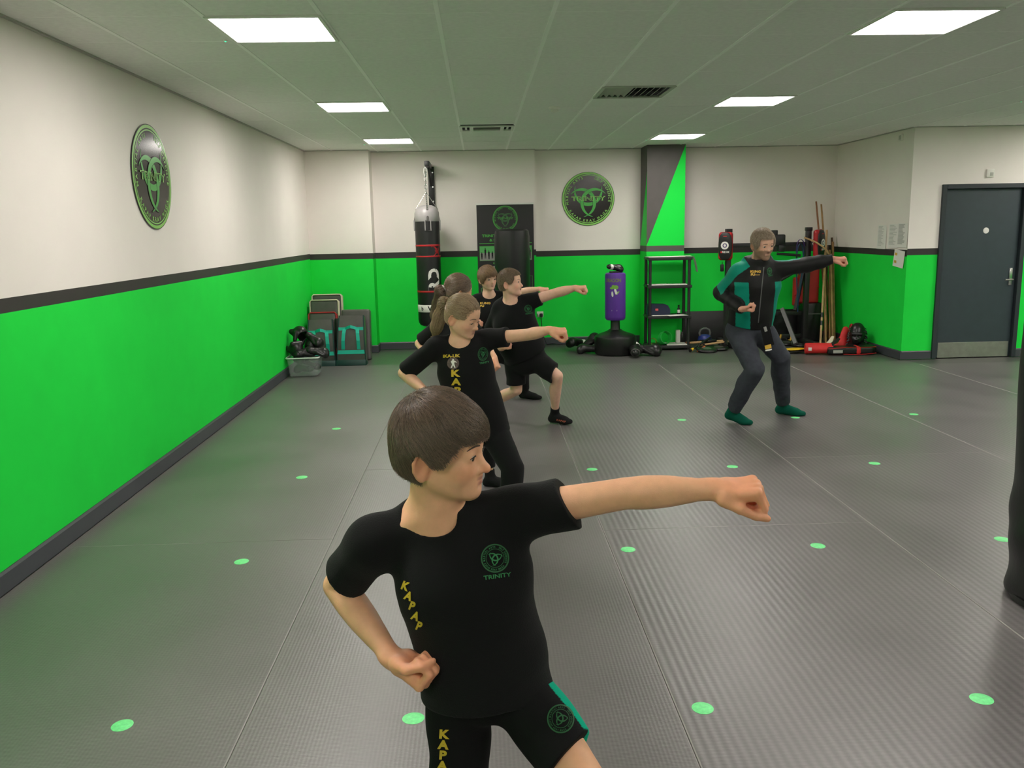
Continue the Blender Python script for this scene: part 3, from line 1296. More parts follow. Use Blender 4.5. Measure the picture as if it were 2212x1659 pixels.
# ---- hanging punch bag on its wall bracket
bk = thing('wall_bracket', 'black steel wall bracket holding the hanging punch bag', 'bracket', (-.655, YB1, 2.30))
m = MB()
m.box((0, -.03, 0), (.085, .05, .56), bev=.006)
m.build('wall_post', 'black_metal', bk)
m = MB()
m.box((-.022, -.325, .285), (.065, .60, .065), bev=.005)
m.build('arm', 'black_metal', bk)
m = MB()
m.tube([(-.01, -.05, .02), (-.02, -.30, .262)], .018, 8)
m.build('brace', 'black_metal', bk)
m = MB()
for z in (-.2, 0, .2):
    m.tube([(0.02, -.055, z), (.02, -.065, z)], .012, 6)
m.build('bolts', 'chrome', bk, kind='stuff')
bx, by, br = -.708, 11.95, .168
t = thing('hanging_punch_bag', 'tall black hanging punch bag with red bands and a silver top', 'punch bag', (bx, by, .385))
m = MB()
m.lathe([(.02, 0), (.10, .004), (br - .025, .022), (br - .006, .055), (br, .10), (br, 1.42), (br - .002, 1.435)], 40)
m.build('bag_body', 'black_vinyl', t)
m = MB()
m.lathe([(br - .002, 1.435), (br + .001, 1.44), (br, 1.55), (br - .02, 1.60), (br - .06, 1.635), (.07, 1.652), (.01, 1.656)], 40)
m.build('silver_top', 'silver_vinyl', t)
for z0, z1, k, nm in ((1.10, 1.125, 'red_vinyl', 'red_band'), (.955, .975, 'red_vinyl', 'red_band'), (.475, .50, 'red_vinyl', 'red_band'), (.205, .305, 'print_white', 'white_band')):
    m = MB()
    m.lathe([(br + .0006, z0), (br + .0020, z0 + .002), (br + .0020, z1 - .002), (br + .0006, z1)], 40)
    m.build(nm, k, t)
fac = -PI / 2
curved_print('band_lettering', [put_text('WH', .062, .065, .226, 1.1, .03), put_text('b', .05, -.105, .232, 1, .03)], br + .002, (0, 0, 0), 'black_void', t)
for ch, y in (('D', .72), ('R', .56)):
    curved_print('bag_lettering', [put_text(ch, .15, .155, y, 1.0, .05, rot=PI / 2)], br, (0, 0, 0), 'print_white', t)
st = [(.02, 1.10), (.085, 1.035), (.02, .965), (.06, .97), (.115, 1.01), (.165, .93), (.14, 1.03), (.175, 1.11), (.12, 1.07), (.07, 1.10)]
curved_print('red_star', [([(x + .03, y) for x, y in st] + [(.135, 1.035)], [(i, (i + 1) % len(st), len(st)) for i in range(len(st))])], br, (0, 0, 0), 'red_vinyl', t, lift=.002)
for a in (-PI / 2 + .12, PI + .05, 0.05, PI / 2):
    m = MB()
    ca, sa = math.cos(a), math.sin(a)
    T = Vector((-sa, ca, 0))
    c = Vector((ca * (br + .008), sa * (br + .008), 1.40))
    m.tube([c + T * x + Vector((0, 0, z)) for x, z in ((-.038, .05), (.038, .05), (.038, -.085), (-.038, -.085))], .008, 8, closed=True)
    m.build('buckle', 'silver_vinyl', t)
    m = MB()
    m.tube([c + Vector((0, 0, .04)), Vector((ca * (br - .02), sa * (br - .02), 1.60))], .016, 8, flat=(.25, (ca, sa, 0)))
    m.build('strap', 'grey_vinyl', t)
    m = MB()
    p0, p1 = Vector((ca * (br - .02), sa * (br - .02), 1.60)), Vector((0, 0, 1.83))
    for k in range(9):
        q = p0.lerp(p1, (k + .5) / 9)
        d = (p1 - p0).normalized()
        s_ = d.cross(Vector((0, 0, 1)) if k % 2 else Vector((ca, sa, 1))).normalized()
        ring = [q + d * (.016 * math.cos(w)) + s_ * (.008 * math.sin(w)) for w in [2 * PI * i / 10 for i in range(10)]]
        m.tube(ring, .0032, 5, closed=True)
    m.build('chain', 'chrome', t, kind='stuff')
m = MB()
for k in range(5):
    z = 1.845 + .055 * k
    s_ = Vector((1, 0, 0)) if k % 2 else Vector((0, 1, 0))
    m.tube([Vector((0, 0, z)) + Vector((0, 0, 1)) * (.036 * math.cos(w)) + s_ * (.018 * math.sin(w)) for w in [2 * PI * i / 14 for i in range(14)]], .006, 6, closed=True)
m.tube([Vector((0, 0, 2.10)) + Vector((0, 0, 1)) * (.055 * math.cos(w)) + Vector((1, 0, 0)) * (.022 * math.sin(w)) for w in [2 * PI * i / 14 for i in range(14)]], .006, 6, closed=True)
m.build('hook_chain', 'chrome', t, kind='stuff')
m = MB()
m.box((.03, .05, -.19), (.085, .03, .38), bev=.006)
m.build('tether', 'black_vinyl', t)

# ---- roller banner
t = thing('roller_banner', 'black roller banner with green club emblem and lettering behind the black bag', 'banner', (.371, 12.22, 0))
bw, bh = .80, 2.04
m = MB()
m.box((0, 0, .04), (.83, .16, .08), bev=.02)
m.build('base', 'grey_metal', t)
m = MB()
m.box((0, .006, .08 + (bh - .08) / 2), (bw, .004, bh - .08))
m.build('printed_sheet', 'banner_black', t, smooth=None)
m = MB()
m.box((0, .004, bh + .006), (bw + .01, .022, .024), bev=.004)
m.build('top_rail', 'white_metal', t)
m = MB()
m.tube([(0, .03, .08), (0, .03, bh)], .012, 8)
m.build('pole', 'grey_metal', t)
U, V_, N_ = Vector((1, 0, 0)), Vector((0, 0, 1)), Vector((0, -1, 0))


def flat_print(name, polys, O, m, parent, lift=.001):
    b = MB()
    for vs, fs in polys:
        b.add([Vector(O) + U * x + V_ * y + N_ * lift for x, y in vs], fs)
    return b.build(name, m, parent, smooth=None)


ec = (.0, .0035, 1.845)
er = .178
groups = {}
for lay, k, (vs, fs) in emblem_layers():
    groups.setdefault({'rim': 'emblem_rim', 'dark': 'emblem_outline', 'horn': 'emblem_horn', 'word': 'emblem_lettering'}[k], []).append((lay, ([(x * er, y * er) for x, y in vs], fs)))
for nm, ls in groups.items():
    b = MB()
    for lay, (vs, fs) in ls:
        b.add([Vector(ec) + U * x + V_ * y + N_ * (.001 + .0004 * lay) for x, y in vs], fs)
    b.build(nm, {'emblem_rim': 'banner_green', 'emblem_outline': 'banner_black', 'emblem_horn': 'banner_dim', 'emblem_lettering': 'banner_green'}[nm], t, smooth=None)
flat_print('heading', [put_text('TRINITY MARTIAL ARTS', .034, 0, 1.592, 1.28, .035), put_text('& SELF DEFENCE', .034, 0, 1.532, 1.28, .035)], (0, .0035, 0), 'banner_green', t)
flat_print('heading_rule', [([(-.37, 1.497), (.37, 1.497), (.37, 1.507), (-.37, 1.507)], [(0, 1, 2, 3)])], (0, .0035, 0), 'banner_green', t)
for x0, lab in ((-.365, 'a'), (.115, 'b')):
    w, h, z = .25, .195, 1.265
    flat_print('picture_border', [([(x0 - .006, z - .006), (x0 + w + .006, z - .006), (x0 + w + .006, z + h + .006), (x0 - .006, z + h + .006)], [(0, 1, 2, 3)])], (0, .0035, 0), 'banner_green', t, .001)
    flat_print('picture_floor', [([(x0, z), (x0 + w, z), (x0 + w, z + h * .55), (x0, z + h * .55)], [(0, 1, 2, 3)])], (0, .0035, 0), 'photo_grey', t, .0016)
    flat_print('picture_wall', [([(x0, z + h * .55), (x0 + w, z + h * .55), (x0 + w, z + h), (x0, z + h)], [(0, 1, 2, 3)])], (0, .0035, 0), 'photo_green', t, .0016)
    pl_ = []
    for k in range(5):
        cx = x0 + .025 + .05 * k
        b0_, hh = z + .015 + .012 * (k % 2), .10 + .025 * ((k * 2) % 3)
        pl_.append(([(cx - .010, b0_), (cx - .003, b0_), (cx, b0_ + hh * .4), (cx + .003, b0_), (cx + .010, b0_), (cx + .012, b0_ + hh * .8), (cx + .004, b0_ + hh * .86), (cx + .005, b0_ + hh), (cx - .005, b0_ + hh), (cx - .004, b0_ + hh * .86), (cx - .012, b0_ + hh * .8)], [tuple(range(11))]))
    flat_print('picture_figures', pl_, (0, .0035, 0), 'black_void', t, .0022).__setitem__('kind', 'stuff')
flat_print('subheading', [put_text('KIDS', .022, -.14, 1.215, 1.3, .035)], (0, .0035, 0), 'banner_green', t)
flat_print('small_lettering', [put_text('Foundation', .024, -.14, 1.165, 1.1, .03), put_text('3 Yrs and Above', .024, -.14, 1.125, 1.1, .03)], (0, .0035, 0), 'print_white', t)
for x0, x1, z0, z1 in ((-.36, -.10, .60, .88), (.30, .375, .80, 1.04)):
    r_ = .006
    flat_print('frame_line', [([(a, c), (b_, c), (b_, d), (a, d)], [(0, 1, 2, 3)]) for a, b_, c, d in ((x0, x1, z0, z0 + r_), (x0, x1, z1 - r_, z1), (x0, x0 + r_, z0, z1), (x1 - r_, x1, z0, z1))], (0, .0035, 0), 'banner_green', t)

# ---- tall plain black bag in front of the banner
t = thing('standing_punch_bag', 'plain tall black freestanding punch bag in front of the roller banner', 'punch bag', (.444, 11.80, 0))
m = MB()
m.lathe([(.235, .30), (.240, .34), (.240, .92), (.2375, .932), (.240, .944), (.240, 1.60), (.228, 1.672), (.20, 1.695), (.05, 1.70)], 40)
m.build('bag_body', 'black_vinyl', t)
m = MB()
m.lathe([(.30, 0), (.33, .02), (.33, .13), (.28, .19), (.15, .23), (.12, .30)], 40)
m.build('base', 'shine_black', t)

# ---- small purple bag on its round base
t = thing('kids_punch_bag', 'small purple punch bag on a round black base by the shelf', 'punch bag', (1.815, 11.50, 0))
m = MB()
m.lathe([(.268, 0), (.280, .02), (.283, .215), (.276, .24), (.25, .258), (.17, .285), (.11, .31), (.08, .33)], 44)
m.build('base', 'shine_black', t)
m = MB()
m.lathe([(.078, .31), (.064, .345), (.062, .47)], 28)
m.build('neck', 'black_vinyl', t)
m = MB()
m.lathe([(.06, .455), (.120, .460), (.136, .480), (.139, .51), (.139, 1.06), (.134, 1.082), (.118, 1.092), (.05, 1.094)], 40)
m.build('bag_body', 'purple', t)
m = MB()
m.lathe([(.075, 1.092), (.082, 1.100), (.078, 1.112), (.03, 1.116)], 28)
m.build('top_cap', 'black_vinyl', t)
cp = lambda nm, polys, k: curved_print(nm, polys, .139, (0, 0, 0), k, t, .0008, facing=-PI / 2 - .35)
cp('lettering', [put_text('DRAGON', .046, -.005, .975, .78, .03)], 'olive')
blob = lambda cx, cy, rx, ry, rot=0, n=14: ([(cx, cy)] + [(cx + rx * math.cos(a) * math.cos(rot) - ry * math.sin(a) * math.sin(rot), cy + rx * math.cos(a) * math.sin(rot) + ry * math.sin(a) * math.cos(rot)) for a in [2 * PI * i / n for i in range(n)]], [(0, i, i % n + 1) for i in range(1, n + 1)])
cp('print_motif', [blob(.035, .905, .034, .028), blob(.0, .915, .022, .024), blob(-.02, .895, .028, .016), blob(.055, .83, .035, .010, .7)], 'leaf_green')
cp('print_motif', [blob(.030, .855, .015, .032, .35), blob(.045, .83, .022, .018), blob(-.012, .815, .014, .038, .1)], 'print_white')
cp('label', [([(-.02, .588), (.052, .588), (.052, .604), (-.02, .604)], [(0, 1, 2, 3)])], 'print_white')


# ---- gloves and head guards, soft shapes
def glove_group():
    g = Grp()
    g.u(Cone((0, -.09, 0), (0, -.02, .0), .048, .046, flat=((0, 0, 1), .8)))
    g.u(Cone((0, -.01, .0), (0, .075, .006), .050, .066, flat=((0, 0, 1), .82)), .03)
    g.u(Cone((-.035, .10, -.022), (.035, .10, -.022), .045, .045), .03)
    g.u(Cone((.045, .0, -.005), (.066, .065, -.022), .024, .023), .012)
    g.s_(Cone((.040, .03, .01), (.048, .085, -.004), .004, .004), .008)
    return g


GV = surface(glove_group(), .006)


def guard_group():
    g = Grp()
    g.u(Ell((0, 0, 0), (.105, .125, .125)))
    g.u(Cone((-.10, .0, -.03), (-.085, .05, -.12), .035, .03), .03)
    g.u(Cone((.10, .0, -.03), (.085, .05, -.12), .035, .03), .03)
    g.u(Cone((-.075, .085, .055), (.075, .085, .055), .04, .04), .03)
    g.s_(Ell((0, -.01, -.03), (.085, .105, .115)), .01)
    g.s_(Box((0, .14, -.07), (.062, .12, .085), rnd=.03), .015)
    g.s_(Half((0, 0, -.135), (0, 0, 1)), .005) if False else None
    return g


HG = surface(guard_group(), .007)


def soft_thing(name, geo, m, label, cat, loc, rot, group=None, scale=1.0, parts=None):
    t = thing(name, label, cat, loc, rot, group)
    t.scale = (scale,) * 3
    key = name + str(m)
    if key not in soft_thing.cache:
        soft_thing.cache[key] = np_mesh('padding', geo[0], geo[1], m, t)
    else:
        o = soft_thing.cache[key].copy()
        COL.objects.link(o)
        o.parent = t
    for nm, fn, k in (parts or []):
        b = MB()
        fn(b)
        b.build(nm, k, t)
    return t


soft_thing.cache = {}
cuff = lambda k: ('cuff_strap', lambda b: b.lathe([(.050, -.012), (.054, -.010), (.054, .030), (.050, .032)], 24, c=(0, -.075, 0), M=Matrix.Rotation(-PI / 2, 3, 'X') @ Matrix.Diagonal((1, .82, 1))), k)
R_ = math.radians
soft_thing('boxing_glove', GV, 'shine_black', 'black and white glove lying on top of the purple bag', 'glove', (1.80, 11.48, 1.165), (R_(-8), R_(8), R_(-70)), 'boxing gloves', .85, [cuff('print_white')])
soft_thing('boxing_glove', GV, 'shine_black', 'black glove with white cuff at the left end of the pile by the purple bag', 'glove', (1.36, 11.98, .095), (R_(10), R_(20), R_(115)), 'boxing gloves', 1.15, [cuff('print_white')])
soft_thing('boxing_glove', GV, 'shine_black', 'black glove leaning on the left side of the purple bag base', 'glove', (1.50, 11.74, .135), (R_(35), R_(0), R_(-60)), 'boxing gloves', 1.15, [cuff('black_vinyl')])
soft_thing('boxing_glove', GV, 'shine_black', 'black glove lying low on the floor left of the purple bag base', 'glove', (1.46, 11.58, .062), (R_(0), R_(0), R_(80)), 'boxing gloves', 1.1, [cuff('black_vinyl')])
soft_thing('boxing_glove', GV, 'shine_black', 'black glove nearest the purple bag base on its right side', 'glove', (2.03, 11.16, .072), (R_(5), R_(0), R_(-10)), 'boxing gloves', 1.15, [cuff('grey_vinyl')])
soft_thing('boxing_glove', GV, 'shine_black', 'black glove lying in front of the shelf foot by the green ring', 'glove', (2.22, 11.27, .078), (R_(0), R_(15), R_(-115)), 'boxing gloves', 1.25, [cuff('black_vinyl')])
soft_thing('boxing_glove', GV, 'shine_black', 'black glove with white cuff tucked behind the purple bag base', 'glove', (2.10, 11.72, .10), (R_(20), R_(0), R_(20)), 'boxing gloves', 1.1, [cuff('print_white')])

# ---- shelf unit
sx0, sx1, sy0, sy1 = 2.315, 2.885, 11.70, 12.03
t = thing('shelf_unit', 'black open four tier plastic shelf unit in front of the green pillar', 'shelf', ((sx0 + sx1) / 2, (sy0 + sy1) / 2, 0))
ox, oy = (sx0 + sx1) / 2, (sy0 + sy1) / 2
LEV = (.06, .475, .895, 1.275)
for z in LEV:
    m = MB()
    m.box((0, 0, z - .015), (sx1 - sx0 + .03, sy1 - sy0 + .02, .03), bev=.006)
    m.box((0, -(sy1 - sy0) / 2 - .012, z - .02), (sx1 - sx0 + .04, .010, .040), bev=.003)
    m.build('shelf_board', 'black_metal', t)
for x in (-1, 1):
    for y in (-1, 1):
        m = MB()
        for z0, z1 in ((0, LEV[0] - .03), (LEV[0], LEV[1] - .03), (LEV[1], LEV[2] - .03), (LEV[2], LEV[3] - .03)):
            m.tube([(x * (sx1 - sx0) / 2 * .95, y * (sy1 - sy0) / 2 * .9, z0), (x * (sx1 - sx0) / 2 * .95, y * (sy1 - sy0) / 2 * .9, z1)], .021, 12)
        m.build('post', 'black_metal', t)


def sheet(label, x, y, z, w, d, rot=0.0, n=1, sag=.0, name='paper_sheet'):
    m = MB()
    nx = 8
    vs = []
    for j in (0, 1):
        for i in range(nx + 1):
            u = i / nx - .5
            vs.append((u * w, (j - .5) * d, .001 + (-sag * max(0, u - .2) ** 2 * 8)))
    vs += [(a, b_, c + .0015 * n) for a, b_, c in vs]
    k = 2 * (nx + 1)
    fs = [(i, i + 1, nx + 2 + i, nx + 1 + i) for i in range(nx)]
    fs += [tuple(q + k for q in f)[::-1] for f in fs]
    fs += [(i, i + 1, k + i + 1, k + i) for i in range(nx)] + [(0, nx + 1, k + nx + 1, k), (nx, 2 * nx + 1, k + 2 * nx + 1, k + nx)] + [(nx + 1 + i, nx + 2 + i, k + nx + 2 + i, k + nx + 1 + i) for i in range(nx)]
    m.add(vs, fs)
    o = m.build(name, 'paper', None, (x, y, z))
    o.rotation_euler = (0, 0, rot)
    return tag(o, label, 'paper', 'loose papers on the shelf unit')


sheet('white papers lying along the top board of the shelf unit', 2.56, 11.84, LEV[3] + .001, .50, .25, .03, 4)
sheet('white paper hanging over the right end of the top shelf board', 2.88, 11.82, LEV[3] + .008, .24, .20, -.1, 1, .30)
sheet('pale papers on the second shelf board, at its left', 2.47, 11.80, LEV[2] + .001, .27, .21, .1, 5)
sheet('pale papers on the second shelf board, at its right', 2.73, 11.80, LEV[2] + .001, .24, .20, -.12, 4)
sheet('white paper on the third board in front of the navy speaker', 2.50, 11.73, LEV[1] + .001, .28, .09, .0, 3)
sheet('white paper sticking out over the front of the third board', 2.70, 11.71, LEV[1] + .002, .28, .17, .25, 2)
sheet('white papers on the lowest shelf board', 2.72, 11.82, LEV[0] + .001, .28, .23, -.05, 6)
t = thing('speaker_box', 'dark navy rounded speaker with a red tag on the third shelf board', 'speaker', (2.475, 11.87, LEV[1]))
m = MB()
prof = [(-.15, .004), (.15, .004), (.16, .03), (.155, .085), (.125, .135), (.085, .150), (-.13, .158), (-.155, .13), (-.16, .03)]
m.prism(prof, (0, -.065, 0), (1, 0, 0), (0, 0, 1), (0, 1, 0), .13)
m.build('body', 'navy', t)
m = MB()
m.box((-.03, -.067, .078), (.042, .004, .030), bev=.004)
m.build('badge', 'red_tag', t)
t = thing('small_bottle', 'little dark bottle with white label on the third shelf board', 'bottle', (2.765, 11.86, LEV[1]))
m = MB()
m.lathe([(.020, 0), (.022, .004), (.022, .075), (.010, .095), (.009, .110)], 20)
m.build('body', 'shine_black', t)
m = MB()
m.lathe([(.0112, .110), (.0118, .112), (.0118, .130), (.006, .132)], 16)
m.build('cap', 'black_vinyl', t)
m = MB()
m.lathe([(.0223, .022), (.0226, .023), (.0226, .066), (.0223, .067)], 20)
m.build('label', 'print_white', t)
t = thing('white_carton', 'tall narrow white carton standing on the lowest shelf board', 'box', (2.775, 11.93, LEV[0]))
m = MB()
m.box((0, 0, .092), (.058, .058, .180), bev=.004)
m.build('carton', 'print_white', t)
m = MB()
m.box((0, 0, .1845), (.054, .054, .006), bev=.002)
m.build('lid', 'white_plastic', t)
t = thing('dark_can', 'small dark can beside the white carton on the lowest shelf board', 'can', (2.838, 11.95, LEV[0]))
m = MB()
m.lathe([(.022, 0), (.024, .003), (.024, .115), (.018, .125), (.016, .14), (.010, .142)], 20)
m.build('body', 'shine_black', t)
m = MB()
m.lathe([(.0155, .142), (.016, .143), (.016, .155), (.012, .157)], 16)
m.build('cap', 'grey_metal', t)


def belt_roll(label, loc, rot, r, w, m_, turns=3, name='rolled_belt'):
    m = MB()
    pts = []
    n = 22 * turns
    for i in range(n + 1):
        a = 2 * PI * i / 22
        rr = r - .004 * turns + .004 * i / 22
        pts.append((rr * math.cos(a), 0, rr * math.sin(a) * .86))
    m.tube(pts, w / 2, 8, flat=(.07, (0, 0, 1)) if False else None)
    # flat strap: outer and inner skins
    m = MB()
    vs, fs = [], []
    for i, (x, y, z) in enumerate(pts):
        k = 1 - .0018 / r
        vs += [(x, -w / 2, z), (x, w / 2, z), (x * k, w / 2, z * k), (x * k, -w / 2, z * k)]
    for i in range(len(pts) - 1):
        for q in range(4):
            fs.append((4 * i + q, 4 * i + (q + 1) % 4, 4 * i + 4 + (q + 1) % 4, 4 * i + 4 + q))
    fs += [(0, 1, 2, 3), tuple(4 * (len(pts) - 1) + q for q in (3, 2, 1, 0))]
    m.add(vs, fs)
    o = m.build(name, m_, None, loc)
    o.rotation_euler = rot
    return tag(o, label, 'belt', 'green exercise loops')


belt_roll('large bright green loop leaning on the lowest shelf board', (2.56, 11.80, LEV[0] + .098), (R_(-20), R_(-28), R_(35)), .105, .075, 'lime')
belt_roll('yellow green loop at the left end of the lowest shelf board', (2.405, 11.85, LEV[0] + .045), (R_(0), R_(10), R_(-30)), .055, .05, 'leaf_green')
belt_roll('small bright green ring on the floor in front of the shelf', (2.345, 11.52, .047), (R_(0), R_(0), R_(20)), .052, .045, 'lime')

# ---- black board leaning on the wall behind the rack
t = MB()
t.box((0, 0, .222), (2.10, .025, .445), bev=.006)
o = t.build('leaning_board', 'black_vinyl', None, (3.99, YB2 - .075, .002))
o.rotation_euler = (R_(-7), 0, 0)
tag(o, 'long low black board leaning against the back wall behind the rack', 'board')

# ---- training rack
rx0, rx1, ry = 3.50, 4.635, 12.05
t = thing('training_rack', 'black steel training rack with two uprights behind the man', 'rack', (rx0, ry, 0))
for x in (0, rx1 - rx0):
    m = MB()
    m.box((x, 0, .81), (.07, .07, 1.60), bev=.005)
    m.build('upright', 'black_metal', t)
    m = MB()
    m.box((x, 0, 1.615), (.085, .085, .05), bev=.006)
    m.build('end_cap', 'black_vinyl', t)
    m = MB()
    m.box((x, -.05, .035), (.075, .80, .065), bev=.006)
    m.build('foot_bar', 'black_metal', t)
m = MB()
m.tube([(-.02, .02, .86), (-.12, -.40, .06)], .03, 4)
m.build('brace', 'black_metal', t)
m = MB()
m.tube([(.80, .0, .50), (.86, -.42, .05)], .036, 4)
m.build('brace', 'grey_metal', t, label='grey front brace')
m = MB()
m.tube([(1.10, .02, 1.05), (.98, -.02, .48)], .03, 4)
m.build('brace', 'black_metal', t)
for z, d in ((1.41, .06), (.43, .06), (.10, .06)):
    m = MB()
    m.box(((rx1 - rx0) / 2, .02 if z > 1 else .06, z), (rx1 - rx0, d, .055), bev=.005)
    m.build('cross_bar', 'black_metal', t)
m = MB()
m.box((.70, -.04, 1.47), (.16, .12, .16), bev=.02)
m.box((.72, -.08, 1.36), (.10, .12, .10), bev=.02)
m.box((.64, -.02, 1.56), (.08, .08, .10), bev=.01)
m.build('padded_hook', 'black_vinyl', t)
m = MB()
m.tube([(.66, -.10, 1.285), (.98, -.14, 1.255)], .018, 10)
m.tube([(.70, -.10, .90), (.92, -.12, 1.03), (1.10, -.05, 1.14)], .022, 10)
m.build('handle_bar', 'black_vinyl', t)


def band(label, x, y, z0, z1, m_, w=.05, sway=.02):
    m = MB()
    pts = []
    n = 26
    for i in range(n):
        a = 2 * PI * i / n
        pts.append((math.cos(a) * w + sway * math.sin(a * 2), 0, (z0 + z1) / 2 + math.sin(a) * (z1 - z0) / 2))
    m.tube(pts, .017, 8, closed=True, flat=(.30, (1, 0, 0)))
    o = m.build('resistance_band', m_, None, (x, y, 0))
    return tag(o, label, 'resistance band', 'resistance bands on the rack')


band('purple rubber band looped over the rack cross bar', 4.50, 11.975, .98, 1.475, 'band_purple', .045)
band('long dark blue rubber band hanging below the purple one on the rack', 4.48, 11.93, .46, 1.42, 'band_blue', .035)


def thai_pad(label, loc, rot):
    t = thing('strike_pad', label, 'strike pad', loc, rot, 'red edged strike pads on the rack')
    g = Grp()
    g.u(Box((0, .018, 0), (.098, .045, .195), rnd=.044))
    o = soft('edge', g, .006, 'red_vinyl', t)
    m = MB()
    n = 40
    out = [(.094 * math.copysign(abs(math.cos(a)) ** .62, math.cos(a)), .190 * math.copysign(abs(math.sin(a)) ** .75, math.sin(a))) for a in [2 * PI * i / n for i in range(n)]]
    vs, fs = [], []
    for k, (s_, y) in enumerate(((1.0, -.018), (.96, -.034), (.80, -.044), (.4, -.048))):
        vs += [(x * s_, y, z * s_) for x, z in out]
        if k:
            fs += [((k - 1) * n + i, (k - 1) * n + (i + 1) % n, k * n + (i + 1) % n, k * n + i) for i in range(n)]
    vs.append((0, -.049, 0))
    fs += [(3 * n + i, 3 * n + (i + 1) % n, 4 * n) for i in range(n)]
    m.add(vs, fs)
    m.build('face', 'black_vinyl', t)
    for nm, a, b_, k, dy in (('target_ring', .030, .054, 'print_white', -.0515), ('target_ring', .018, .030, 'band_purple', -.0518), ('target_centre', .0005, .018, 'print_white', -.052)):
        b = MB()
        vs, fs = ring2d(a, b_, 32)
        b.add([(x, dy, z + .01) for x, z in vs], fs)
        b.build(nm, k, t, smooth=None)
    b = MB()
    vs, fs = put_text('RDX', .026, .012, -.092, 1.35, .03)
    b.add([(x, -.0495, z) for x, z in vs], fs)
    b.build('lettering', 'print_white', t, smooth=None)
    b = MB()
    b.box((-.045, -.0492, -.082), (.022, .002, .022))
    b.box((.0, -.0435, .135), (.05, .004, .010))
    b.build('mark', 'red_bright', t, smooth=None, kind='stuff')
    m = MB()
    m.tube([(-.05, .06, -.06), (-.05, .10, 0), (-.05, .06, .06)], .012, 8)
    m.build('arm_strap', 'black_vinyl', t)
    return t


thai_pad('red edged black strike pad with white target on the left rack upright', (3.415, 11.90, 1.405), (0, 0, R_(-26)))
thai_pad('red edged black strike pad with white target on the right rack upright by the poles', (4.745, 11.91, 1.415), (0, R_(-3), R_(42)))
m = MB()
m.tube([(0, 0, 0), (0, 0, -.04)], .004, 6)
m.box((0, 0, -.085), (.05, .03, .10), bev=.01)
tag(m.build('hanging_weight', 'black_vinyl', None, (3.385, 11.93, 1.19)), 'small black pouch hanging under the left strike pad', 'pouch')

# cane with a bent handle
m = MB()
p = [at(1737, 513, 11.86), at(1748, 517, 11.84), at(1762, 523, 11.82), at(1776, 532, 11.80), at(1786, 541, 11.80), at(1790, 549, 11.82)]
org = Vector(p[2])
m.tube([Vector(q) - org for q in p], .012, 8)
tag(m.build('hooked_cane', 'wood_pale', None, org), 'bent pale wooden cane hooked across the right strike pad', 'cane')

# red kick shield behind the right upright
for (lab, x, y, w, h, z, rz, k) in (('large red kick shield behind the right rack upright', 4.755, 12.30, .30, .62, .86, 0, 'red_vinyl'), ('narrow red pad left of the right rack upright', 4.60, 12.33, .10, .42, .72, 0, 'red_vinyl')):
    t = thing('kick_shield', lab, 'kick shield', (x, y, z), (0, 0, rz), 'red shields at the rack')
    g = Grp().u(Box((0, 0, 0), (w / 2, .055, h / 2), rnd=.03))
    soft('padding', g, .010, k, t)
    m = MB()
    m.box((0, -.056, -h * .12), (w * .98, .004, .012))
    m.build('seam_strip', 'red_vinyl', t)
m = MB()
m.box((0, 0, .28), (.26, .30, .55), bev=.02)
m.cur = 1
m.box((0, -.155, .40), (.22, .012, .02), bev=.004)
tag(m.build('black_plinth', ['black_vinyl', 'grey_metal'], None, (4.815, 12.34, .003)), 'black box standing on the floor under the red kick shield', 'box')

# poles in the corner
tops = [(1763, 435, 12.46), (1774, 441, 12.44), (1786, 497, 12.40), (1797, 513, 12.44), (1799, 522, 12.38), (1792, 540, 12.34), (1781, 546, 12.30), (1788, 530, 12.42), (1795, 548, 12.28)]
feet = [(1790, 733), (1796, 731), (1772, 745), (1800, 731), (1803, 735), (1793, 739), (1784, 742), (1780, 737), (1799, 741)]
mats_ = ['wood_red', 'wood', 'wood_pale', 'wood_dark', 'wood', 'wood', 'wood', 'wood_dark', 'wood']
labs = ['tall reddish pole reaching highest in the corner bundle', 'tall brown pole, second highest of the corner bundle', 'pale pole with black grip bands at the front of the corner bundle',
        'dark brown pole at the wall end of the corner bundle', 'pole with its foot nearest the return wall', 'shorter rattan pole in the middle of the corner bundle', 'shortest rattan pole of the corner bundle',
        'dark pole at the back of the corner bundle', 'rattan pole with its foot furthest forward at the right of the corner bundle']
for k in range(9):
    tp, ft = Vector(at(*tops[k])), Vector(on_floor(*feet[k], .004))
    t = thing('wooden_pole', labs[k], 'pole', ft, group='poles leaning in the corner')
    d = tp - ft
    m = MB()
    m.tube([d * (i / 8) for i in range(9)], [.0155 - .003 * (i / 8 if k < 2 else 0) for i in range(9)], 10)
    m.build('shaft', mats_[k], t)
    if k == 2:
        for f0, f1 in ((.165, .205), (.235, .275)):
            m = MB()
            m.tube([d * f0, d * f1], .0172, 10)
            m.build('grip_band', 'black_vinyl', t)

# ---- clutter in front of the rack, left
t = thing('kettlebell', 'blue kettlebell with dark handle on the floor by the rack', 'kettlebell', (3.19, 12.05, 0))
m = MB()
m.lathe([(.05, 0), (.075, .008), (.098, .05), (.10, .09), (.088, .13), (.06, .155), (.02, .16)], 28)
m.build('bell', 'blue', t)
m = MB()
m.tube([(-.065, 0, .135), (-.078, 0, .18), (-.06, 0, .225), (-.02, 0, .245), (.02, 0, .245), (.06, 0, .225), (.078, 0, .18), (.065, 0, .135)], .016, 10)
m.build('handle', 'grey_metal', t)


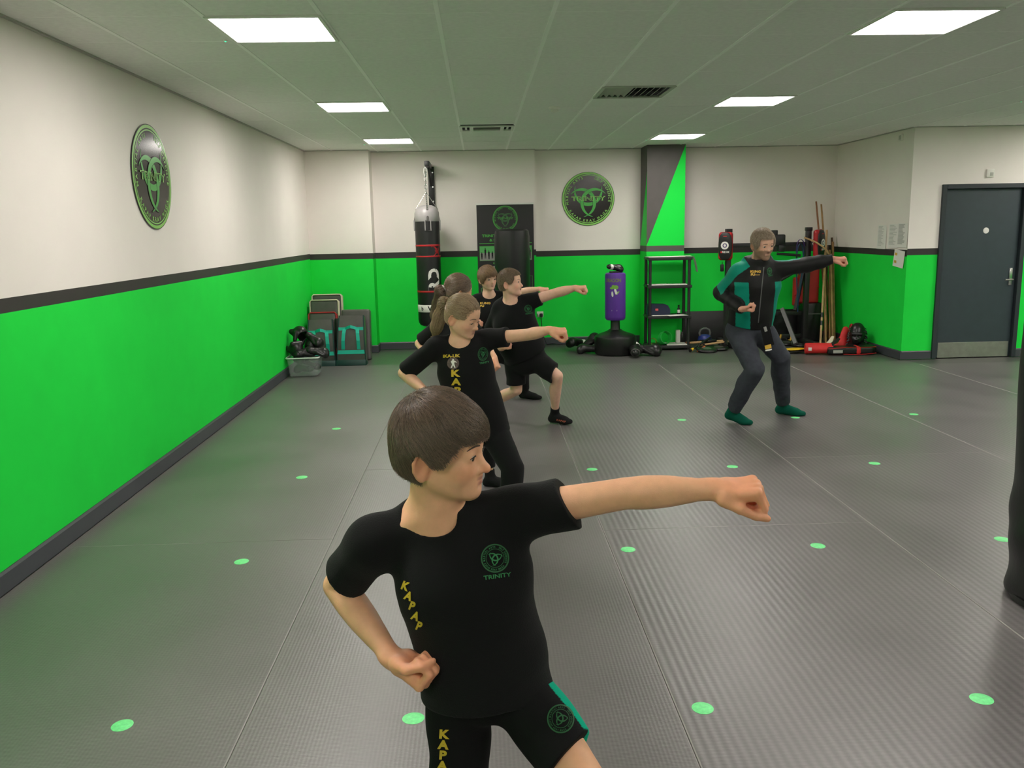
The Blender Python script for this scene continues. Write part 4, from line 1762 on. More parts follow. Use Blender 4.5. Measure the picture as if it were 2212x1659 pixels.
def focus_pad(label, loc, rot, s_=1.0):
    t = thing('round_pad', label, 'focus pad', loc, rot, 'round black pads on the floor')
    t.scale = (s_,) * 3
    m = MB()
    m.lathe([(.10, 0), (.125, .006), (.138, .022), (.130, .042), (.10, .050), (.07, .040), (.01, .036)], 32)
    m.build('padding', 'shine_black', t)
    m = MB()
    m.lathe([(.062, .039), (.064, .0435), (.002, .0440)], 24)
    m.build('centre', 'grey_vinyl', t)
    m = MB()
    m.tube([(-.06, .10, .035), (-.03, .12, .075), (.03, .12, .075), (.06, .10, .035)], .012, 8)
    m.build('strap', 'black_vinyl', t)


focus_pad('round black focus pad on the floor nearest the shelf unit', (3.06, 11.46, .0), (R_(6), 0, R_(20)), 1.05)
focus_pad('round black focus pad on the floor beside the left rack foot', (3.27, 11.60, .0), (R_(3), 0, R_(-40)), 1.0)
focus_pad('black pad lying across the sticks behind the two floor pads', (3.19, 11.90, .055), (R_(-8), 0, R_(10)), 1.0)
focus_pad('black pad on the floor under the rack cross bar', (4.33, 11.92, .0), (R_(4), 0, R_(0)), .95)
focus_pad('black pad on the floor by the right rack foot', (4.44, 11.74, .0), (R_(4), 0, R_(50)), .8)


def stick(label, p0, p1, r, k, tips=None, name='training_stick'):
    p0, p1 = Vector(p0), Vector(p1)
    t = thing(name, label, 'stick', p0, group='sticks on the floor')
    d = p1 - p0
    m = MB()
    m.tube([(0, 0, 0), d], r, 10)
    m.build('shaft', k, t)
    for f0, f1, kk, rr in (tips or []):
        m = MB()
        m.tube([d * f0, d * f1], rr, 10)
        m.build('grip', kk, t)


stick('thick pale stick lying across the pile beside the shelf', (2.86, 11.80, .075), (3.40, 11.86, .085), .016, 'wood_pale', [(0, .10, 'orange', .018)])
stick('second pale stick lying lower in the pile beside the shelf', (2.98, 11.62, .06), (3.42, 11.68, .10), .013, 'wood_pale')
stick('black stick with a yellow band pointing out of the pile', (2.82, 11.40, .022), (3.22, 11.85, .14), .015, 'black_vinyl', [(.05, .14, 'yellow', .019), (0, .04, 'black_vinyl', .022)])
stick('orange stick half hidden under the round black pad', (2.93, 11.42, .014), (3.06, 11.55, .052), .013, 'orange')
m = MB()
m.box((0, 0, .045), (.50, .26, .09), bev=.03)
tag(m.build('low_bag', 'black_vinyl', None, (3.22, 11.92, 0)), 'flat black bag lying under the sticks and kettlebell pile', 'bag') if False else None
for k, (x, y, lab, s_) in enumerate(((3.66, 12.0, 'orange training cone lying by the left rack foot', 1.0), (3.60, 12.12, 'small orange cone standing behind the lying cone', .8))):
    t = thing('training_cone', lab, 'cone', (x, y, .0), (R_(0), R_(0) if k else R_(0), 0), 'orange cones')
    t.scale = (s_,) * 3
    m = MB()
    m.box((0, 0, .006), (.15, .15, .012), bev=.004)
    m.build('foot', 'orange', t)
    m = MB()
    m.lathe([(.058, .012), (.052, .02), (.022, .13), (.014, .15), (.008, .15)], 20)
    m.build('body', 'orange', t)
for k, (px, py, Y, lab) in enumerate(((1676, 727, 12.15, 'yellow grip left of the grey rack brace'), (1697, 722, 12.2, 'yellow grip right of the grey rack brace'))):
    p = at(px, py, Y)
    m = MB()
    m.tube([(0, 0, -.05), (.02, 0, 0), (.035, 0, .06)] if k == 0 else [(-.03, 0, -.02), (.03, 0, -.01), (.05, 0, .07)], .016, 8)
    tag(m.build('yellow_grip', 'gold2', None, (p[0], p[1] - .12, .075 if k == 0 else .05)), lab, 'grip', 'yellow grips under the rack')

# ---- red gear on the floor at the right
t = thing('red_roll', 'rolled bright red fabric guard on the floor in front of the poles', 'guard', (4.42, 10.98, .075), (0, 0, R_(-14)))
m = MB()
n = 30
vs, fs = [], []
for k, x in enumerate((-.17, -.168, -.15, 0, .15, .17, .172)):
    rr = .075 if 0 < k < 6 else .062
    for i in range(n):
        a = 2 * PI * i / n
        q = rr * (1 + .06 * math.sin(3 * a + k))
        vs.append((x, q * math.cos(a) * 1.05, q * math.sin(a) * .92))
for k in range(6):
    fs += [(k * n + i, k * n + (i + 1) % n, (k + 1) * n + (i + 1) % n, (k + 1) * n + i) for i in range(n)]
fs.append(tuple(range(n)))
m.add(vs, fs)
m.build('roll', 'red_bright', t)
m = MB()
m.lathe([(.066, 0), (.073, .002), (.073, .022), (.060, .025)], 28, c=(.158, 0, 0), M=Matrix.Rotation(PI / 2, 3, 'Y'))
m.build('black_end', 'black_vinyl', t)
m = MB()
m.box((-.115, -.0815, .0), (.042, .003, .042), bev=.001)
m.build('white_label', 'print_white', t)
t = thing('long_guard', 'long black body guard with red straps flat on the floor by the return wall', 'guard', (4.80, 10.92, .0), (0, 0, R_(-5)))
g = Grp()
g.u(Box((.0, 0, .055), (.30, .10, .050), rnd=.035))
g.u(Box((.24, .03, .060), (.10, .10, .055), rnd=.04), .02)
soft('padding', g, .008, 'shine_black', t)
for x, w in ((.095, .07),):
    m = MB()
    m.box((x, -.006, .057), (w, .205, .106), bev=.03)
    m.build('red_strap', 'red_bright', t)
m = MB()
m.box((-.17, -.101, .045), (.12, .003, .04), bev=.001)
m.build('grey_panel', 'grey_plastic', t)
m = MB()
m.tube([(-.30, -.10, .085), (-.05, -.105, .10), (.20, -.105, .10), (.33, -.06, .10)], .0035, 6)
m.tube([(-.10, -.105, .012), (.05, -.11, .008), (.20, -.11, .012), (.33, -.08, .02)], .0035, 6)
m.build('red_piping', 'red_bright', t, kind='stuff')
t = thing('yellow_paddle', 'yellow and black paddle lying on the floor left of the red roll', 'paddle', (4.16, 11.14, .022), (R_(2), R_(-3), R_(-8)))
m = MB()
m.sphere((0, 0, .028), (.135, .075, .014), u=24, v=8)
m.build('yellow_face', 'yellow', t)
m = MB()
m.sphere((.01, 0, .0), (.14, .08, .020), u=24, v=8)
m.build('black_back', 'black_vinyl', t)
t = thing('red_cushion', 'crumpled red pad standing between the long guard and the black mask', 'pad', (4.86, 11.28, .0))
g = Grp()
g.u(Cone((0, 0, .06), (.06, .05, .27), .075, .045, flat=((0, 1, 0), .6)))
g.u(Cone((-.10, .02, .05), (0, 0, .08), .05, .07, flat=((0, 1, 0), .7)), .04)
soft('padding', g, .008, 'red_bright', t)
t = thing('red_cushion', 'dark red pad leaning on the return wall behind the poles', 'pad', (5.10, 11.60, .02), (R_(0), R_(6), 0))
g = Grp().u(Cone((0, 0, .10), (0, .02, .26), .085, .04, flat=((1, 0, 0), .6)))
soft('padding', g, .010, 'red_vinyl', t)
t = thing('hand_guard', 'pair of cream and black hand guards lying on the long guard', 'guard', (4.62, 11.08, .14), (0, R_(-20), R_(25)))
m = MB()
m.tube([(-.07, 0, 0), (0, 0, .012), (.07, .01, .05)], [.030, .036, .022], 12, flat=(.45, (0, 0, 1)))
m.build('cream_side', 'cream', t)
m = MB()
m.tube([(-.05, -.05, -.01), (.03, -.055, 0), (.10, -.05, .01)], [.03, .038, .026], 12, flat=(.5, (0, 0, 1)))
m.build('black_side', 'shine_black', t)
m = MB()
m.sphere((.08, -.005, -.035), (.05, .035, .022))
m.build('yellow_tip', 'yellow', t)

# black shaggy mask
t = thing('black_mask', 'shaggy black rubber mask on the floor against the return wall', 'mask', (5.01, 11.16, .11), (R_(4), 0, R_(-28)))
t.scale = (1.0, 1.0, 1.08)
g = Grp()
g.u(Ell((0, .02, .11), (.105, .115, .14)))
g.u(Ell((0, -.03, .07), (.085, .075, .10)), .03)
g.u(Ell((0, -.085, .045), (.055, .04, .045)), .02)
g.u(Cone((-.055, -.085, .125), (.055, -.085, .125), .020, .020), .015)
g.u(Ell((0, -.115, .060), (.026, .018, .015)), .008)
g.s_(Ell((-.032, -.105, .10), (.020, .020, .013)), .008)
g.s_(Ell((.032, -.105, .10), (.020, .020, .013)), .008)
g.s_(Cone((-.036, -.128, .025), (.036, -.128, .025), .006, .006), .006)
g.u(Ell((0, .03, -.045), (.135, .11, .065)), .04)
soft('mask_shell', g, .006, 'shine_black', t)
m = MB()
rs = random.Random(3)
for k in range(220):
    a, zz = rs.uniform(0, 2 * PI), rs.uniform(-.09, .19)
    if -PI * .78 < a - 2 * PI < -PI * .22 and zz > -.01:
        continue
    rr = .105 if zz > 0 else .135
    rr *= math.sqrt(max(.05, 1 - ((zz - .08) / .19) ** 2)) if zz > .05 else 1
    c = Vector((rr * math.cos(a), .03 + rr * math.sin(a), zz))
    o_ = Vector((math.cos(a), math.sin(a), -.7)) * rs.uniform(.02, .035)
    m.tube([c * .98, c + o_ * .5, c + o_], [.007, .005, .001], 4)
m.build('shaggy_hair', 'black_vinyl', t, kind='stuff')

# ---- left corner: kick shields, pads, box of sparring gear
def kick_shield(label, loc, w, h, lean, rz, group='teal strapped kick shields'):
    t = thing('kick_shield', label, 'kick shield', loc, (lean, 0, rz), group)
    d = .13

    def prof(z):  # front bows outward
        return -.045 * math.sin(PI * min(1, max(0, z / h)) * .9)
    m = MB()
    n = 14
    vs, fs = [], []
    for i in range(n + 1):
        z = h * i / n
        k = 1 - .16 * (i / n)
        y0 = prof(z)
        vs += [(-w / 2 * k, y0, z), (w / 2 * k, y0, z), (w / 2 * k, d, z), (-w / 2 * k, d, z)]
    for i in range(n):
        for q in range(4):
            fs.append((4 * i + q, 4 * i + (q + 1) % 4, 4 * i + 4 + (q + 1) % 4, 4 * i + 4 + q))
    fs += [(3, 2, 1, 0), tuple(4 * n + q for q in range(4))]
    m.add(vs, fs)
    m.build('padding', 'grey_vinyl', t, smooth=40)
    for side in (-1, 1):
        m = MB()
        m.tube([(side * w / 2 * (1 - .16 * i / n), prof(h * i / n), h * i / n) for i in range(n + 1)], .008, 6)
        m.build('edge_piping', 'teal_dark', t)
    m = MB()
    m.box((0, .045, .02), (w + .01, d + .07, .075), bev=.006)
    m.build('base_edge', 'teal_dark', t)
    z = .72 * h
    kz = 1 - .16 * .72

    def strap(pts, wd, axis):
        m = MB()
        vs, fs = [], []
        for (x, z_, l) in pts:
            y = prof(z_) - .004 - l
            a = (wd / 2, 0) if axis == 'x' else (0, wd / 2)
            vs += [(x - a[0], y, z_ - a[1]), (x + a[0], y, z_ + a[1]), (x + a[0], y + .003, z_ + a[1]), (x - a[0], y + .003, z_ - a[1])]
        for i in range(len(pts) - 1):
            for q in range(4):
                fs.append((4 * i + q, 4 * i + (q + 1) % 4, 4 * i + 4 + (q + 1) % 4, 4 * i + 4 + q))
        fs += [(0, 1, 2, 3), tuple(4 * (len(pts) - 1) + q for q in (3, 2, 1, 0))]
        m.add(vs, fs)
        return m
    strap([(-w * .5 * kz, z, 0), (-w * .2, z, 0), (-w * .12, z + .012, .02), (0, z + .022, .04), (w * .12, z + .012, .02), (w * .2, z, 0), (w * .5 * kz, z, 0)], .04, 'z').build('top_strap', 'teal', t, smooth=None)
    strap([(-w * .47, h * .25, 0), (0, h * .25, 0), (w * .47, h * .25, 0)], .05, 'z').build('lower_strap', 'teal', t, smooth=None)
    for s_ in (-1, 1):
        strap([(s_ * w * .22, z, .001), (s_ * w * .24, z - .06, .018), (s_ * w * .26, z - .16, .022), (s_ * w * .27, h * .30, .002)], .045, 'x').build('arm_strap', 'teal', t, smooth=None)
    return t


kick_shield('charcoal kick shield with teal straps beside the gear box, left of the pair', (-2.085, 11.03, .002), .36, .60, R_(-14), R_(2))
kick_shield('charcoal kick shield with teal straps, right of the pair by the pier', (-1.70, 11.05, .002), .375, .645, R_(-15), R_(-2))


def plain_pad(label, loc, w, h, d, lean, edge=None, rz=0, k='grey_vinyl'):
    t = thing('kick_pad', label, 'kick pad', loc, (lean, 0, rz), 'pads stacked behind the shields')
    g = Grp().u(Box((0, d / 2, h / 2), (w / 2, d / 2, h / 2), rnd=.025))
    soft('padding', g, .009, k, t)
    if edge:
        m = MB()
        z0 = .01
        loop = [(-w / 2 + .012, z0), (w / 2 - .012, z0), (w / 2, z0 + .012), (w / 2, h - .02), (w / 2 - .02, h), (-w / 2 + .02, h), (-w / 2, h - .02), (-w / 2, z0 + .012)]
        m.tube([(x, -.0, z) for x, z in loop], .009, 6, closed=True)
        m.tube([(x, d, z) for x, z in loop], .009, 6, closed=True)
        m.build('piping', edge, t, kind='stuff')
    return t


plain_pad('tall charcoal pad with cream piping, front one of the two tall pads', (-2.13, 11.62, .002), .38, .80, .09, R_(-7), 'cream', R_(1))
plain_pad('tall charcoal pad with cream piping, rear one against the pier', (-2.12, 11.80, .002), .40, .86, .10, R_(-6), 'cream', R_(1))
plain_pad('charcoal pad with red piping directly behind the left teal shield', (-2.12, 11.36, .002), .36, .66, .10, R_(-12), 'red_vinyl', R_(1))
plain_pad('plain charcoal pad behind the right teal shield', (-1.69, 11.44, .002), .38, .685, .15, R_(-10), None, R_(-1))
plain_pad('narrow black pad standing between the two teal shields', (-1.905, 11.36, .002), .12, .58, .12, R_(-10), None, 0, 'black_vinyl')

bxo = thing('storage_box', 'clear plastic storage box filled with black sparring gear by the left wall', 'storage box', (-2.155, 10.38, 0), (0, 0, R_(2)))
m = MB()


def rr_loop(w, d, z, r=.03, n=5):
    P = []
    for cx, cy, a0 in ((w / 2 - r, d / 2 - r, 0), (-w / 2 + r, d / 2 - r, PI / 2), (-w / 2 + r, -d / 2 + r, PI), (w / 2 - r, -d / 2 + r, 1.5 * PI)):
        for i in range(n):
            a = a0 + PI / 2 * i / (n - 1)
            P.append((cx + r * math.cos(a), cy + r * math.sin(a), z))
    return P


loops = [rr_loop(.31, .36, .003), rr_loop(.33, .38, .012), rr_loop(.37, .42, .225)]
inn = [rr_loop(.363, .413, .225), rr_loop(.324, .374, .014), rr_loop(.30, .35, .008)]
al = loops + inn
n = len(al[0])
vs = [v for l in al for v in l]
fs = [(k * n + i, k * n + (i + 1) % n, (k + 1) * n + (i + 1) % n, (k + 1) * n + i) for k in range(len(al) - 1) for i in range(n)]
fs += [tuple(range(n))[::-1], tuple((len(al) - 1) * n + i for i in range(n))]
m.add(vs, fs)
m.build('tub', 'clear_box', bxo, smooth=40)
m = MB()
m.tube(rr_loop(.385, .435, .228, .035), .009, 8, closed=True)
m.build('rim', 'clear_rim', bxo)
gear = [('head_guard', HG, (-2.22, 10.46, .49), (R_(-30), R_(25), R_(60)), .80, 'black head guard topmost on the heap in the clear box'),
        ('head_guard', HG, (-2.08, 10.46, .335), (R_(40), R_(10), R_(-30)), .80, 'black head guard in the middle of the heap in the clear box'),
        ('head_guard', HG, (-2.25, 10.34, .315), (R_(80), R_(0), R_(40)), .78, 'black head guard at the wall side of the heap in the clear box'),
        ('boxing_glove', GV, (-1.99, 10.30, .290), (R_(-10), R_(10), R_(-75)), 1.0, 'black sparring glove hanging out over the right rim of the clear box'),
        ('boxing_glove', GV, (-2.14, 10.27, .285), (R_(10), R_(20), R_(-50)), .95, 'black sparring glove at the front of the heap in the clear box'),
        ('boxing_glove', GV, (-2.05, 10.44, .43), (R_(-32), R_(0), R_(-110)), .95, 'black sparring glove at the back right of the heap in the clear box'),
        ('boxing_glove', GV, (-2.15, 10.30, .085), (R_(0), R_(0), R_(60)), .95, 'black sparring glove seen through the front of the clear box'),
        ('boxing_glove', GV, (-2.19, 10.40, .190), (R_(10), R_(-20), R_(160)), .90, 'black sparring glove at the wall side of the clear box, below the rim'),
        ('boxing_glove', GV, (-2.09, 10.44, .10), (R_(10), R_(0), R_(70)), .90, 'black sparring glove low in the back of the clear box')]
for nm, geo, loc, rot, s_, lab in gear:
    soft_thing(nm, geo, 'shine_black', lab, 'head guard' if nm == 'head_guard' else 'glove', loc, rot, 'sparring gear in the clear box', s_, [cuff('black_vinyl')] if nm == 'boxing_glove' else None)

# ---- the big black padded bag at the right edge of the picture
t = thing('padded_column', 'large wrinkled black padded bag standing at the right edge of the picture', 'punch bag', (2.655, 3.50, 0))
R0 = .305


def folds(P):
    a = np.arctan2(P[:, 1] - 0, P[:, 0] - 0)
    z = P[:, 2]
    low = np.clip((.75 - z) / .75, 0, 1)
    return -(.010 * low * np.sin(16 * z + 3 * a) + .006 * low * np.sin(31 * z - 5 * a + 1.0) + .004 * np.sin(9 * z + 2 * a)) * 1.0


g = Grp()
g.u(Cone((0, 0, .06), (0, 0, 1.75), R0 - .01, R0 + .02))
g.i(Half((0, 0, .012), (0, 0, -1)), .03)
g.i(Half((0, 0, 1.80), (0, 0, 1)), .04)
g.warp(folds)
soft('padding', g, .014, 'black_vinyl', t)
m = MB()
m.lathe([(R0 - .04, 0), (R0 - .02, .004), (R0 - .02, .03), (R0 - .05, .04)], 40)
m.build('base_plate', 'black_metal', t)
m = MB()
for z in (1.0, 1.03):
    m.lathe([(R0 - .02, z), (R0 + .002, z + .004), (R0 + .002, z + .018), (R0 - .02, z + .022)], 40)
m.build('strap', 'grey_vinyl', t, kind='stuff')
# ================================================================ PEOPLE
MT['skin'] = mat('skin', (.55, .34, .25), .48, attr='Col', var=.05, vscale=45, bump=.12, bscale=500, spec=.35)
b_ = MT['skin'].node_tree.nodes['Principled BSDF']
b_.inputs['Subsurface Weight'].default_value = .12
b_.inputs['Subsurface Radius'].default_value = (.010, .004, .002)
b_.inputs['Subsurface Scale'].default_value = .6
MT['tee'] = mat('black_cotton', (.0085, .0085, .009), .85, bump=.35, bscale=420, spec=.12, sheen=.05)
MT['hoodie'] = mat('black_polyester', (.010, .010, .010), .6, bump=.2, bscale=200, spec=.22, attr='Col')
MT['hoodie_teal'] = mat('teal_polyester', (.0, .22, .155), .6, bump=.2, bscale=200, spec=.25)
MT['jogger'] = mat('slate_jersey', (.050, .054, .068), .85, var=.12, vscale=30, bump=.3, bscale=300, spec=.15)
MT['tee_attr'] = mat('black_jersey', (.0085, .0085, .009), .8, bump=.3, bscale=420, spec=.12, attr='Col')
MT['tie_brown'] = mat('brown_elastic', (.20, .12, .07), .6)
MT['sock_black'] = mat('black_sock', (.016, .016, .017), .9, bump=.4, bscale=400, spec=.1)
MT['sock_green'] = mat('green_sock', (.004, .085, .055), .9, bump=.4, bscale=400, spec=.1)
MT['eye_white'] = mat('eye_white', (.62, .58, .54), .2)
MT['iris'] = mat('iris', (.06, .045, .03), .15)
MT['lash'] = mat('lash', (.02, .012, .008), .7)
MT['brow'] = mat('brow_hair', (.10, .06, .04), .7)
MT['print_dim'] = mat('print_dark_green', (.012, .10, .03), .6)
MT['print_mid'] = mat('print_green_tee', (.02, .20, .06), .6)
MT['print_red'] = mat('sock_print', (.4, .10, .06), .7)
MT['band_white'] = mat('white_elastic', (.75, .73, .68), .6)


def hair_mat(name, c, c2):
    m = bpy.data.materials.new(name)
    m.use_nodes = True
    nt = m.node_tree
    b = nt.nodes['Principled BSDF']
    b.inputs['Roughness'].default_value = .30
    b.inputs['Specular IOR Level'].default_value = .85
    b.inputs['Anisotropic'].default_value = .5
    hi = nt.nodes.new('ShaderNodeHairInfo')
    mx = nt.nodes.new('ShaderNodeMix')
    mx.data_type = 'RGBA'
    mx.inputs[6].default_value = (*c, 1)
    mx.inputs[7].default_value = (*c2, 1)
    nt.links.new(hi.outputs['Random'], mx.inputs[0])
    nt.links.new(mx.outputs[2], b.inputs['Base Color'])
    return m


def frame(yaw, pitch, roll):
    """head frame: forward at yaw (0 = towards -y, +90 = towards +x), pitch up, roll = lean of the crown to image right"""
    y, p, r = (math.radians(a) for a in (yaw, pitch, roll))
    f = np.array([math.sin(y) * math.cos(p), -math.cos(y) * math.cos(p), math.sin(p)])
    up = np.array([0, 0, 1.0])
    up = unit(up - f * (up @ f))
    rt = np.cross(f, up)
    up = math.cos(r) * up + math.sin(r) * rt
    rt = np.cross(f, up)
    return np.stack([rt, f, up], 1)


class Loc:
    """maps head-local or hand-local metres to world"""

    def __init__(s, o, R, k):
        s.o, s.R, s.k = A3(o), A3(R), k

    def p(s, x, y, z):
        return s.o + s.R @ (A3((x, y, z)) * s.k)

    def cone(s, a, b, ra, rb, flat=None):
        fl = None if flat is None else (s.R @ A3(flat[0]), flat[1])
        return Cone(s.p(*a), s.p(*b), ra * s.k, rb * s.k, fl)

    def ell(s, c, r, rx=0.0, ry=0.0, rz=0.0):
        M = np.array((Matrix.Rotation(rz, 3, 'Z') @ Matrix.Rotation(ry, 3, 'Y') @ Matrix.Rotation(rx, 3, 'X')))
        return Ell(s.p(*c), A3(r) * s.k, s.R @ M)

    def box(s, c, h, rnd, rx=0.0, ry=0.0, rz=0.0):
        M = np.array((Matrix.Rotation(rz, 3, 'Z') @ Matrix.Rotation(ry, 3, 'Y') @ Matrix.Rotation(rx, 3, 'X')))
        return Box(s.p(*c), A3(h) * s.k, s.R @ M, rnd * s.k)

    def half(s, o, n):
        return Half(s.p(*o), s.R @ A3(n))

    def inv(s, P):
        return ((P - s.o) @ s.R) / s.k


def head_group(L, sp):
    """head solid; sp: dict of small variations"""
    k = L.k
    g = Grp()
    w = sp.get('wide', 1.0)
    g.u(L.ell((0, -.012, .030), (.070 * w, .088, .076)))
    g.u(L.ell((0, .014, -.018), (.060 * w, .062, .072)), .02 * k)
    g.u(L.ell((0, .020, -.054), (.047 * w, .050, .050)), .022 * k)
    g.u(L.ell((0, .030, .036), (.057 * w, .046, .042)), .02 * k)
    jl = sp.get('jaw', 0.0)
    for s in (-1, 1):
        g.u(L.cone((s * .042 * w, -.004, -.052), (s * .016, .056, -.088 - jl), .021, .015), .024 * k)
        g.u(L.ell((s * .033 * w, .045, -.030), (.026, .026, .028)), .02 * k)
        g.u(L.cone((s * .010, .0690, .017), (s * .040 * w, .055, .014), .0095, .010), .014 * k)
    g.u(L.ell((0, .0605, -.091 - jl), (.0175, .0165, .0155)), .018 * k)
    g.u(L.ell((0, .0590, -.060), (.027, .0205, .022)), .014 * k)
    for s in (-1, 1):
        g.s_(L.ell((s * .031, .087, -.003), (.0165, .0135, .0105)), .013 * k)
    n = sp.get('nose', 1.0)
    g.u(L.cone((0, .0680, .004), (0, .069 + .0195 * n, -.033), .0078, .0088), .012 * k)
    g.u(L.ell((0, .070 + .0215 * n, -.0355), (.0098, .0095, .0088)), .007 * k)
    for s in (-1, 1):
        g.u(L.ell((s * .0105, .0790, -.0385), (.0070, .0090, .0068)), .006 * k)
    for s in (-1, 1):
        g.s_(L.ell((s * .0058, .0845, -.0452), (.0034, .0045, .0032)), .003 * k)
    # lids around the eyeballs
    cl = sp.get('lid', .0046)
    lz = sp.get('lidz', -.0012)
    for s in (-1, 1):
        g.u(L.ell((s * .0308, .0625, -.001), (.0158, .0146, .0138)), .005 * k)
        if cl:
            g.s_(L.ell((s * .0312, .0780, lz), (.0120, .0062, cl)), .0015 * k)
    # lips
    mo = sp.get('mouth', 0.0)
    for s in (-1, 1):
        g.u(L.cone((s * .0185, .0690, -.0605), (s * .0035, .0790, -.0567), .0032, .0052), .005 * k)
        g.u(L.cone((s * .0165, .0685, -.0650), (0, .0765, -.0683 - mo), .0036, .0060), .005 * k)
    for s in (-1, 1):
        g.s_(L.cone((s * .0215, .0715, -.0622), (0, .0838, -.0620 - mo * .5), .0012, .0014 + mo * .5), .0035 * k)
    g.s_(L.ell((0, .0800, -.0788 - mo * .7), (.014, .0055, .0040)), .007 * k)
    if mo:
        g.s_(L.ell((0, .0790, -.0630 - mo * .4), (.0125, .0110, .0022 + mo * .55)), .003 * k)
    # ears
    for s in (-1, 1):
        e = Grp()
        ea, eb = math.radians(26) * s, math.radians(-12)
        E = Loc(L.p(s * .0715 * w, -.019, -.019), L.R @ np.array(Matrix.Rotation(ea, 3, 'Z') @ Matrix.Rotation(eb, 3, 'X')), k)
        e.u(E.ell((0, 0, .004), (.0062, .0175, .0270)))
        e.u(E.ell((0, .004, -.0215), (.0055, .0095, .0105)), .008 * k)
        pts = [(0, .012, .004), (.002 * s, .0145, .018), (.005 * s, .008, .0285), (.007 * s, -.004, .0310), (.007 * s, -.0145, .0225), (.006 * s, -.0185, .006), (.005 * s, -.0145, -.010), (.003 * s, -.005, -.023)]
        for q in range(len(pts) - 1):
            e.u(E.cone(pts[q], pts[q + 1], .0036, .0036), .003 * k)
        e.s_(E.ell((.0085 * s, .0005, .000), (.0075, .0095, .0150)), .004 * k)
        e.s_(E.ell((.0095 * s, -.004, .0170), (.0065, .0075, .0080)), .004 * k)
        e.u(E.ell((.0035 * s, .0105, -.004), (.0035, .0040, .0060)), .004 * k)
        g.u(e, .006 * k)
    return g


def face_colors(L, V, base, sp, col):
    """natural skin tints: lips, cheeks, ears, nose tip, brows' stubble"""
    Q = L.inv(V)
    near = (np.abs(Q[:, 0]) < .12) & (np.abs(Q[:, 2]) < .13) & (np.abs(Q[:, 1]) < .13)

    def add(c, r, tint, amt):
        d = np.sqrt((((Q - A3(c)) / A3(r)) ** 2).sum(1))
        wgt = (np.clip(1.25 - d, 0, .5) / .5 * amt * near)[:, None]
        col[:] = col * (1 - wgt) + A3(tint) * wgt
    b = A3(base)
    pink = b * A3((1.05, .72, .68))
    for s in (-1, 1):
        add((s * .040, .050, -.032), (.026, .030, .024), pink, .32)
        add((s * .075, -.020, -.015), (.018, .026, .036), b * A3((1.02, .70, .64)), .5)
    add((0, .090, -.036), (.014, .014, .012), pink, .5)
    lip = sp.get('lip', (.42, .17, .15))
    add((0, .076, -.0562), (.0180, .014, .0046), lip, .75)
    add((0, .075, -.0675), (.0155, .014, .0056), lip, .75)
    if sp.get('mouth'):
        add((0, .071, -.0640), (.0130, .010, .0050), (.10, .035, .03), .9)
    for s in (-1, 1):
        add((s * .031, .074, -.007), (.018, .014, .006), b * A3((.82, .70, .66)), .5)
    if 'beard' in sp:
        bc = A3(sp['beard'])
        f = Q[:, 1] * .55 - Q[:, 2]
        m_ = (Q[:, 2] < -.030) & (Q[:, 2] > -.125) & (Q[:, 1] > -.02)
        lower = np.clip((f - .052) / .018, 0, 1)
        side = np.clip((np.abs(Q[:, 0]) - .030) / .012, 0, 1) * np.clip((-Q[:, 2] - .032) / .02, 0, 1)
        mou = np.exp(-((Q[:, 2] + .049) / .007) ** 2) * (np.abs(Q[:, 0]) < .03) * (Q[:, 1] > .06)
        lips = np.exp(-((Q[:, 2] + .0625) / .0075) ** 2) * (np.abs(Q[:, 0]) < .019) * (Q[:, 1] > .06)
        wgt = (np.clip(np.maximum(np.maximum(lower, side), mou) - lips * 1.2, 0, 1) * m_ * .85)[:, None]
        col[:] = col * (1 - wgt) + bc * wgt
    return col


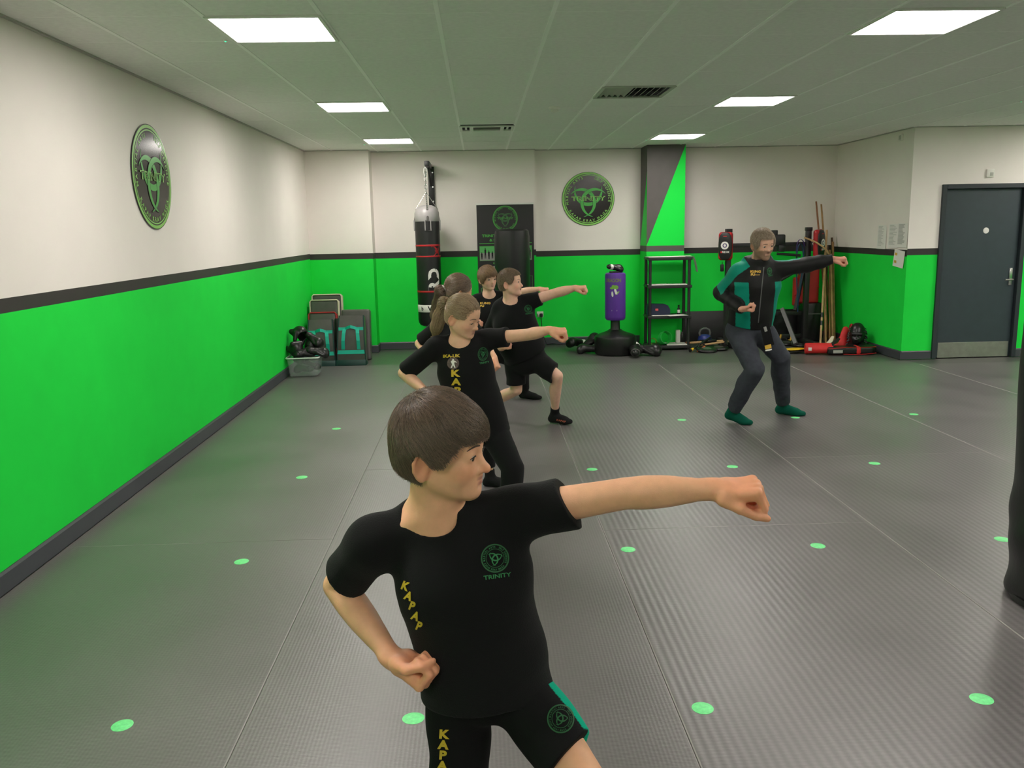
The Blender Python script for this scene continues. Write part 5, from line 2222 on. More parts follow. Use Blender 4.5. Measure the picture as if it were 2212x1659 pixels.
def fist(g, w, kn, dorsal, right, k, loose=0.0):
    """closed hand from the wrist point towards the knuckles kn; dorsal = back of hand; right = right hand"""
    f = unit(A3(kn) - A3(w))
    d = A3(dorsal) - f * (A3(dorsal) @ f)
    d = unit(d)
    x = np.cross(d, f) if right else np.cross(f, d)     # towards the thumb
    L = Loc(w, np.stack([x, f, d], 1), k)
    h = Grp()
    h.u(L.cone((0, -.012, 0), (0, .018, -.002), .0270, .0275, flat=((0, 0, 1), .76)))
    h.u(L.box((.001, .052, -.006), (.036, .038, .0165), .013), .016 * k)
    h.u(L.ell((.021, .030, -.016), (.018, .026, .016)), .014 * k)
    h.u(L.ell((-.022, .035, -.015), (.015, .028, .014)), .014 * k)
    xs_ = (.0295, .0105, -.0085, -.0265)
    ln = (1.0, 1.05, 1.0, .84)
    for i in range(4):
        q = ln[i]
        y0 = .092 - (.003, 0, .003, .009)[i]
        xx = xs_[i]
        K, Pm, M_, D = (xx, y0, .0), (xx * .97, y0 + .012, -.040 * q), (xx * .92, y0 - .024 + .010 * loose, -.052 * q), (xx * .90, y0 - .036 + .006 * loose, -.028 * q - .008 * loose)
        fg = Grp()
        fg.u(L.cone((xx, .055, -.002), K, .0098, .0112), .006 * k)
        fg.u(L.ell((xx, y0 + .001, .0015), (.0110, .0108, .0102)), .005 * k)
        fg.u(L.cone(K, Pm, .0104 * q ** .5, .0094 * q ** .5), .003 * k)
        fg.u(L.cone(Pm, M_, .0094 * q ** .5, .0086 * q ** .5), .003 * k)
        fg.u(L.cone(M_, D, .0086 * q ** .5, .0078 * q ** .5), .003 * k)
        h.u(fg, .0032 * k)
    T0, T1 = (.026, .020, -.014), (.043, .052, -.028)
    if loose:
        T2, T3 = (.043, .082, -.048), (.036, .106, -.060)
    else:
        T2, T3 = (.036, .080, -.050), (.012, .092, -.062)
    tg = Grp()
    tg.u(L.cone(T0, T1, .0150, .0120))
    tg.u(L.cone(T1, T2, .0118, .0098), .004 * k)
    tg.u(L.cone(T2, T3, .0098, .0082), .003 * k)
    h.u(tg, .007 * k)
    g.u(h, .010 * k)
    return L


def knuckle_tint(L, V, base, col):
    Q = L.inv(V)
    b = A3(base)
    dist = np.sqrt((Q ** 2).sum(1))
    wgt = np.clip((Q[:, 1] + .05) / .09, 0, 1) * np.clip((.19 - dist) / .04, 0, 1) * .55
    wgt = wgt[:, None]
    col[:] = col * (1 - wgt) + b * A3((1.06, .76, .70)) * wgt
    return col


def limb(g, pts, rad, k=.012, flat=None):
    """one tapered limb: straight between joints, radii eased, no swelling where pieces meet"""
    h = Grp()
    pts = [A3(p) for p in pts]
    n = len(pts)
    sl = [0.0] * n
    for i in range(1, n - 1):
        a_, b2 = rad[i] - rad[i - 1], rad[i + 1] - rad[i]
        sl[i] = 0.0 if a_ * b2 <= 0 else 2 * a_ * b2 / (a_ + b2)
    for i in range(n - 1):
        sl[0], sl[-1] = rad[1] - rad[0], rad[-1] - rad[-2]
        m_ = 4
        prev = None
        for j in range(m_ + 1):
            t = j / m_
            r = rad[i] * (2 * t ** 3 - 3 * t ** 2 + 1) + sl[i] * (t ** 3 - 2 * t ** 2 + t) + rad[i + 1] * (3 * t ** 2 - 2 * t ** 3) + sl[i + 1] * (t ** 3 - t ** 2)
            p = pts[i] * (1 - t) + pts[i + 1] * t
            if prev is not None:
                h.u(Cone(prev[0], p, prev[1], r, flat))
            prev = (p, r)
    g.u(h, k)


def strands(name, G, roots, flow, length, steps, rad, m, parent, org, jitter=.15, lift=.0015, droop=0.0, seed=1, wander=.0, taper=.25, stop=None, tol=.004, clump=0.0):
    """hair fibres that lie along the surface of G, following flow(P)->directions"""
    rs = np.random.RandomState(seed)
    n = len(roots)
    P = roots.copy()
    pts = [P.copy()]
    Ls = length * rs.uniform(.65, 1.15, n)
    off = lift * rs.uniform(.2, 1.8, n)
    jit = rs.normal(0, jitter, (n, 3))
    for fq in (55, 120):
        w3 = rs.normal(0, 1, (3, 3)) * fq
        jit = jit + clump * np.sin(roots @ w3 + 3 * np.sin(roots @ w3[::-1] * .3))
    tl = tol * rs.uniform(.2, 1.6, n)
    live = np.ones(n)
    for s in range(steps):
        d = flow(P)
        d = d / (np.linalg.norm(d, axis=1, keepdims=True) + 1e-9) + jit
        d[:, 2] -= droop
        nrm = G.grad(P)
        d = d - nrm * (d * nrm).sum(1, keepdims=True)
        d = d / (np.linalg.norm(d, axis=1, keepdims=True) + 1e-9)
        if stop is not None:
            live = live * (stop.val(P + d * (Ls / steps)[:, None]) < tl)
        P = P + d * (Ls / steps * np.maximum(live, .02))[:, None]
        sd = G.val(P)
        corr = np.clip(sd - off * (1 + .6 * s / steps), -.004, .004)
        P = P - nrm * corr[:, None]
        if wander:
            jit = jit + rs.normal(0, wander, (n, 3))
        pts.append(P.copy())
    A = np.stack(pts, 1) - A3(org)
    cu = bpy.data.hair_curves.new(name)
    cu.add_curves([steps + 1] * n)
    cu.attributes['position'].data.foreach_set('vector', A.astype(np.float32).ravel())
    r = cu.attributes.get('radius') or cu.attributes.new('radius', 'FLOAT', 'POINT')
    prof = np.linspace(1, taper, steps + 1) * rad
    r.data.foreach_set('value', np.tile(prof, n).astype(np.float32))
    cu.materials.append(m)
    o = link(name, cu, parent)
    o['kind'] = 'stuff'
    return o


def eye_parts(L, parent, org, look=(0, 0, 0), which=(-1, 1), lid=True, brow=(.05, .03, .02), lz=-.0012, cl=.0046, browz=0.0, browmat=None, bvh=None):
    bm_ = browmat or MT['brow']
    for s in which:
        c = L.p(s * .0308, .0625, -.001)
        m = MB()
        m.sphere(c - A3(org), .0135 * L.k, u=20, v=12)
        eb = m.build('eyeball', 'eye_white', parent)
        d = unit(L.R @ (unit((s * .10, 1, -.05)) + A3(look)))
        T = Vector(d).to_track_quat('Z', 'Y').to_matrix()
        m = MB()
        m.lathe([(.0062 * L.k, .0119 * L.k), (.0045 * L.k, .0130 * L.k), (.0015 * L.k, .01385 * L.k)], 20, c=c - A3(org), M=T)
        m.build('iris', 'iris', eb)
        if lid:
            m = MB()
            pts = []
            for i in range(9):
                t = -1 + 2 * i / 8
                x = s * .0312 + .0125 * t
                z = lz + cl * 1.02 * math.sqrt(max(0, 1 - t * t)) + .0003
                y = .0625 + math.sqrt(max(1e-6, .0154 ** 2 - (x - s * .0308) ** 2 - (z + .001) ** 2))
                pts.append(L.p(x, y + .0004, z) - A3(org))
            m.tube(pts, [(.0006 + .0008 * math.sin(PI * i / 8)) * L.k for i in range(9)], 6)
            m.build('eyelashes', 'lash', parent)
        m = MB()
        pts = []
        for i in range(8):
            t = i / 7
            x = s * (.013 + .034 * t)
            z = .0165 + browz + .0055 * math.sin(PI * (.15 + .75 * t)) - .003 * t
            y = .0785 - .0005 * (t * 4) - .016 * t ** 2
            q = L.p(x, y, z)
            if bvh is not None:
                h = bvh.ray_cast(Vector(q + L.R[:, 1] * .02), Vector(-L.R[:, 1] - L.R[:, 0] * s * .0), .06)
                if h[0] is not None:
                    q = A3(h[0]) + L.R[:, 1] * .0004
            pts.append(q - A3(org))
        m.tube(pts, [(.0007 + .0013 * math.sin(PI * min(1, .2 + i / 7 * .78))) * L.k for i in range(8)], 8, flat=(.4, tuple(L.R @ A3((0, 1, .2)))))
        m.build('eyebrow', bm_, parent)


def make_body(name, label, G, vox, base, org, paint, relax=2):
    V, F = surface(G, vox, relax=relax, solid=True)
    col = np.tile(A3(base), (len(V), 1))
    col = paint(V, col)
    o = np_mesh(name, V, F, 'skin', None, org, col, tuple(org))
    tag(o, label, 'person')
    return o, V, F


def wrinkle(amp, dirs, seed=0):
    rs = np.random.RandomState(seed)
    W_ = [(A3(d) * s, rs.uniform(0, 6.28)) for d, s in dirs]

    def f(P):
        out = 0
        for w, ph in W_:
            out = out + np.sin(P @ w + ph + 1.7 * np.sin(P @ (w[[1, 2, 0]] * .37) + ph))
        return -amp * out / len(W_)
    return f


def tee(J, k, vox, neck_r=.060, hem=None, sleeve=(.55, .55), flare=.012, extra=None, amp=.004, seed=0, sl_tilt=(None, None)):
    """short sleeved shirt; J has neck, chest, waist, pelvis, axis, sh (L,R), el (L,R)"""
    u = J['axis']
    g = Grp()
    t = Grp()
    cr, wr, pr = J['chest_r'], J['waist_r'], J['hip_r']
    fl = lambda r: (J['depth'], r[1] / r[0])
    t.u(Cone(J['up'], J['chest'], cr[0] * .74, cr[0], fl(cr)))
    t.u(Cone(J['chest'], J['waist'], cr[0], wr[0], fl(wr)), .04 * k)
    t.u(Cone(J['waist'], J['hem'], wr[0], pr[0], fl(pr)), .04 * k)
    for i in (0, 1):
        t.u(Cone(J['neckb'], J['sh'][i], .050 * k, .054 * k), .05 * k)
    for i in (0, 1):
        s, e = A3(J['sh'][i]), A3(J['el'][i])
        d = e - s
        end = s + d * (sleeve[i] + .25)
        cut = s + d * sleeve[i]
        sl = Grp()
        sl.u(Cone(s - d * .1, end, J.get('slv', .057) * k, (J.get('slv', .057) - .003) * k + flare))
        nrm = unit(d)
        if sl_tilt[i] is not None:
            nrm = unit(nrm + A3(sl_tilt[i]))
        arm_prims(sl, J, i, .007, sleeve[i] < .99 or True)
        sl.i(Half(cut, nrm), .003)
        t.u(sl, .045 * k)
    torso_prims(t, J, .0065)
    for i in (0, 1):
        h_, q_ = A3(J['hip'][i]), A3(J['knee'][i])
        t.u(Cone(h_, h_ * .72 + q_ * .28, .080 * k * J.get('leg_r', 1) + .006, .076 * k * J.get('leg_r', 1) + .006), .04 * k)
    if extra:
        extra(t)
    t.warp(wrinkle(amp, [((1, .3, .2), 34), ((.3, .4, 1), 26), ((.8, -.2, -.7), 40), ((-.5, .3, .8), 22)], seed))
    hn = unit(A3(J['hem']) - A3(J['waist']))
    t.i(Half(A3(J['hem']), hn if hem is None else hem), .004)
    n0 = A3(J['neckb'])
    nd = unit(A3(J['head']) - n0)
    fwd = A3(J['front'])
    t.s_(Cone(n0 - nd * .005 + fwd * .012, n0 + nd * .12 + fwd * .0, neck_r * k, neck_r * 1.15 * k), .006)
    if J.get('neckdrop', 1) > .03:
        t.s_(Ell(n0 + fwd * .040 * k + nd * .012 * k, (.070 * k, .062 * k, J.get('neckdrop', .055) * k), np.stack([u, unit(np.cross(nd, u)), unit(nd)], 1)), .010)
    return t


def collar_ring(nm, L0, n0, nd, fwd, r, k, parent, org, bvh, m_):
    """thin rib that follows the neckline: hunt the shirt edge around the neck"""
    return None
class HLoc(Loc):
    """head frame whose lower face can be shortened (children)"""
    low = 1.0

    def p(s, x, y, z):
        return s.o + s.R @ (A3((x, y, z if z > 0 else z * s.low)) * s.k)

    def inv(s, P):
        Q = ((P - s.o) @ s.R) / s.k
        Q = Q.copy()
        Q[:, 2] = np.where(Q[:, 2] < 0, Q[:, 2] / s.low, Q[:, 2])
        return Q


def hair_group(L, st):
    k = L.k
    v = st.get('vol', .012)
    g = Grp()
    kind = st['kind']
    g.u(L.ell((0, -.013, .031), (.071 + v, .087 + v * .55, .077 + v * 1.15)))
    g.u(L.ell((0, -.040, -.018), (.058 + v * .5, .055 + v * .45, .064)), .02 * k)
    if kind in ('bowl', 'mop'):
        g.u(L.ell((0, .036, .043), (.058 + v * .6, .044 + v * .45, .046)), .02 * k)
        for s in (-1, 1):
            g.u(L.ell((s * .058, .010, .005), (.020 + v * .3, .040, .045)), .02 * k)
    if kind == 'man':
        g.u(L.ell((0, .030, .085), (.052, .050, .030)), .025 * k)
    o = Grp()
    o.ops = list(g.ops)
    fz = st.get('fringe', .016)      # lower edge of the front hair
    side = st.get('side', -.022)     # tip of the sideburn
    if kind in ('bowl', 'mop'):
        g.s_(L.box((0, .125, fz - .10), (.14, st.get('cutdepth', .076), .10), .006, rx=math.radians(st.get('slope', -4)), ry=st.get('ftilt', 0.0)), .003)
        wd = Grp()
        wd.u(L.box((0, .06, fz - .060), (.16, .09, .068), .004))
        wd.i(L.half((0, .021, side), (0, -.79, .60)))
        g.s_(wd, .003)
    elif kind == 'pony':
        g.s_(L.ell((0, .118, -.020), (.090, .078, .092)), .008)
        for s in (-1, 1):
            g.s_(L.ell((s * .075, .050, -.055), (.04, .062, .062)), .008)
    else:
        g.s_(L.box((0, .125, fz - .10), (.14, .080, .10), .025, rx=math.radians(st.get('slope', -20))), .006)
        for s in (-1, 1):
            g.s_(L.ell((s * .052, .100, fz + .004), (.034, .050, .034)), .012)
    for s in (-1, 1):
        g.s_(L.ell((s * .088, -.019, -.024), (.036, st.get('earcut', .024), .036)), .004)
        g.s_(L.box((s * .075, .030, side - .06), (.05, .06, .06), .008), .005)
    nz = st.get('nape', -.066)
    g.s_(L.box((0, -.05, nz - .10), (.2, .2, .10), .02, rx=math.radians(st.get('nslope', -12))), .008)
    return g, o


def make_hair(L, st, parent, org, vox, seed=1):
    G, outer = hair_group(L, st)
    cm = mat('hair_base', st['c0'], .5, var=.25, vscale=60, spec=.3)
    fm = hair_mat('hair_fibre', st['c0'], st['c1'])
    if 'warp' in st:
        G.warp(st['warp'])
    V, F = surface(G, vox, relax=1)
    hair = np_mesh('hair', V, F, cm, parent, org)
    hair['label'] = st['label']
    outer.seal()
    rs = np.random.RandomState(seed)
    ok = np.where(np.abs(outer.val(V)) < vox * 1.2)[0]
    n = st.get('n', 3000)
    R = V[rs.choice(ok, n)] + rs.normal(0, vox * .6, (n, 3))
    if st['kind'] == 'pony':
        tie = L.p(*st['tie'])
        flow = lambda P: tie - P
        ln, dr, jt = st.get('len', .09), .0, .06
    else:
        crown = L.p(*st.get('crown', (0, -.05, .10)))
        fwd, up = L.R[:, 1], L.R[:, 2]
        gl = st.get('sweep', (0, 0, 0))

        def flow(P):
            d = P - crown
            d = d / (np.linalg.norm(d, axis=1, keepdims=True) + 1e-9)
            return d + L.R @ A3(gl)
        ln, dr, jt = st.get('len', .05), st.get('droop', .25), st.get('jit', .16)
    strands('hair_fibres', outer, R, flow, ln * L.k, 7, st.get('rad', .0006), fm, hair, org, jitter=jt, lift=st.get('lift', .002), droop=dr, seed=seed, stop=G, tol=st.get('tol', .004), clump=st.get('clump', .12))
    if st['kind'] == 'pony':
        g = Grp()
        pts, rad = st['tail']
        for i in range(len(pts) - 1):
            g.u(Cone(pts[i], pts[i + 1], rad[i], rad[i + 1]), .02)
        tv, tf = surface(g, vox, relax=1)
        tail = np_mesh('ponytail', tv, tf, cm, parent, org)
        cen = np.array([A3(p) for p in pts])
        seg = np.diff(cen, axis=0)

        def tflow(P):
            d = np.linalg.norm(P[:, None, :] - cen[None, :-1, :] - seg[None] * .5, axis=2)
            return unit_rows(seg[d.argmin(1)])
        pick = tv[rs.choice(len(tv), st.get('nt', 1600))]
        strands('hair_fibres', g, pick, tflow, .14 * L.k, 7, st.get('rad', .0006), fm, tail, org, jitter=.06, lift=.003, droop=0, seed=seed + 1)
        m = MB()
        a, b2 = A3(pts[0]), A3(pts[1])
        d = Vector(unit(b2 - a))
        T = d.to_track_quat('Z', 'Y').to_matrix()
        q = [Vector(a - A3(org)) + T @ Vector((rad[0] * 1.35 * math.cos(w), rad[0] * 1.35 * math.sin(w), .004)) for w in [2 * PI * i / 18 for i in range(18)]]
        m.tube(q, .0065 * L.k, 8, closed=True)
        m.build('hair_tie', st.get('tie_mat', 'band_white'), parent)
    return hair


def unit_rows(v):
    return v / (np.linalg.norm(v, axis=1, keepdims=True) + 1e-9)


def person(sp):
    k = sp['k']
    vox = sp['vox']
    org = A3(sp['org'])
    hk = sp['head_k']
    HL = HLoc(sp['head'], frame(*sp['head_rot']), hk)
    HL.low = sp.get('low', 1.0)
    fs = sp.get('face', {})
    J = sp
    front = A3(sp['front'])
    J['depth'] = front
    J['axis'] = unit(A3(sp['sh'][0]) - A3(sp['sh'][1]))
    J['neckb'] = A3(sp['neck'])
    J['up'] = A3(sp['neck']) * .66 + A3(sp['chest']) * .34
    cr, wr, pr = sp['chest_r'], sp['waist_r'], sp['hip_r']
    G = Grp()
    torso_prims(G, sp)
    nr = sp.get('neck_r', .047) * k ** .5
    hn = HL.p(0, -.020, -.065)
    G.u(Cone(hn, J['neckb'], nr, nr * 1.05), .02)
    G.u(Cone(HL.p(0, .028, -.100), J['neckb'] + front * .035 * k, .018 * k, .030 * k), .035)
    for i in (0, 1):
        G.u(Cone(J['neckb'], J['sh'][i], .040 * k, .044 * k), .05 * k)
        if sp.get('clav', True):
            G.u(Cone(J['neckb'] + front * .050 * k + J['axis'] * (.018 if i == 0 else -.018) * k, J['neckb'] * .45 + A3(J['sh'][i]) * .55 + front * .034 * k + A3((0, 0, .006 * k)), .0095 * k, .010 * k), .025 * k)
    hands = []
    ar = sp.get('arm_r', 1.0)
    for i in (0, 1):
        w, kn = A3(sp['wr'][i]), A3(sp['kn'][i])
        arm_prims(G, sp, i)
        hk_ = sp.get('hand_k', k)
        hands.append(fist(G, w, kn, sp['dorsal'][i], i == 1, hk_, sp.get('loose', (0, 0))[i]))
    lr = sp.get('leg_r', 1.0)
    for i in (0, 1):
        an, to = A3(sp['ank'][i]), A3(sp['toe'][i])
        leg_prims(G, sp, i)
        foot_prims(G, an, to, k)
    G.u(head_group(HL, fs), .012)
    G.i(Half((0, 0, .004), (0, 0, -1)))

    def paint(V, col):
        col = face_colors(HL, V, sp['skin'], fs, col)
        for L in hands:
            col = knuckle_tint(L, V, sp['skin'], col)
        return col
    body, V, F = make_body('person', sp['label'], G, vox, sp['skin'], org, paint)
    eye_parts(HL, body, org, fs.get('look', (0, 0, 0)), lz=fs.get('lidz', -.0012), cl=fs.get('lid', .0046), browz=fs.get('browz', 0), browmat=fs.get('browmat'), bvh=bvh_of(V, F))
    for st in [sp['hair']]:
        make_hair(HL, st, body, org, sp.get('hair_vox', vox), sp.get('seed', 1))
    return body, HL, G


def torso_prims(G, sp, inf=0.0):
    k = sp['k']
    th = .010 * max(k, .8) - inf
    cr, wr, pr = sp['chest_r'], sp['waist_r'], sp['hip_r']
    front = A3(sp['front'])
    fl = lambda r: (front, r[1] / r[0])
    G.u(Cone(sp['up'], sp['chest'], cr[0] * .72 - th, cr[0] - th * 1.4, fl(cr)))
    G.u(Cone(sp['chest'], sp['waist'], cr[0] - th * 1.4, wr[0] - th * 1.4, fl(wr)), .04)
    G.u(Cone(sp['waist'], sp['pelvis'], wr[0] - th * 1.4, pr[0] - th * 1.5, fl(pr)), .04)


def arm_prims(G, sp, i, inf=0.0, upper=False):
    k, ar = sp['k'], sp.get('arm_r', 1.0)
    s, e, w = (A3(sp[q][i]) for q in ('sh', 'el', 'wr'))
    mix = lambda a, b2, t: a * (1 - t) + b2 * t
    P = [s, mix(s, e, .45), e]
    R = [.047, .043, .0385]
    if not upper:
        P += [mix(e, w, .22), mix(e, w, .42), mix(e, w, .70), mix(e, w, .90), w]
        R += [.0405, .0390, .0315, .0260, .0255]
    limb(G, P, [r * k * ar + inf for r in R], .03 * k)


def leg_prims(G, sp, i, inf=0.0, upper=False):
    k, lr = sp['k'], sp.get('leg_r', 1.0)
    h, kn_, an, to = (A3(sp[q][i]) for q in ('hip', 'knee', 'ank', 'toe'))
    back = -unit(A3((to - an)[:2].tolist() + [0]))
    mix = lambda a, b2, t: a * (1 - t) + b2 * t
    P = [h, mix(h, kn_, .5), kn_, mix(kn_, an, .16), mix(kn_, an, .32) + back * .012 * k, mix(kn_, an, .58) + back * .006 * k, mix(kn_, an, .82), an]
    R = [.080, .070, .0525, .0510, .0565, .0470, .0360, .0345]
    if upper:
        P, R = P[:3], R[:3]
    limb(G, P, [r * k * lr + inf for r in R], .035 * k)


def foot_prims(g, an, to, k, inf=0.0):
    d = unit(A3((to - an)[:2].tolist() + [0]))
    zf = min(an[2], to[2] + .06 * k)
    heel = an - d * .030 * k + A3((0, 0, -.040 * k))
    lift = to - an
    sl = A3((0, 0, lift[2] + .062 * k))
    ball = an + (A3(to) - an) * .66
    ball[2] = to[2] + .004
    g.u(Cone(an, heel, .034 * k + inf, .030 * k + inf), .02 * k)
    g.u(Cone(an + A3((0, 0, -.015 * k)), ball + A3((0, 0, .010 * k)), .036 * k + inf, .031 * k + inf), .025 * k)
    g.u(Cone(heel, ball, .029 * k + inf, .030 * k + inf), .02 * k)
    lat = np.cross(d, A3((0, 0, 1)))
    g.u(Cone(ball - lat * .012 * k, to - lat * .010 * k, .028 * k + inf, .019 * k + inf), .015 * k)
    g.u(Cone(ball + lat * .014 * k, to + lat * .012 * k - d * .015 * k, .026 * k + inf, .017 * k + inf), .015 * k)


def legwear(sp, lens, top, flare, cuff=None, amp=.004, seed=0, loose=.016, tilt=(None, None), drop=0.0):
    """shorts (lens < 1: fraction of thigh) or trousers (lens > 1)"""
    k = sp['k']
    lr = sp.get('leg_r', 1.0)
    front = A3(sp['front'])
    pr, wr = sp['hip_r'], sp['waist_r']
    t = Grp()
    t.u(Cone(A3(sp['waist']) * .45 + A3(sp['pelvis']) * .55, A3(sp['pelvis']), wr[0] - .008, pr[0] - .005, (front, pr[1] / pr[0])))
    for i in (0, 1):
        h, kn_, an = (A3(sp[q][i]) for q in ('hip', 'knee', 'ank'))
        lg = Grp()
        if lens[i] <= 1:
            d = kn_ - h
            end = h + d * lens[i]
            r1 = .080 * k * lr * (1 - lens[i]) + .058 * k * lr * lens[i] + loose + flare
            lg.u(Cone(h, h + d * (lens[i] + .2), .084 * k * lr + loose, r1 + .004))
            nrm = unit(d) if tilt[i] is None else unit(unit(d) + A3(tilt[i]))
            leg_prims(lg, sp, i, .007, True)
            lg.i(Half(end, nrm), .003)
        else:
            f = lens[i] - 1
            end = kn_ + (an - kn_) * f
            limb(lg, [h, kn_, kn_ * .6 + an * .4, kn_ + (an - kn_) * (f + .1)], [.084 * k * lr + loose, .058 * k * lr + loose, .056 * k * lr + loose * .9, (cuff or .05) * k], 0)
            leg_prims(lg, sp, i, .0075)
            lg.i(Half(end, unit(an - kn_)), .003)
        t.u(lg, .025 * k)
    t.warp(wrinkle(amp, [((.4, .2, 1), 38), ((1, .1, .6), 28), ((-.6, .4, .8), 44)], seed))
    a = A3(sp['waist']) * (1 - top) + A3(sp['pelvis']) * top
    t.i(Half(a, unit(A3(sp['waist']) - A3(sp['pelvis']))), .004)
    return t


def sock(sp, i, h, inf=.004):
    k = sp['k']
    an, to, kn_ = A3(sp['ank'][i]), A3(sp['toe'][i]), A3(sp['knee'][i])
    t = Grp()
    foot_prims(t, an, to, k, inf)
    up = an + (kn_ - an) * (h + .08)
    t.u(Cone(an, up, .036 * k + inf, .041 * k + inf), .02 * k)
    t.i(Half(an + (kn_ - an) * h, unit(kn_ - an)), .002)
    t.i(Half(A3((0, 0, .0004)), (0, 0, -1)), .003)
    return t


def wear(name, G, vox, m, body, org, label=None):
    V, F = surface(G, vox, relax=2, solid=True)
    o = np_mesh(name, V, F, m, body, org)
    tag(o, label)
    return o, V, F


def neck_rib(sp, V, body, org, m_, r=.0045):
    """ribbed collar laid along the shirt's neck opening"""
    return None
# ---- the boy nearest the camera
SKIN = (.80, .43, .26)
W3 = lambda p: list(map(float, p))
A = dict(label='person nearest the camera in black tee and teal sided shorts, fist thrust right', k=.80, vox=.0033, org=(0.0, 1.62, 0),
         head=at(957, 972, 1.60), head_rot=(73, -2, 2), head_k=.95, low=.88, skin=SKIN,
         neck=at(932, 1116, 1.635), chest=at(1002, 1245, 1.63), waist=at(1030, 1375, 1.63), pelvis=at(1046, 1438, 1.63), hem=at(1048, 1488, 1.63),
         front=(-.10, -.93, .34), sh=[at(1122, 1105, 1.64), at(802, 1178, 1.64)],
         el=[at(1350, 1066, 1.60), at(730, 1264, 1.72)], wr=[at(1542, 1056, 1.56), at(850, 1424, 1.585)], kn=[at(1640, 1050, 1.54), at(915, 1466, 1.555)],
         dorsal=[(-.05, -.25, 1), (-.35, .15, -1)], loose=(1, 0),
         chest_r=(.123, .092), waist_r=(.112, .085), hip_r=(.122, .096), neck_r=.050,
         hip=[at(1120, 1492, 1.62), at(988, 1505, 1.64)], knee=[at(1300, 1735, 1.42), at(994, 1790, 1.64)],
         ank=None, toe=None, hand_k=.88, arm_r=1.02, leg_r=.86,
         face=dict(lid=.0042, lidz=-.0022, look=(0, 0, -.25), nose=1.0, browz=.001),
         hair=dict(kind='bowl', vol=.016, fringe=.020, side=-.020, nape=-.078, nslope=-20, c0=(.050, .031, .020), c1=(.27, .18, .12), n=20000, rad=.00030, len=.075,
                   crown=(.012, -.060, .108), droop=.10, jit=.06, clump=.22, label='dark brown bowl-cut hair', lift=.0022, tol=.004), hair_vox=.003)
for q, z in (('ank', .055),):
    A[q] = [A3((A['knee'][0][0] + .02, A['knee'][0][1] + .05, z)), A3((A['knee'][1][0] - .03, 1.72, z))]
A['toe'] = [A['ank'][0] + A3((.13, -.07, -.035)), A['ank'][1] + A3((.04, -.14, -.035))]
bodyA, HA, GA = person(A)
oA = A3(A['org'])
shirtA, sv, sf = wear('tee_shirt', tee(A, .80, .0032, neck_r=.056, sleeve=(.47, .70), flare=.010, amp=.0035, seed=2, sl_tilt=((.0, 0, .35), (.1, -.2, .3))), .0032, 'tee', bodyA, oA, 'black tee with small club emblem')
shortA, hv, hf = wear('shorts', legwear(A, (.62, .80), .1, .006, loose=.004, seed=3, tilt=((.2, .1, .0), (0, 0, 0))), .0032, 'tee_attr', bodyA, oA, 'black shorts with teal side panel')
for i in (0, 1):
    wear('sock', sock(A, i, .12), .005, 'sock_black', bodyA, oA)
MT['disc_brown'] = mat('brown_print', (.10, .065, .06), .6, var=.5, vscale=120)
VIEW = lambda px, py: unit((px - IW / 2) * CR - (py - IH / 2) * CU + F_PX * CF)


def print_at(name, bvh, px, py, Y, scale, layers, m, body, org, rot=0.0, sx=1.0):
    """print on a garment where the photograph shows it"""
    O = at(px, py, Y)
    w = VIEW(px, py)
    u = unit(CR - w * (CR @ w))
    v = np.cross(u, w)
    u, v = u * math.cos(rot) + v * math.sin(rot), v * math.cos(rot) - u * math.sin(rot)
    o = decal(name, layers, bvh, O, u * sx, v, w, scale, m, body, org)
    if o is not None and len(layers) + sum(len(f) for _, (vv, f) in layers) > 40:
        o['kind'] = 'stuff'
    return o


def emblem_prints(bvh, px, py, Y, r, body, org, rot=0.0, sx=1.0, m1='print_mid', m2='print_dim', line=True):
    rim = [(0, ring2d(.90, 1.0, 40)), (0, ring2d(.62, .66, 40))]
    print_at('emblem_rim', bvh, px, py, Y, r, rim, m2 if m2 else m1, body, org, rot, sx)
    horns = [(1 + i, crescent2d(t, n=14)) for i, t in enumerate((PI / 2, PI / 2 + 2 * PI / 3, PI / 2 - 2 * PI / 3))]
    print_at('emblem_horn', bvh, px, py, Y, r * .82, horns, m1, body, org, rot, sx)
    print_at('emblem_lettering', bvh, px, py, Y, r, [(0, arc_text('MARTIAL ARTS', .13, .72, math.radians(150), sx=.8)), (0, arc_text('SELF DEFENCE', .13, .72, math.radians(30), sx=.8)), (0, arc_text('KAPAP KRAV MAGA', .13, .86, math.radians(270), True, sx=.75))], m1, body, org, rot, sx).__setitem__('kind', 'stuff')
    if line:
        o = print_at('emblem_caption', bvh, px, py, Y, r, [(0, put_text('TRINITY', .28, 0, -1.38, 1.3, .02))], m1, body, org, rot + .25, sx)
        if o:
            o['kind'] = 'stuff'


def word_column(bvh, word, px, py, dy, Y, h, body, org, m='gold', rot=0.0, dx=0.0, sx=1.25, nm='lettering'):
    for i, ch in enumerate(word):
        print_at(nm, bvh, px + dx * i, py + dy * i, Y, 1.0, [(0, put_text(ch, h, 0, -h / 2, sx, .05))], m, body, org, rot)


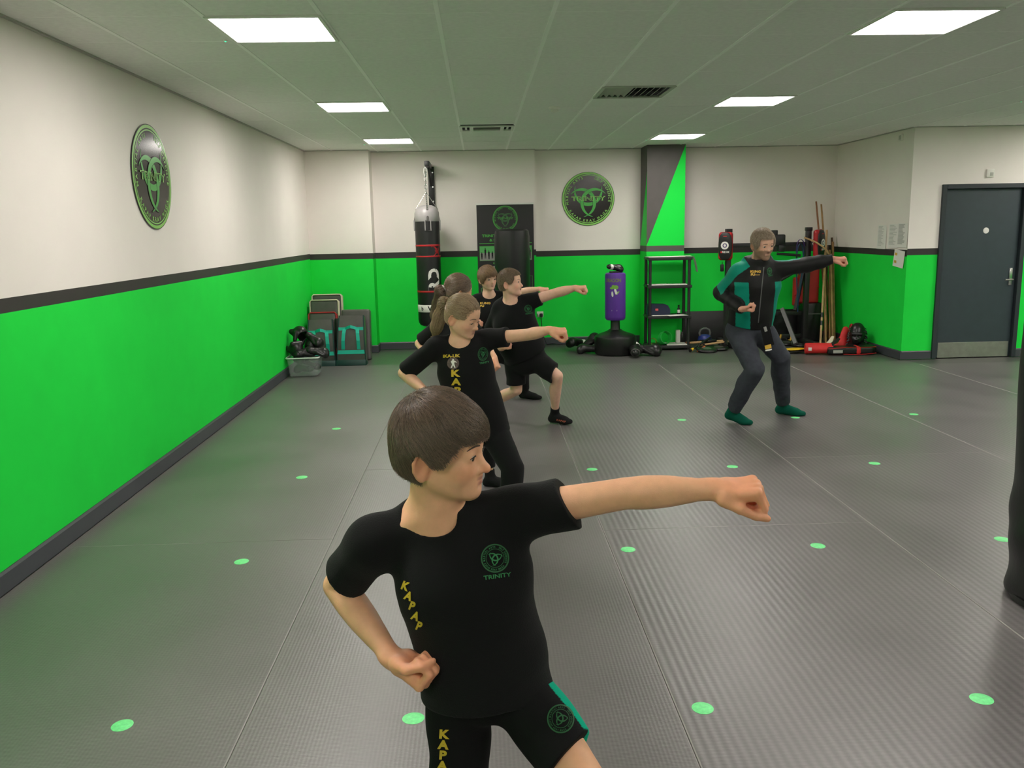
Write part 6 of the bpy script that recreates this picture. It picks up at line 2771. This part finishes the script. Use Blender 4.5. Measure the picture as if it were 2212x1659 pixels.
def paint_mask(o, V, F, mask, c0, c1):
    """two-colour panel with a clean seam, stored per vertex"""
    mask = mask.astype(float)
    n = len(V)
    for _ in range(3):
        acc, cnt = np.zeros(n), np.zeros(n)
        for q in range(4):
            a_, b2 = F[:, q], F[:, (q + 1) % 4]
            acc += np.bincount(a_, weights=mask[b2], minlength=n) + np.bincount(b2, weights=mask[a_], minlength=n)
            cnt += np.bincount(a_, minlength=n) + np.bincount(b2, minlength=n)
        mask = .4 * mask + .6 * acc / np.maximum(cnt, 1)
    mask = np.clip((mask - .38) / .24, 0, 1)[:, None]
    hc = A3(c0) * (1 - mask) + A3(c1) * mask
    ca_ = o.data.color_attributes.new('Col', 'FLOAT_COLOR', 'POINT')
    ca_.data.foreach_set('color', np.c_[hc, np.ones(n)].astype(np.float32).ravel())


# prints on the nearest boy
bA, bH = bvh_of(sv, sf), bvh_of(hv, hf)
emblem_prints(bA, 1069, 1206, 1.58, .027, bodyA, oA, -.12)
word_column(bA, 'KAPAP', 876, 1265, 21.5, 1.58, .015, bodyA, oA, rot=-.35, dx=7.5, sx=.9)
emblem_prints(bH, 1211, 1553, 1.5, .026, bodyA, oA, -.5, line=False, m1='print_dim', m2='print_dim')
word_column(bH, 'KAPAP', 959, 1585, 22.5, 1.6, .0155, bodyA, oA, rot=-.05, dx=-1.0)
axisA = A3(A['hip'][0])


def teal_side(C):
    h, kn_ = A3(A['hip'][0]), A3(A['knee'][0])
    d = unit(kn_ - h)
    side = unit(np.cross(d, A3((0, -1, .15))))
    side = side if side[0] > 0 else -side
    bk_ = A3((0, 1, -.2))
    bk_ = unit(bk_ - d * (bk_ @ d))
    side = unit(side + .62 * bk_)
    q = C - h
    t = q @ d
    r = q - t[:, None] * d
    nr = np.linalg.norm(r, axis=1) + 1e-9
    return ((r @ side) / nr > .62) & (t > -.085) & (t < .160)


paint_mask(shortA, hv, hf, teal_side(hv), (.0085, .0085, .009), (.0, .42, .26))

# ---- girl with the fair ponytail
SK2 = (.76, .44, .29)
B = dict(label='person looking down in long black tee with yellow IKA-UK letters, second from the camera', k=.80, vox=.0042, org=tuple(A3(at(1030, 940, 4.2)) * A3((1, 1, 0))),
         head=at(1001, 684, 4.13), head_rot=(60, -20, 4), head_k=.95, low=.90, skin=SK2,
         neck=at(999, 738, 4.17), chest=at(1006, 800, 4.17), waist=at(1022, 862, 4.17), pelvis=at(1036, 908, 4.18), hem=at(1046, 940, 4.18),
         front=(-.34, -.93, .10), sh=[at(1056, 731, 4.20), at(941, 752, 4.18)], slv=.050,
         el=[at(1140, 723, 4.12), at(872, 806, 4.28)], wr=[at(1188, 713, 4.06), at(925, 850, 4.12)], kn=[at(1226, 716, 4.04), at(950, 858, 4.08)],
         dorsal=[(.05, -.35, 1), (-.2, .2, -1)], loose=(0, 0),
         chest_r=(.130, .100), waist_r=(.118, .095), hip_r=(.135, .112), neck_r=.046,
         hip=[at(1062, 925, 4.17), at(1015, 925, 4.20)], knee=[at(1108, 1010, 4.02), at(985, 1030, 4.35)],
         ank=None, toe=None, hand_k=.80, arm_r=.95, leg_r=.95,
         face=dict(lid=.0020, lidz=-.0055, look=(0, 0, -.5), nose=.92, lip=(.45, .18, .17)),
         hair=dict(kind='pony', vol=.007, side=-.0, nape=-.075, c0=(.20, .125, .07), c1=(.50, .36, .21), n=6000, rad=.0006, len=.10, tie=(0, -.105, .030), label='fair hair pulled back',
                   lift=.0015, tol=.003, clump=.05, tie_mat='tie_brown'), hair_vox=.004, seed=4)
kx = B['knee'][0]
B['ank'] = [A3((kx[0] - .045, kx[1] + .06, .055)), A3((B['knee'][1][0] - .12, 4.55, .055))]
B['toe'] = [B['ank'][0] + A3((.075, -.125, -.035)), B['ank'][1] + A3((.10, -.10, -.035))]
HBl = HLoc(B['head'], frame(*B['head_rot']), B['head_k'])
tb = HBl.p(0, -.108, .034)
B['hair']['tail'] = ([tb, HBl.p(0, -.128, .026), at(950, 684, 4.2), at(943, 706, 4.2), at(940, 724, 4.2)], [.013, .022, .026, .022, .008])
bodyB, HB, GB = person(B)
oB = A3(B['org'])
shirtB, v_, f_ = wear('tee_shirt', tee(B, .80, .0042, neck_r=.052, sleeve=(.48, .86), flare=.012, amp=.004, seed=5, sl_tilt=(None, (.3, 0, 0))), .0042, 'tee', bodyB, oB, 'long black tee with yellow lettering')
bB = bvh_of(v_, f_)
emblem_prints(bB, 1043, 765, 4.1, .033, bodyB, oB, -.10, .74)
print_at('lettering', bB, 975, 769, 4.1, 1, [(0, put_text('IKA-UK', .0145, 0, -.007, 1.2, .04))], 'gold', bodyB, oB, .03)
print_at('print_disc', bB, 979, 785, 4.1, .029, [(0, disc2d(1, 24))], 'disc_brown', bodyB, oB)
print_at('print_figure', bB, 979, 785, 4.1, .024, [(2, ([(-.45, -.9), (-.2, -.9), (0, -.3), (.3, -.9), (.5, -.85), (.25, -.1), (.3, .3), (.7, .1), (.72, .25), (.3, .55), (.15, .55), (.2, .85), (-.1, .9), (-.15, .6), (-.4, .4), (-.3, .0), (-.15, -.1)], [tuple(range(17))]))], 'print_white', bodyB, oB)
word_column(bB, 'KAPAP', 983, 806, 18.5, 4.1, .030, bodyB, oB, dx=2.5, sx=1.35)
wear('leggings', legwear(B, (1.85, 1.85), .3, 0, .045, .003, 6, .008), .0045, 'tee', bodyB, oB, 'black leggings')
for i in (0, 1):
    wear('sock', sock(B, i, .12), .006, 'sock_black', bodyB, oB)
m = MB()
w_ = A3(B['wr'][1])
m.prism([(-.02, -.015), (.03, -.02), (.035, .02), (0, .045), (-.025, .02)], Vector(at(912, 838, 4.0) - oB), Vector(CR), Vector(CU), Vector(-CF), .004) if False else None

# ---- girl with the dark ponytail, mostly hidden
C_ = dict(label='person with white hair band, mostly hidden behind the one in the IKA-UK tee', k=.80, vox=.0055, org=tuple(A3(at(1000, 850, 5.65)) * A3((1, 1, 0))),
          head=at(992, 629, 5.60), head_rot=(112, -8, 3), head_k=.98, low=.90, skin=SK2,
          neck=at(984, 676, 5.64), chest=at(990, 726, 5.64), waist=at(1000, 770, 5.64), pelvis=at(1008, 806, 5.65), hem=at(1010, 826, 5.65),
          front=(-.2, -.97, .05), sh=[at(1015, 704, 5.66), at(946, 706, 5.64)],
          el=[at(1046, 742, 5.60), at(905, 742, 5.75)], wr=[at(1068, 772, 5.52), at(935, 775, 5.6)], kn=[at(1078, 796, 5.48), at(952, 778, 5.56)],
          dorsal=[(.9, -.3, .4), (-.2, .2, -1)], loose=(0, 0),
          chest_r=(.120, .095), waist_r=(.110, .09), hip_r=(.125, .105), neck_r=.046,
          hip=[at(1026, 815, 5.64), at(992, 815, 5.66)], knee=[at(1045, 870, 5.5), at(975, 880, 5.8)],
          ank=None, toe=None, hand_k=.80, arm_r=.95, leg_r=.90,
          face=dict(lid=.004, nose=.92),
          hair=dict(kind='pony', vol=.009, side=-.01, nape=-.075, c0=(.085, .052, .032), c1=(.26, .175, .115), n=4500, rad=.0008, len=.10, tie=(0, -.105, .010), label='brown hair pulled back',
                    lift=.0015, tol=.004, clump=.08), hair_vox=.005, seed=8)
kx = C_['knee'][0]
C_['ank'] = [A3((kx[0] + .03, kx[1] + .04, .055)), A3((C_['knee'][1][0] - .10, 5.98, .055))]
C_['toe'] = [C_['ank'][0] + A3((.13, -.06, -.035)), C_['ank'][1] + A3((.10, -.10, -.035))]
HCl = HLoc(C_['head'], frame(*C_['head_rot']), C_['head_k'])
C_['hair']['tail'] = ([HCl.p(0, -.110, .012), HCl.p(0, -.132, -.004), at(947, 656, 5.60), at(943, 680, 5.62), at(946, 704, 5.62)], [.014, .026, .034, .034, .012])
bodyC, HC_, GC = person(C_)
oC = A3(C_['org'])
wear('tee_shirt', tee(C_, .80, .0055, neck_r=.052, sleeve=(.6, .8), flare=.012, amp=.004, seed=7), .0055, 'tee', bodyC, oC)
wear('leggings', legwear(C_, (1.85, 1.85), .3, 0, .045, .003, 9, .008), .006, 'tee', bodyC, oC)
for i in (0, 1):
    wear('sock', sock(C_, i, .12), .007, 'sock_black', bodyC, oC)

# ---- sturdy boy with cropped hair, arm out
E_ = dict(label='person in black shorts and ankle socks, arm stretched out towards the purple bag', k=.93, vox=.0060, org=tuple(A3(at(1140, 900, 7.3)) * A3((1, 1, 0))),
          head=at(1103, 611, 7.20), head_rot=(72, 6, -2), head_k=1.06, low=.95, skin=(.76, .45, .33),
          neck=at(1103, 652, 7.24), chest=at(1112, 697, 7.24), waist=at(1124, 738, 7.24), pelvis=at(1135, 768, 7.26), hem=at(1138, 766, 7.26),
          front=(-.05, -.98, .12), sh=[at(1147, 650, 7.24), at(1079, 668, 7.28)],
          el=[at(1200, 633, 7.18), at(1056, 722, 7.42)], wr=[at(1243, 622, 7.10), at(1083, 752, 7.10)], kn=[at(1268, 620, 7.06), at(1112, 752, 7.02)],
          dorsal=[(.0, -.3, 1), (-.2, .1, -1)], loose=(0, 0),
          chest_r=(.172, .135), waist_r=(.175, .140), hip_r=(.175, .140), neck_r=.056,
          hip=[at(1153, 776, 7.24), at(1113, 782, 7.30)], knee=[at(1204, 812, 7.14), at(1116, 842, 7.30)],
          ank=[at(1198, 896, 7.36), at(1050, 876, 7.62)], toe=[at(1231, 911, 7.28), at(1085, 885, 7.5)], hand_k=.92, arm_r=1.12, leg_r=1.0,
          face=dict(lid=.004, nose=1.0, mouth=.008, wide=1.06, jaw=.003),
          hair=dict(kind='bowl', vol=.007, fringe=.046, side=-.016, nape=-.066, c0=(.15, .10, .064), c1=(.36, .26, .17), n=7000, rad=.0005, len=.020,
                    crown=(.0, -.05, .112), droop=.0, jit=.08, cutdepth=.082, label='cropped brown hair', lift=.003, tol=.003), hair_vox=.005, seed=11)
bodyE, HE, GE = person(E_)
oE = A3(E_['org'])
shE, v_, f_ = wear('tee_shirt', tee(E_, .93, .006, neck_r=.062, sleeve=(.40, .8), flare=.014, amp=.005, seed=13), .006, 'tee', bodyE, oE, 'black tee with club emblem')
bE = bvh_of(v_, f_)
emblem_prints(bE, 1141, 667, 7.1, .033, bodyE, oE, -.1)
wear('shorts', legwear(E_, (.86, .80), .2, .010, None, .005, 14, .012, tilt=((.3, 0, .2), (0, 0, -.3))), .0065, 'tee', bodyE, oE, 'black shorts')
for i in (0, 1):
    o, v_, f_ = wear('sock', sock(E_, i, .20), .006, 'sock_black', bodyE, oE)
    if i == 0:
        print_at('sock_lettering', bvh_of(v_, f_), 1212, 909, 7.25, 1, [(0, put_text('KAPAP', .016, 0, -.008, 1.2, .03))], 'print_red', bodyE, oE, -.22)

# ---- boy with the long fringe at the back
D_ = dict(label='person in black tee at the back of the row, standing before the roller banner', k=.88, vox=.0062, org=tuple(A3(at(1090, 850, 8.4)) * A3((1, 1, 0))),
          head=at(1054, 602, 8.36), head_rot=(30, -4, 3), head_k=1.02, low=.95, skin=(.74, .45, .33),
          neck=at(1056, 638, 8.40), chest=at(1060, 678, 8.40), waist=at(1068, 722, 8.40), pelvis=at(1076, 755, 8.42), hem=at(1077, 764, 8.42),
          front=(.05, -.99, .08), sh=[at(1088, 640, 8.42), at(1029, 650, 8.42)],
          el=[at(1128, 630, 8.38), at(1012, 688, 8.55)], wr=[at(1166, 624, 8.34), at(1026, 704, 8.30)], kn=[at(1190, 625, 8.30), at(1046, 703, 8.22)],
          dorsal=[(.0, -.3, 1), (-.2, .1, -1)], loose=(0, 0),
          chest_r=(.145, .105), waist_r=(.128, .095), hip_r=(.140, .11), neck_r=.050,
          hip=[at(1090, 765, 8.40), at(1063, 765, 8.44)], knee=[at(1128, 795, 8.34), at(1050, 800, 8.6)],
          ank=[at(1133, 846, 8.50), at(1020, 845, 8.9)], toe=[at(1166, 859, 8.44), at(1045, 852, 8.8)], hand_k=.88, arm_r=1.0, leg_r=.95,
          face=dict(lid=.0052, nose=1.0, browmat=None),
          hair=dict(kind='mop', vol=.018, fringe=.020, side=-.040, nape=-.070, c0=(.12, .066, .032), c1=(.36, .22, .115), n=7000, rad=.0008, len=.075, droop=.2, jit=.06, clump=.15,
                    crown=(.03, -.04, .112), sweep=(-.35, 0, 0), ftilt=.22, label='golden brown hair with a long fringe', lift=.003, tol=.006), hair_vox=.005, seed=15)
bodyD, HD, GD = person(D_)
oD = A3(D_['org'])
shD, v_, f_ = wear('tee_shirt', tee(D_, .88, .0062, neck_r=.058, sleeve=(.45, .75), flare=.012, amp=.004, seed=16), .0062, 'tee', bodyD, oD, 'black tee with small yellow lettering')
bD = bvh_of(v_, f_)
print_at('lettering', bD, 1046, 657, 8.3, 1, [(0, put_text('KUNG', .019, .01, 0, 1.3, .04)), (0, put_text('FU', .018, -.02, -.027, 1.3, .04))], 'gold2', bodyD, oD)
wear('trousers', legwear(D_, (1.88, 1.88), .3, 0, .055, .004, 17, .014), .0068, 'tee', bodyD, oD, 'black trousers')
for i in (0, 1):
    wear('sock', sock(D_, i, .16), .0065, 'sock_black', bodyD, oD)

# ---- the man
T_ = dict(label='person in black and teal hooded top, slate joggers and green socks, punching to the right', k=1.0, vox=.0062, org=tuple(A3(at(1640, 905, 7.25)) * A3((1, 1, 0))),
          head=at(1648, 527, 6.98), head_rot=(16, -14, 5), head_k=1.06, low=1.02, skin=(.68, .39, .28),
          neck=at(1637, 573, 7.06), chest=at(1632, 615, 7.08), waist=at(1626, 662, 7.10), pelvis=at(1618, 702, 7.14), hem=at(1618, 700, 7.14),
          front=(-.05, -.98, .10), sh=[at(1684, 581, 7.08), at(1592, 589, 7.10)],
          el=[at(1742, 571, 7.04), at(1557, 633, 7.26)], wr=[at(1800, 560, 6.98), at(1603, 668, 6.90)], kn=[at(1828, 558, 6.94), at(1632, 671, 6.84)],
          dorsal=[(.05, -.3, 1), (-.15, .2, -1)], loose=(0, 0),
          chest_r=(.190, .135), waist_r=(.172, .125), hip_r=(.178, .13), neck_r=.060, neckdrop=.025,
          hip=[at(1642, 712, 7.14), at(1594, 714, 7.16)], knee=[at(1686, 772, 7.16), at(1630, 798, 6.92)],
          ank=[at(1691, 876, 7.46), at(1582, 888, 7.18)], toe=[at(1735, 894, 7.38), at(1620, 913, 7.08)], hand_k=1.0, arm_r=1.0, leg_r=.98,
          face=dict(lid=.0036, lidz=-.002, nose=1.1, beard=(.24, .145, .10), wide=1.02, jaw=.006, browz=-.001, lip=(.40, .20, .17)),
          hair=dict(kind='bowl', vol=.009, fringe=.057, side=-.030, nape=-.062, cutdepth=.080, c0=(.20, .145, .10), c1=(.60, .48, .35), n=9000, rad=.0006, len=.040, droop=.0, jit=.07, clump=.14,
                    crown=(.0, -.06, .108), label='short greying hair', lift=.004, tol=.005), hair_vox=.005, seed=21)
bodyT, HT, GT = person(T_)
oT = A3(T_['org'])


def hood(t):
    for i in (0, 1):
        e, w = A3(T_['el'][i]), A3(T_['wr'][i])
        s = A3(T_['sh'][i])
        sl = Grp()
        sl.u(Cone(s * .4 + e * .6, e, .060, .058))
        sl.u(Cone(e, e * .45 + w * .55, .059, .052), .03)
        sl.u(Cone(e * .45 + w * .55, w + (w - e) * .15, .052, .036), .02)
        sl.i(Half(w - (w - e) * .02, unit(w - e)), .003)
        t.u(sl, .02)
    n0 = A3(T_['neck'])
    nd = unit(A3(T_['head']) - n0)
    t.u(Cone(n0 - nd * .02, n0 + nd * .035 - A3(T_['front']) * -.02, .080, .073), .02)
    b2 = -A3(T_['front'])
    ax = T_['axis']
    for s_ in (-1, 1):
        t.u(Cone(n0 + b2 * .080 + A3((0, 0, .062)), n0 + ax * s_ * .085 + b2 * .03 + A3((0, 0, .045)), .042, .030), .03)
        t.u(Cone(n0 + ax * s_ * .085 + b2 * .03 + A3((0, 0, .045)), n0 + ax * s_ * .03 - b2 * .085 + A3((0, 0, -.045)), .026, .018), .03)


top = tee(T_, 1.0, .0050, neck_r=.060, sleeve=(1.0, 1.0), flare=.004, extra=hood, amp=.007, seed=23)
shT, v_, f_ = wear('hooded_top', top, .0050, 'hoodie', bodyT, oT, 'black hooded top with teal shoulder and side panels')


def teal_zone(P):
    out = np.zeros(len(P), bool)
    n0, ax, ft = A3(T_['neck']), T_['axis'], A3(T_['front'])
    for i in (0, 1):
        s, e = A3(T_['sh'][i]), A3(T_['el'][i])
        sg = 1 if i == 0 else -1
        # yoke: from beside the collar over the shoulder and down the outer upper arm
        st_ = n0 + (s - n0) * .45 + A3((0, 0, .03))
        for a, b2, lo_, lim in ((st_, s, -.02, 1.25), (s, e, -.35, .80)):
            d = b2 - a
            t = ((P - a) @ d) / (d @ d)
            r = P - a - np.clip(t, 0, 1)[:, None] * d
            nr = np.linalg.norm(r, axis=1) + 1e-9
            if i == 1:
                o_ = unit(A3((-.75, .15, .65)))
                lim2 = -.1
            else:
                o_ = unit(A3((.0, .45, .9)))
                lim2 = .55
            out |= (t > lo_) & (t < lim) & ((r @ o_) / nr > lim2) & (nr < .10)
    # side panels
    u = (P - A3(T_['waist'])) @ ax
    z = P[:, 2]
    zt = A3(T_['chest'])[2] + .03
    zb = A3(T_['hem'])[2]
    f = np.clip((zt - z) / (zt - zb), 0, 1)
    arm = np.zeros(len(P), bool)
    for i in (0, 1):
        for a, b2 in ((T_['sh'][i], T_['el'][i]), (T_['el'][i], T_['wr'][i])):
            a, b2 = A3(a), A3(b2)
            d = b2 - a
            t = np.clip(((P - a) @ d) / (d @ d), 0, 1)
            arm |= np.linalg.norm(P - a - t[:, None] * d, axis=1) < .068
    ce = .02
    out |= (~arm) & (z < zt) & (((u < -.066 + .012 * f) & (u > -.165)) | ((u > .155 - .01 * f) & (u < .25))) & (((P - A3(T_['waist'])) @ ft) > -.03)
    return out


paint_mask(shT, v_, f_, teal_zone(v_), (.010, .010, .010), (.0, .24, .165))
bT = bvh_of(v_, f_)
print_at('lettering', bT, 1632, 589, 6.9, 1, [(0, put_text('KUNG', .0175, 0, 0, 1.15, .06)), (0, put_text('FU', .0175, -.020, -.024, 1.15, .06)), (0, put_text('KAPAP', .008, .016, -.022, 1.1, .02))], 'gold2', bodyT, oT)
emblem_prints(bT, 1662, 586, 6.9, .030, bodyT, oT, 0, .62, m2='print_mid')
m = MB()
q0, q1 = at(1645, 571, 6.95), at(1632, 690, 6.95)
pts = []
for i in range(15):
    px, py = 1650 - 12 * i / 14, 577 + 120 * i / 14
    w = Vector(VIEW(px, py))
    h = bT.ray_cast(Vector(at(px, py, 6.6)), w, 1.0)
    if h[0] is not None:
        pts.append(Vector(A3(h[0]) - oT) - w * .001)
m.tube(pts, .004, 6)
m.build('zip', 'grey_metal', bodyT)
wear('joggers', legwear(T_, (1.93, 1.93), .2, 0, .058, .006, 24, .022), .0068, 'jogger', bodyT, oT, 'slate grey joggers')
for i in (0, 1):
    wear('sock', sock(T_, i, .17), .006, 'sock_green', bodyT, oT, 'dark green sock')
m = MB()
b0 = [at(1648, 700, 6.93), at(1653, 722, 6.90), at(1657, 742, 6.90), at(1660, 757, 6.91)]
b1 = [at(1652, 700, 6.93), at(1658, 716, 6.91), at(1662, 732, 6.91), at(1666, 746, 6.92)]
m.tube([Vector(p - oT) for p in b0], [.030, .028, .027, .026], 4, flat=(.15, tuple(-CF)))
m.tube([Vector(p - oT) + Vector((.0, -.008, 0)) for p in b1], [.028, .026, .025, .024], 4, flat=(.15, tuple(-CF)))
belt = m.build('belt', 'tee', bodyT, label='black belt ends hanging at the front')
for (p0, p1, mm, nm) in ((at(1658.5, 745, 6.892), at(1660, 753, 6.892), 'gold2', 'gold_label'), (at(1660, 754.5, 6.892), at(1660.5, 757.5, 6.892), 'print_white', 'white_tip'), (at(1652, 706, 6.90), at(1655, 716, 6.90), 'photo_grey', 'pale_mark')):
    m = MB()
    m.tube([Vector(p0 - oT), Vector(p1 - oT)], .027 if nm != 'pale_mark' else .012, 4, flat=(.3, tuple(-CF)))
    m.build(nm, mm, belt)
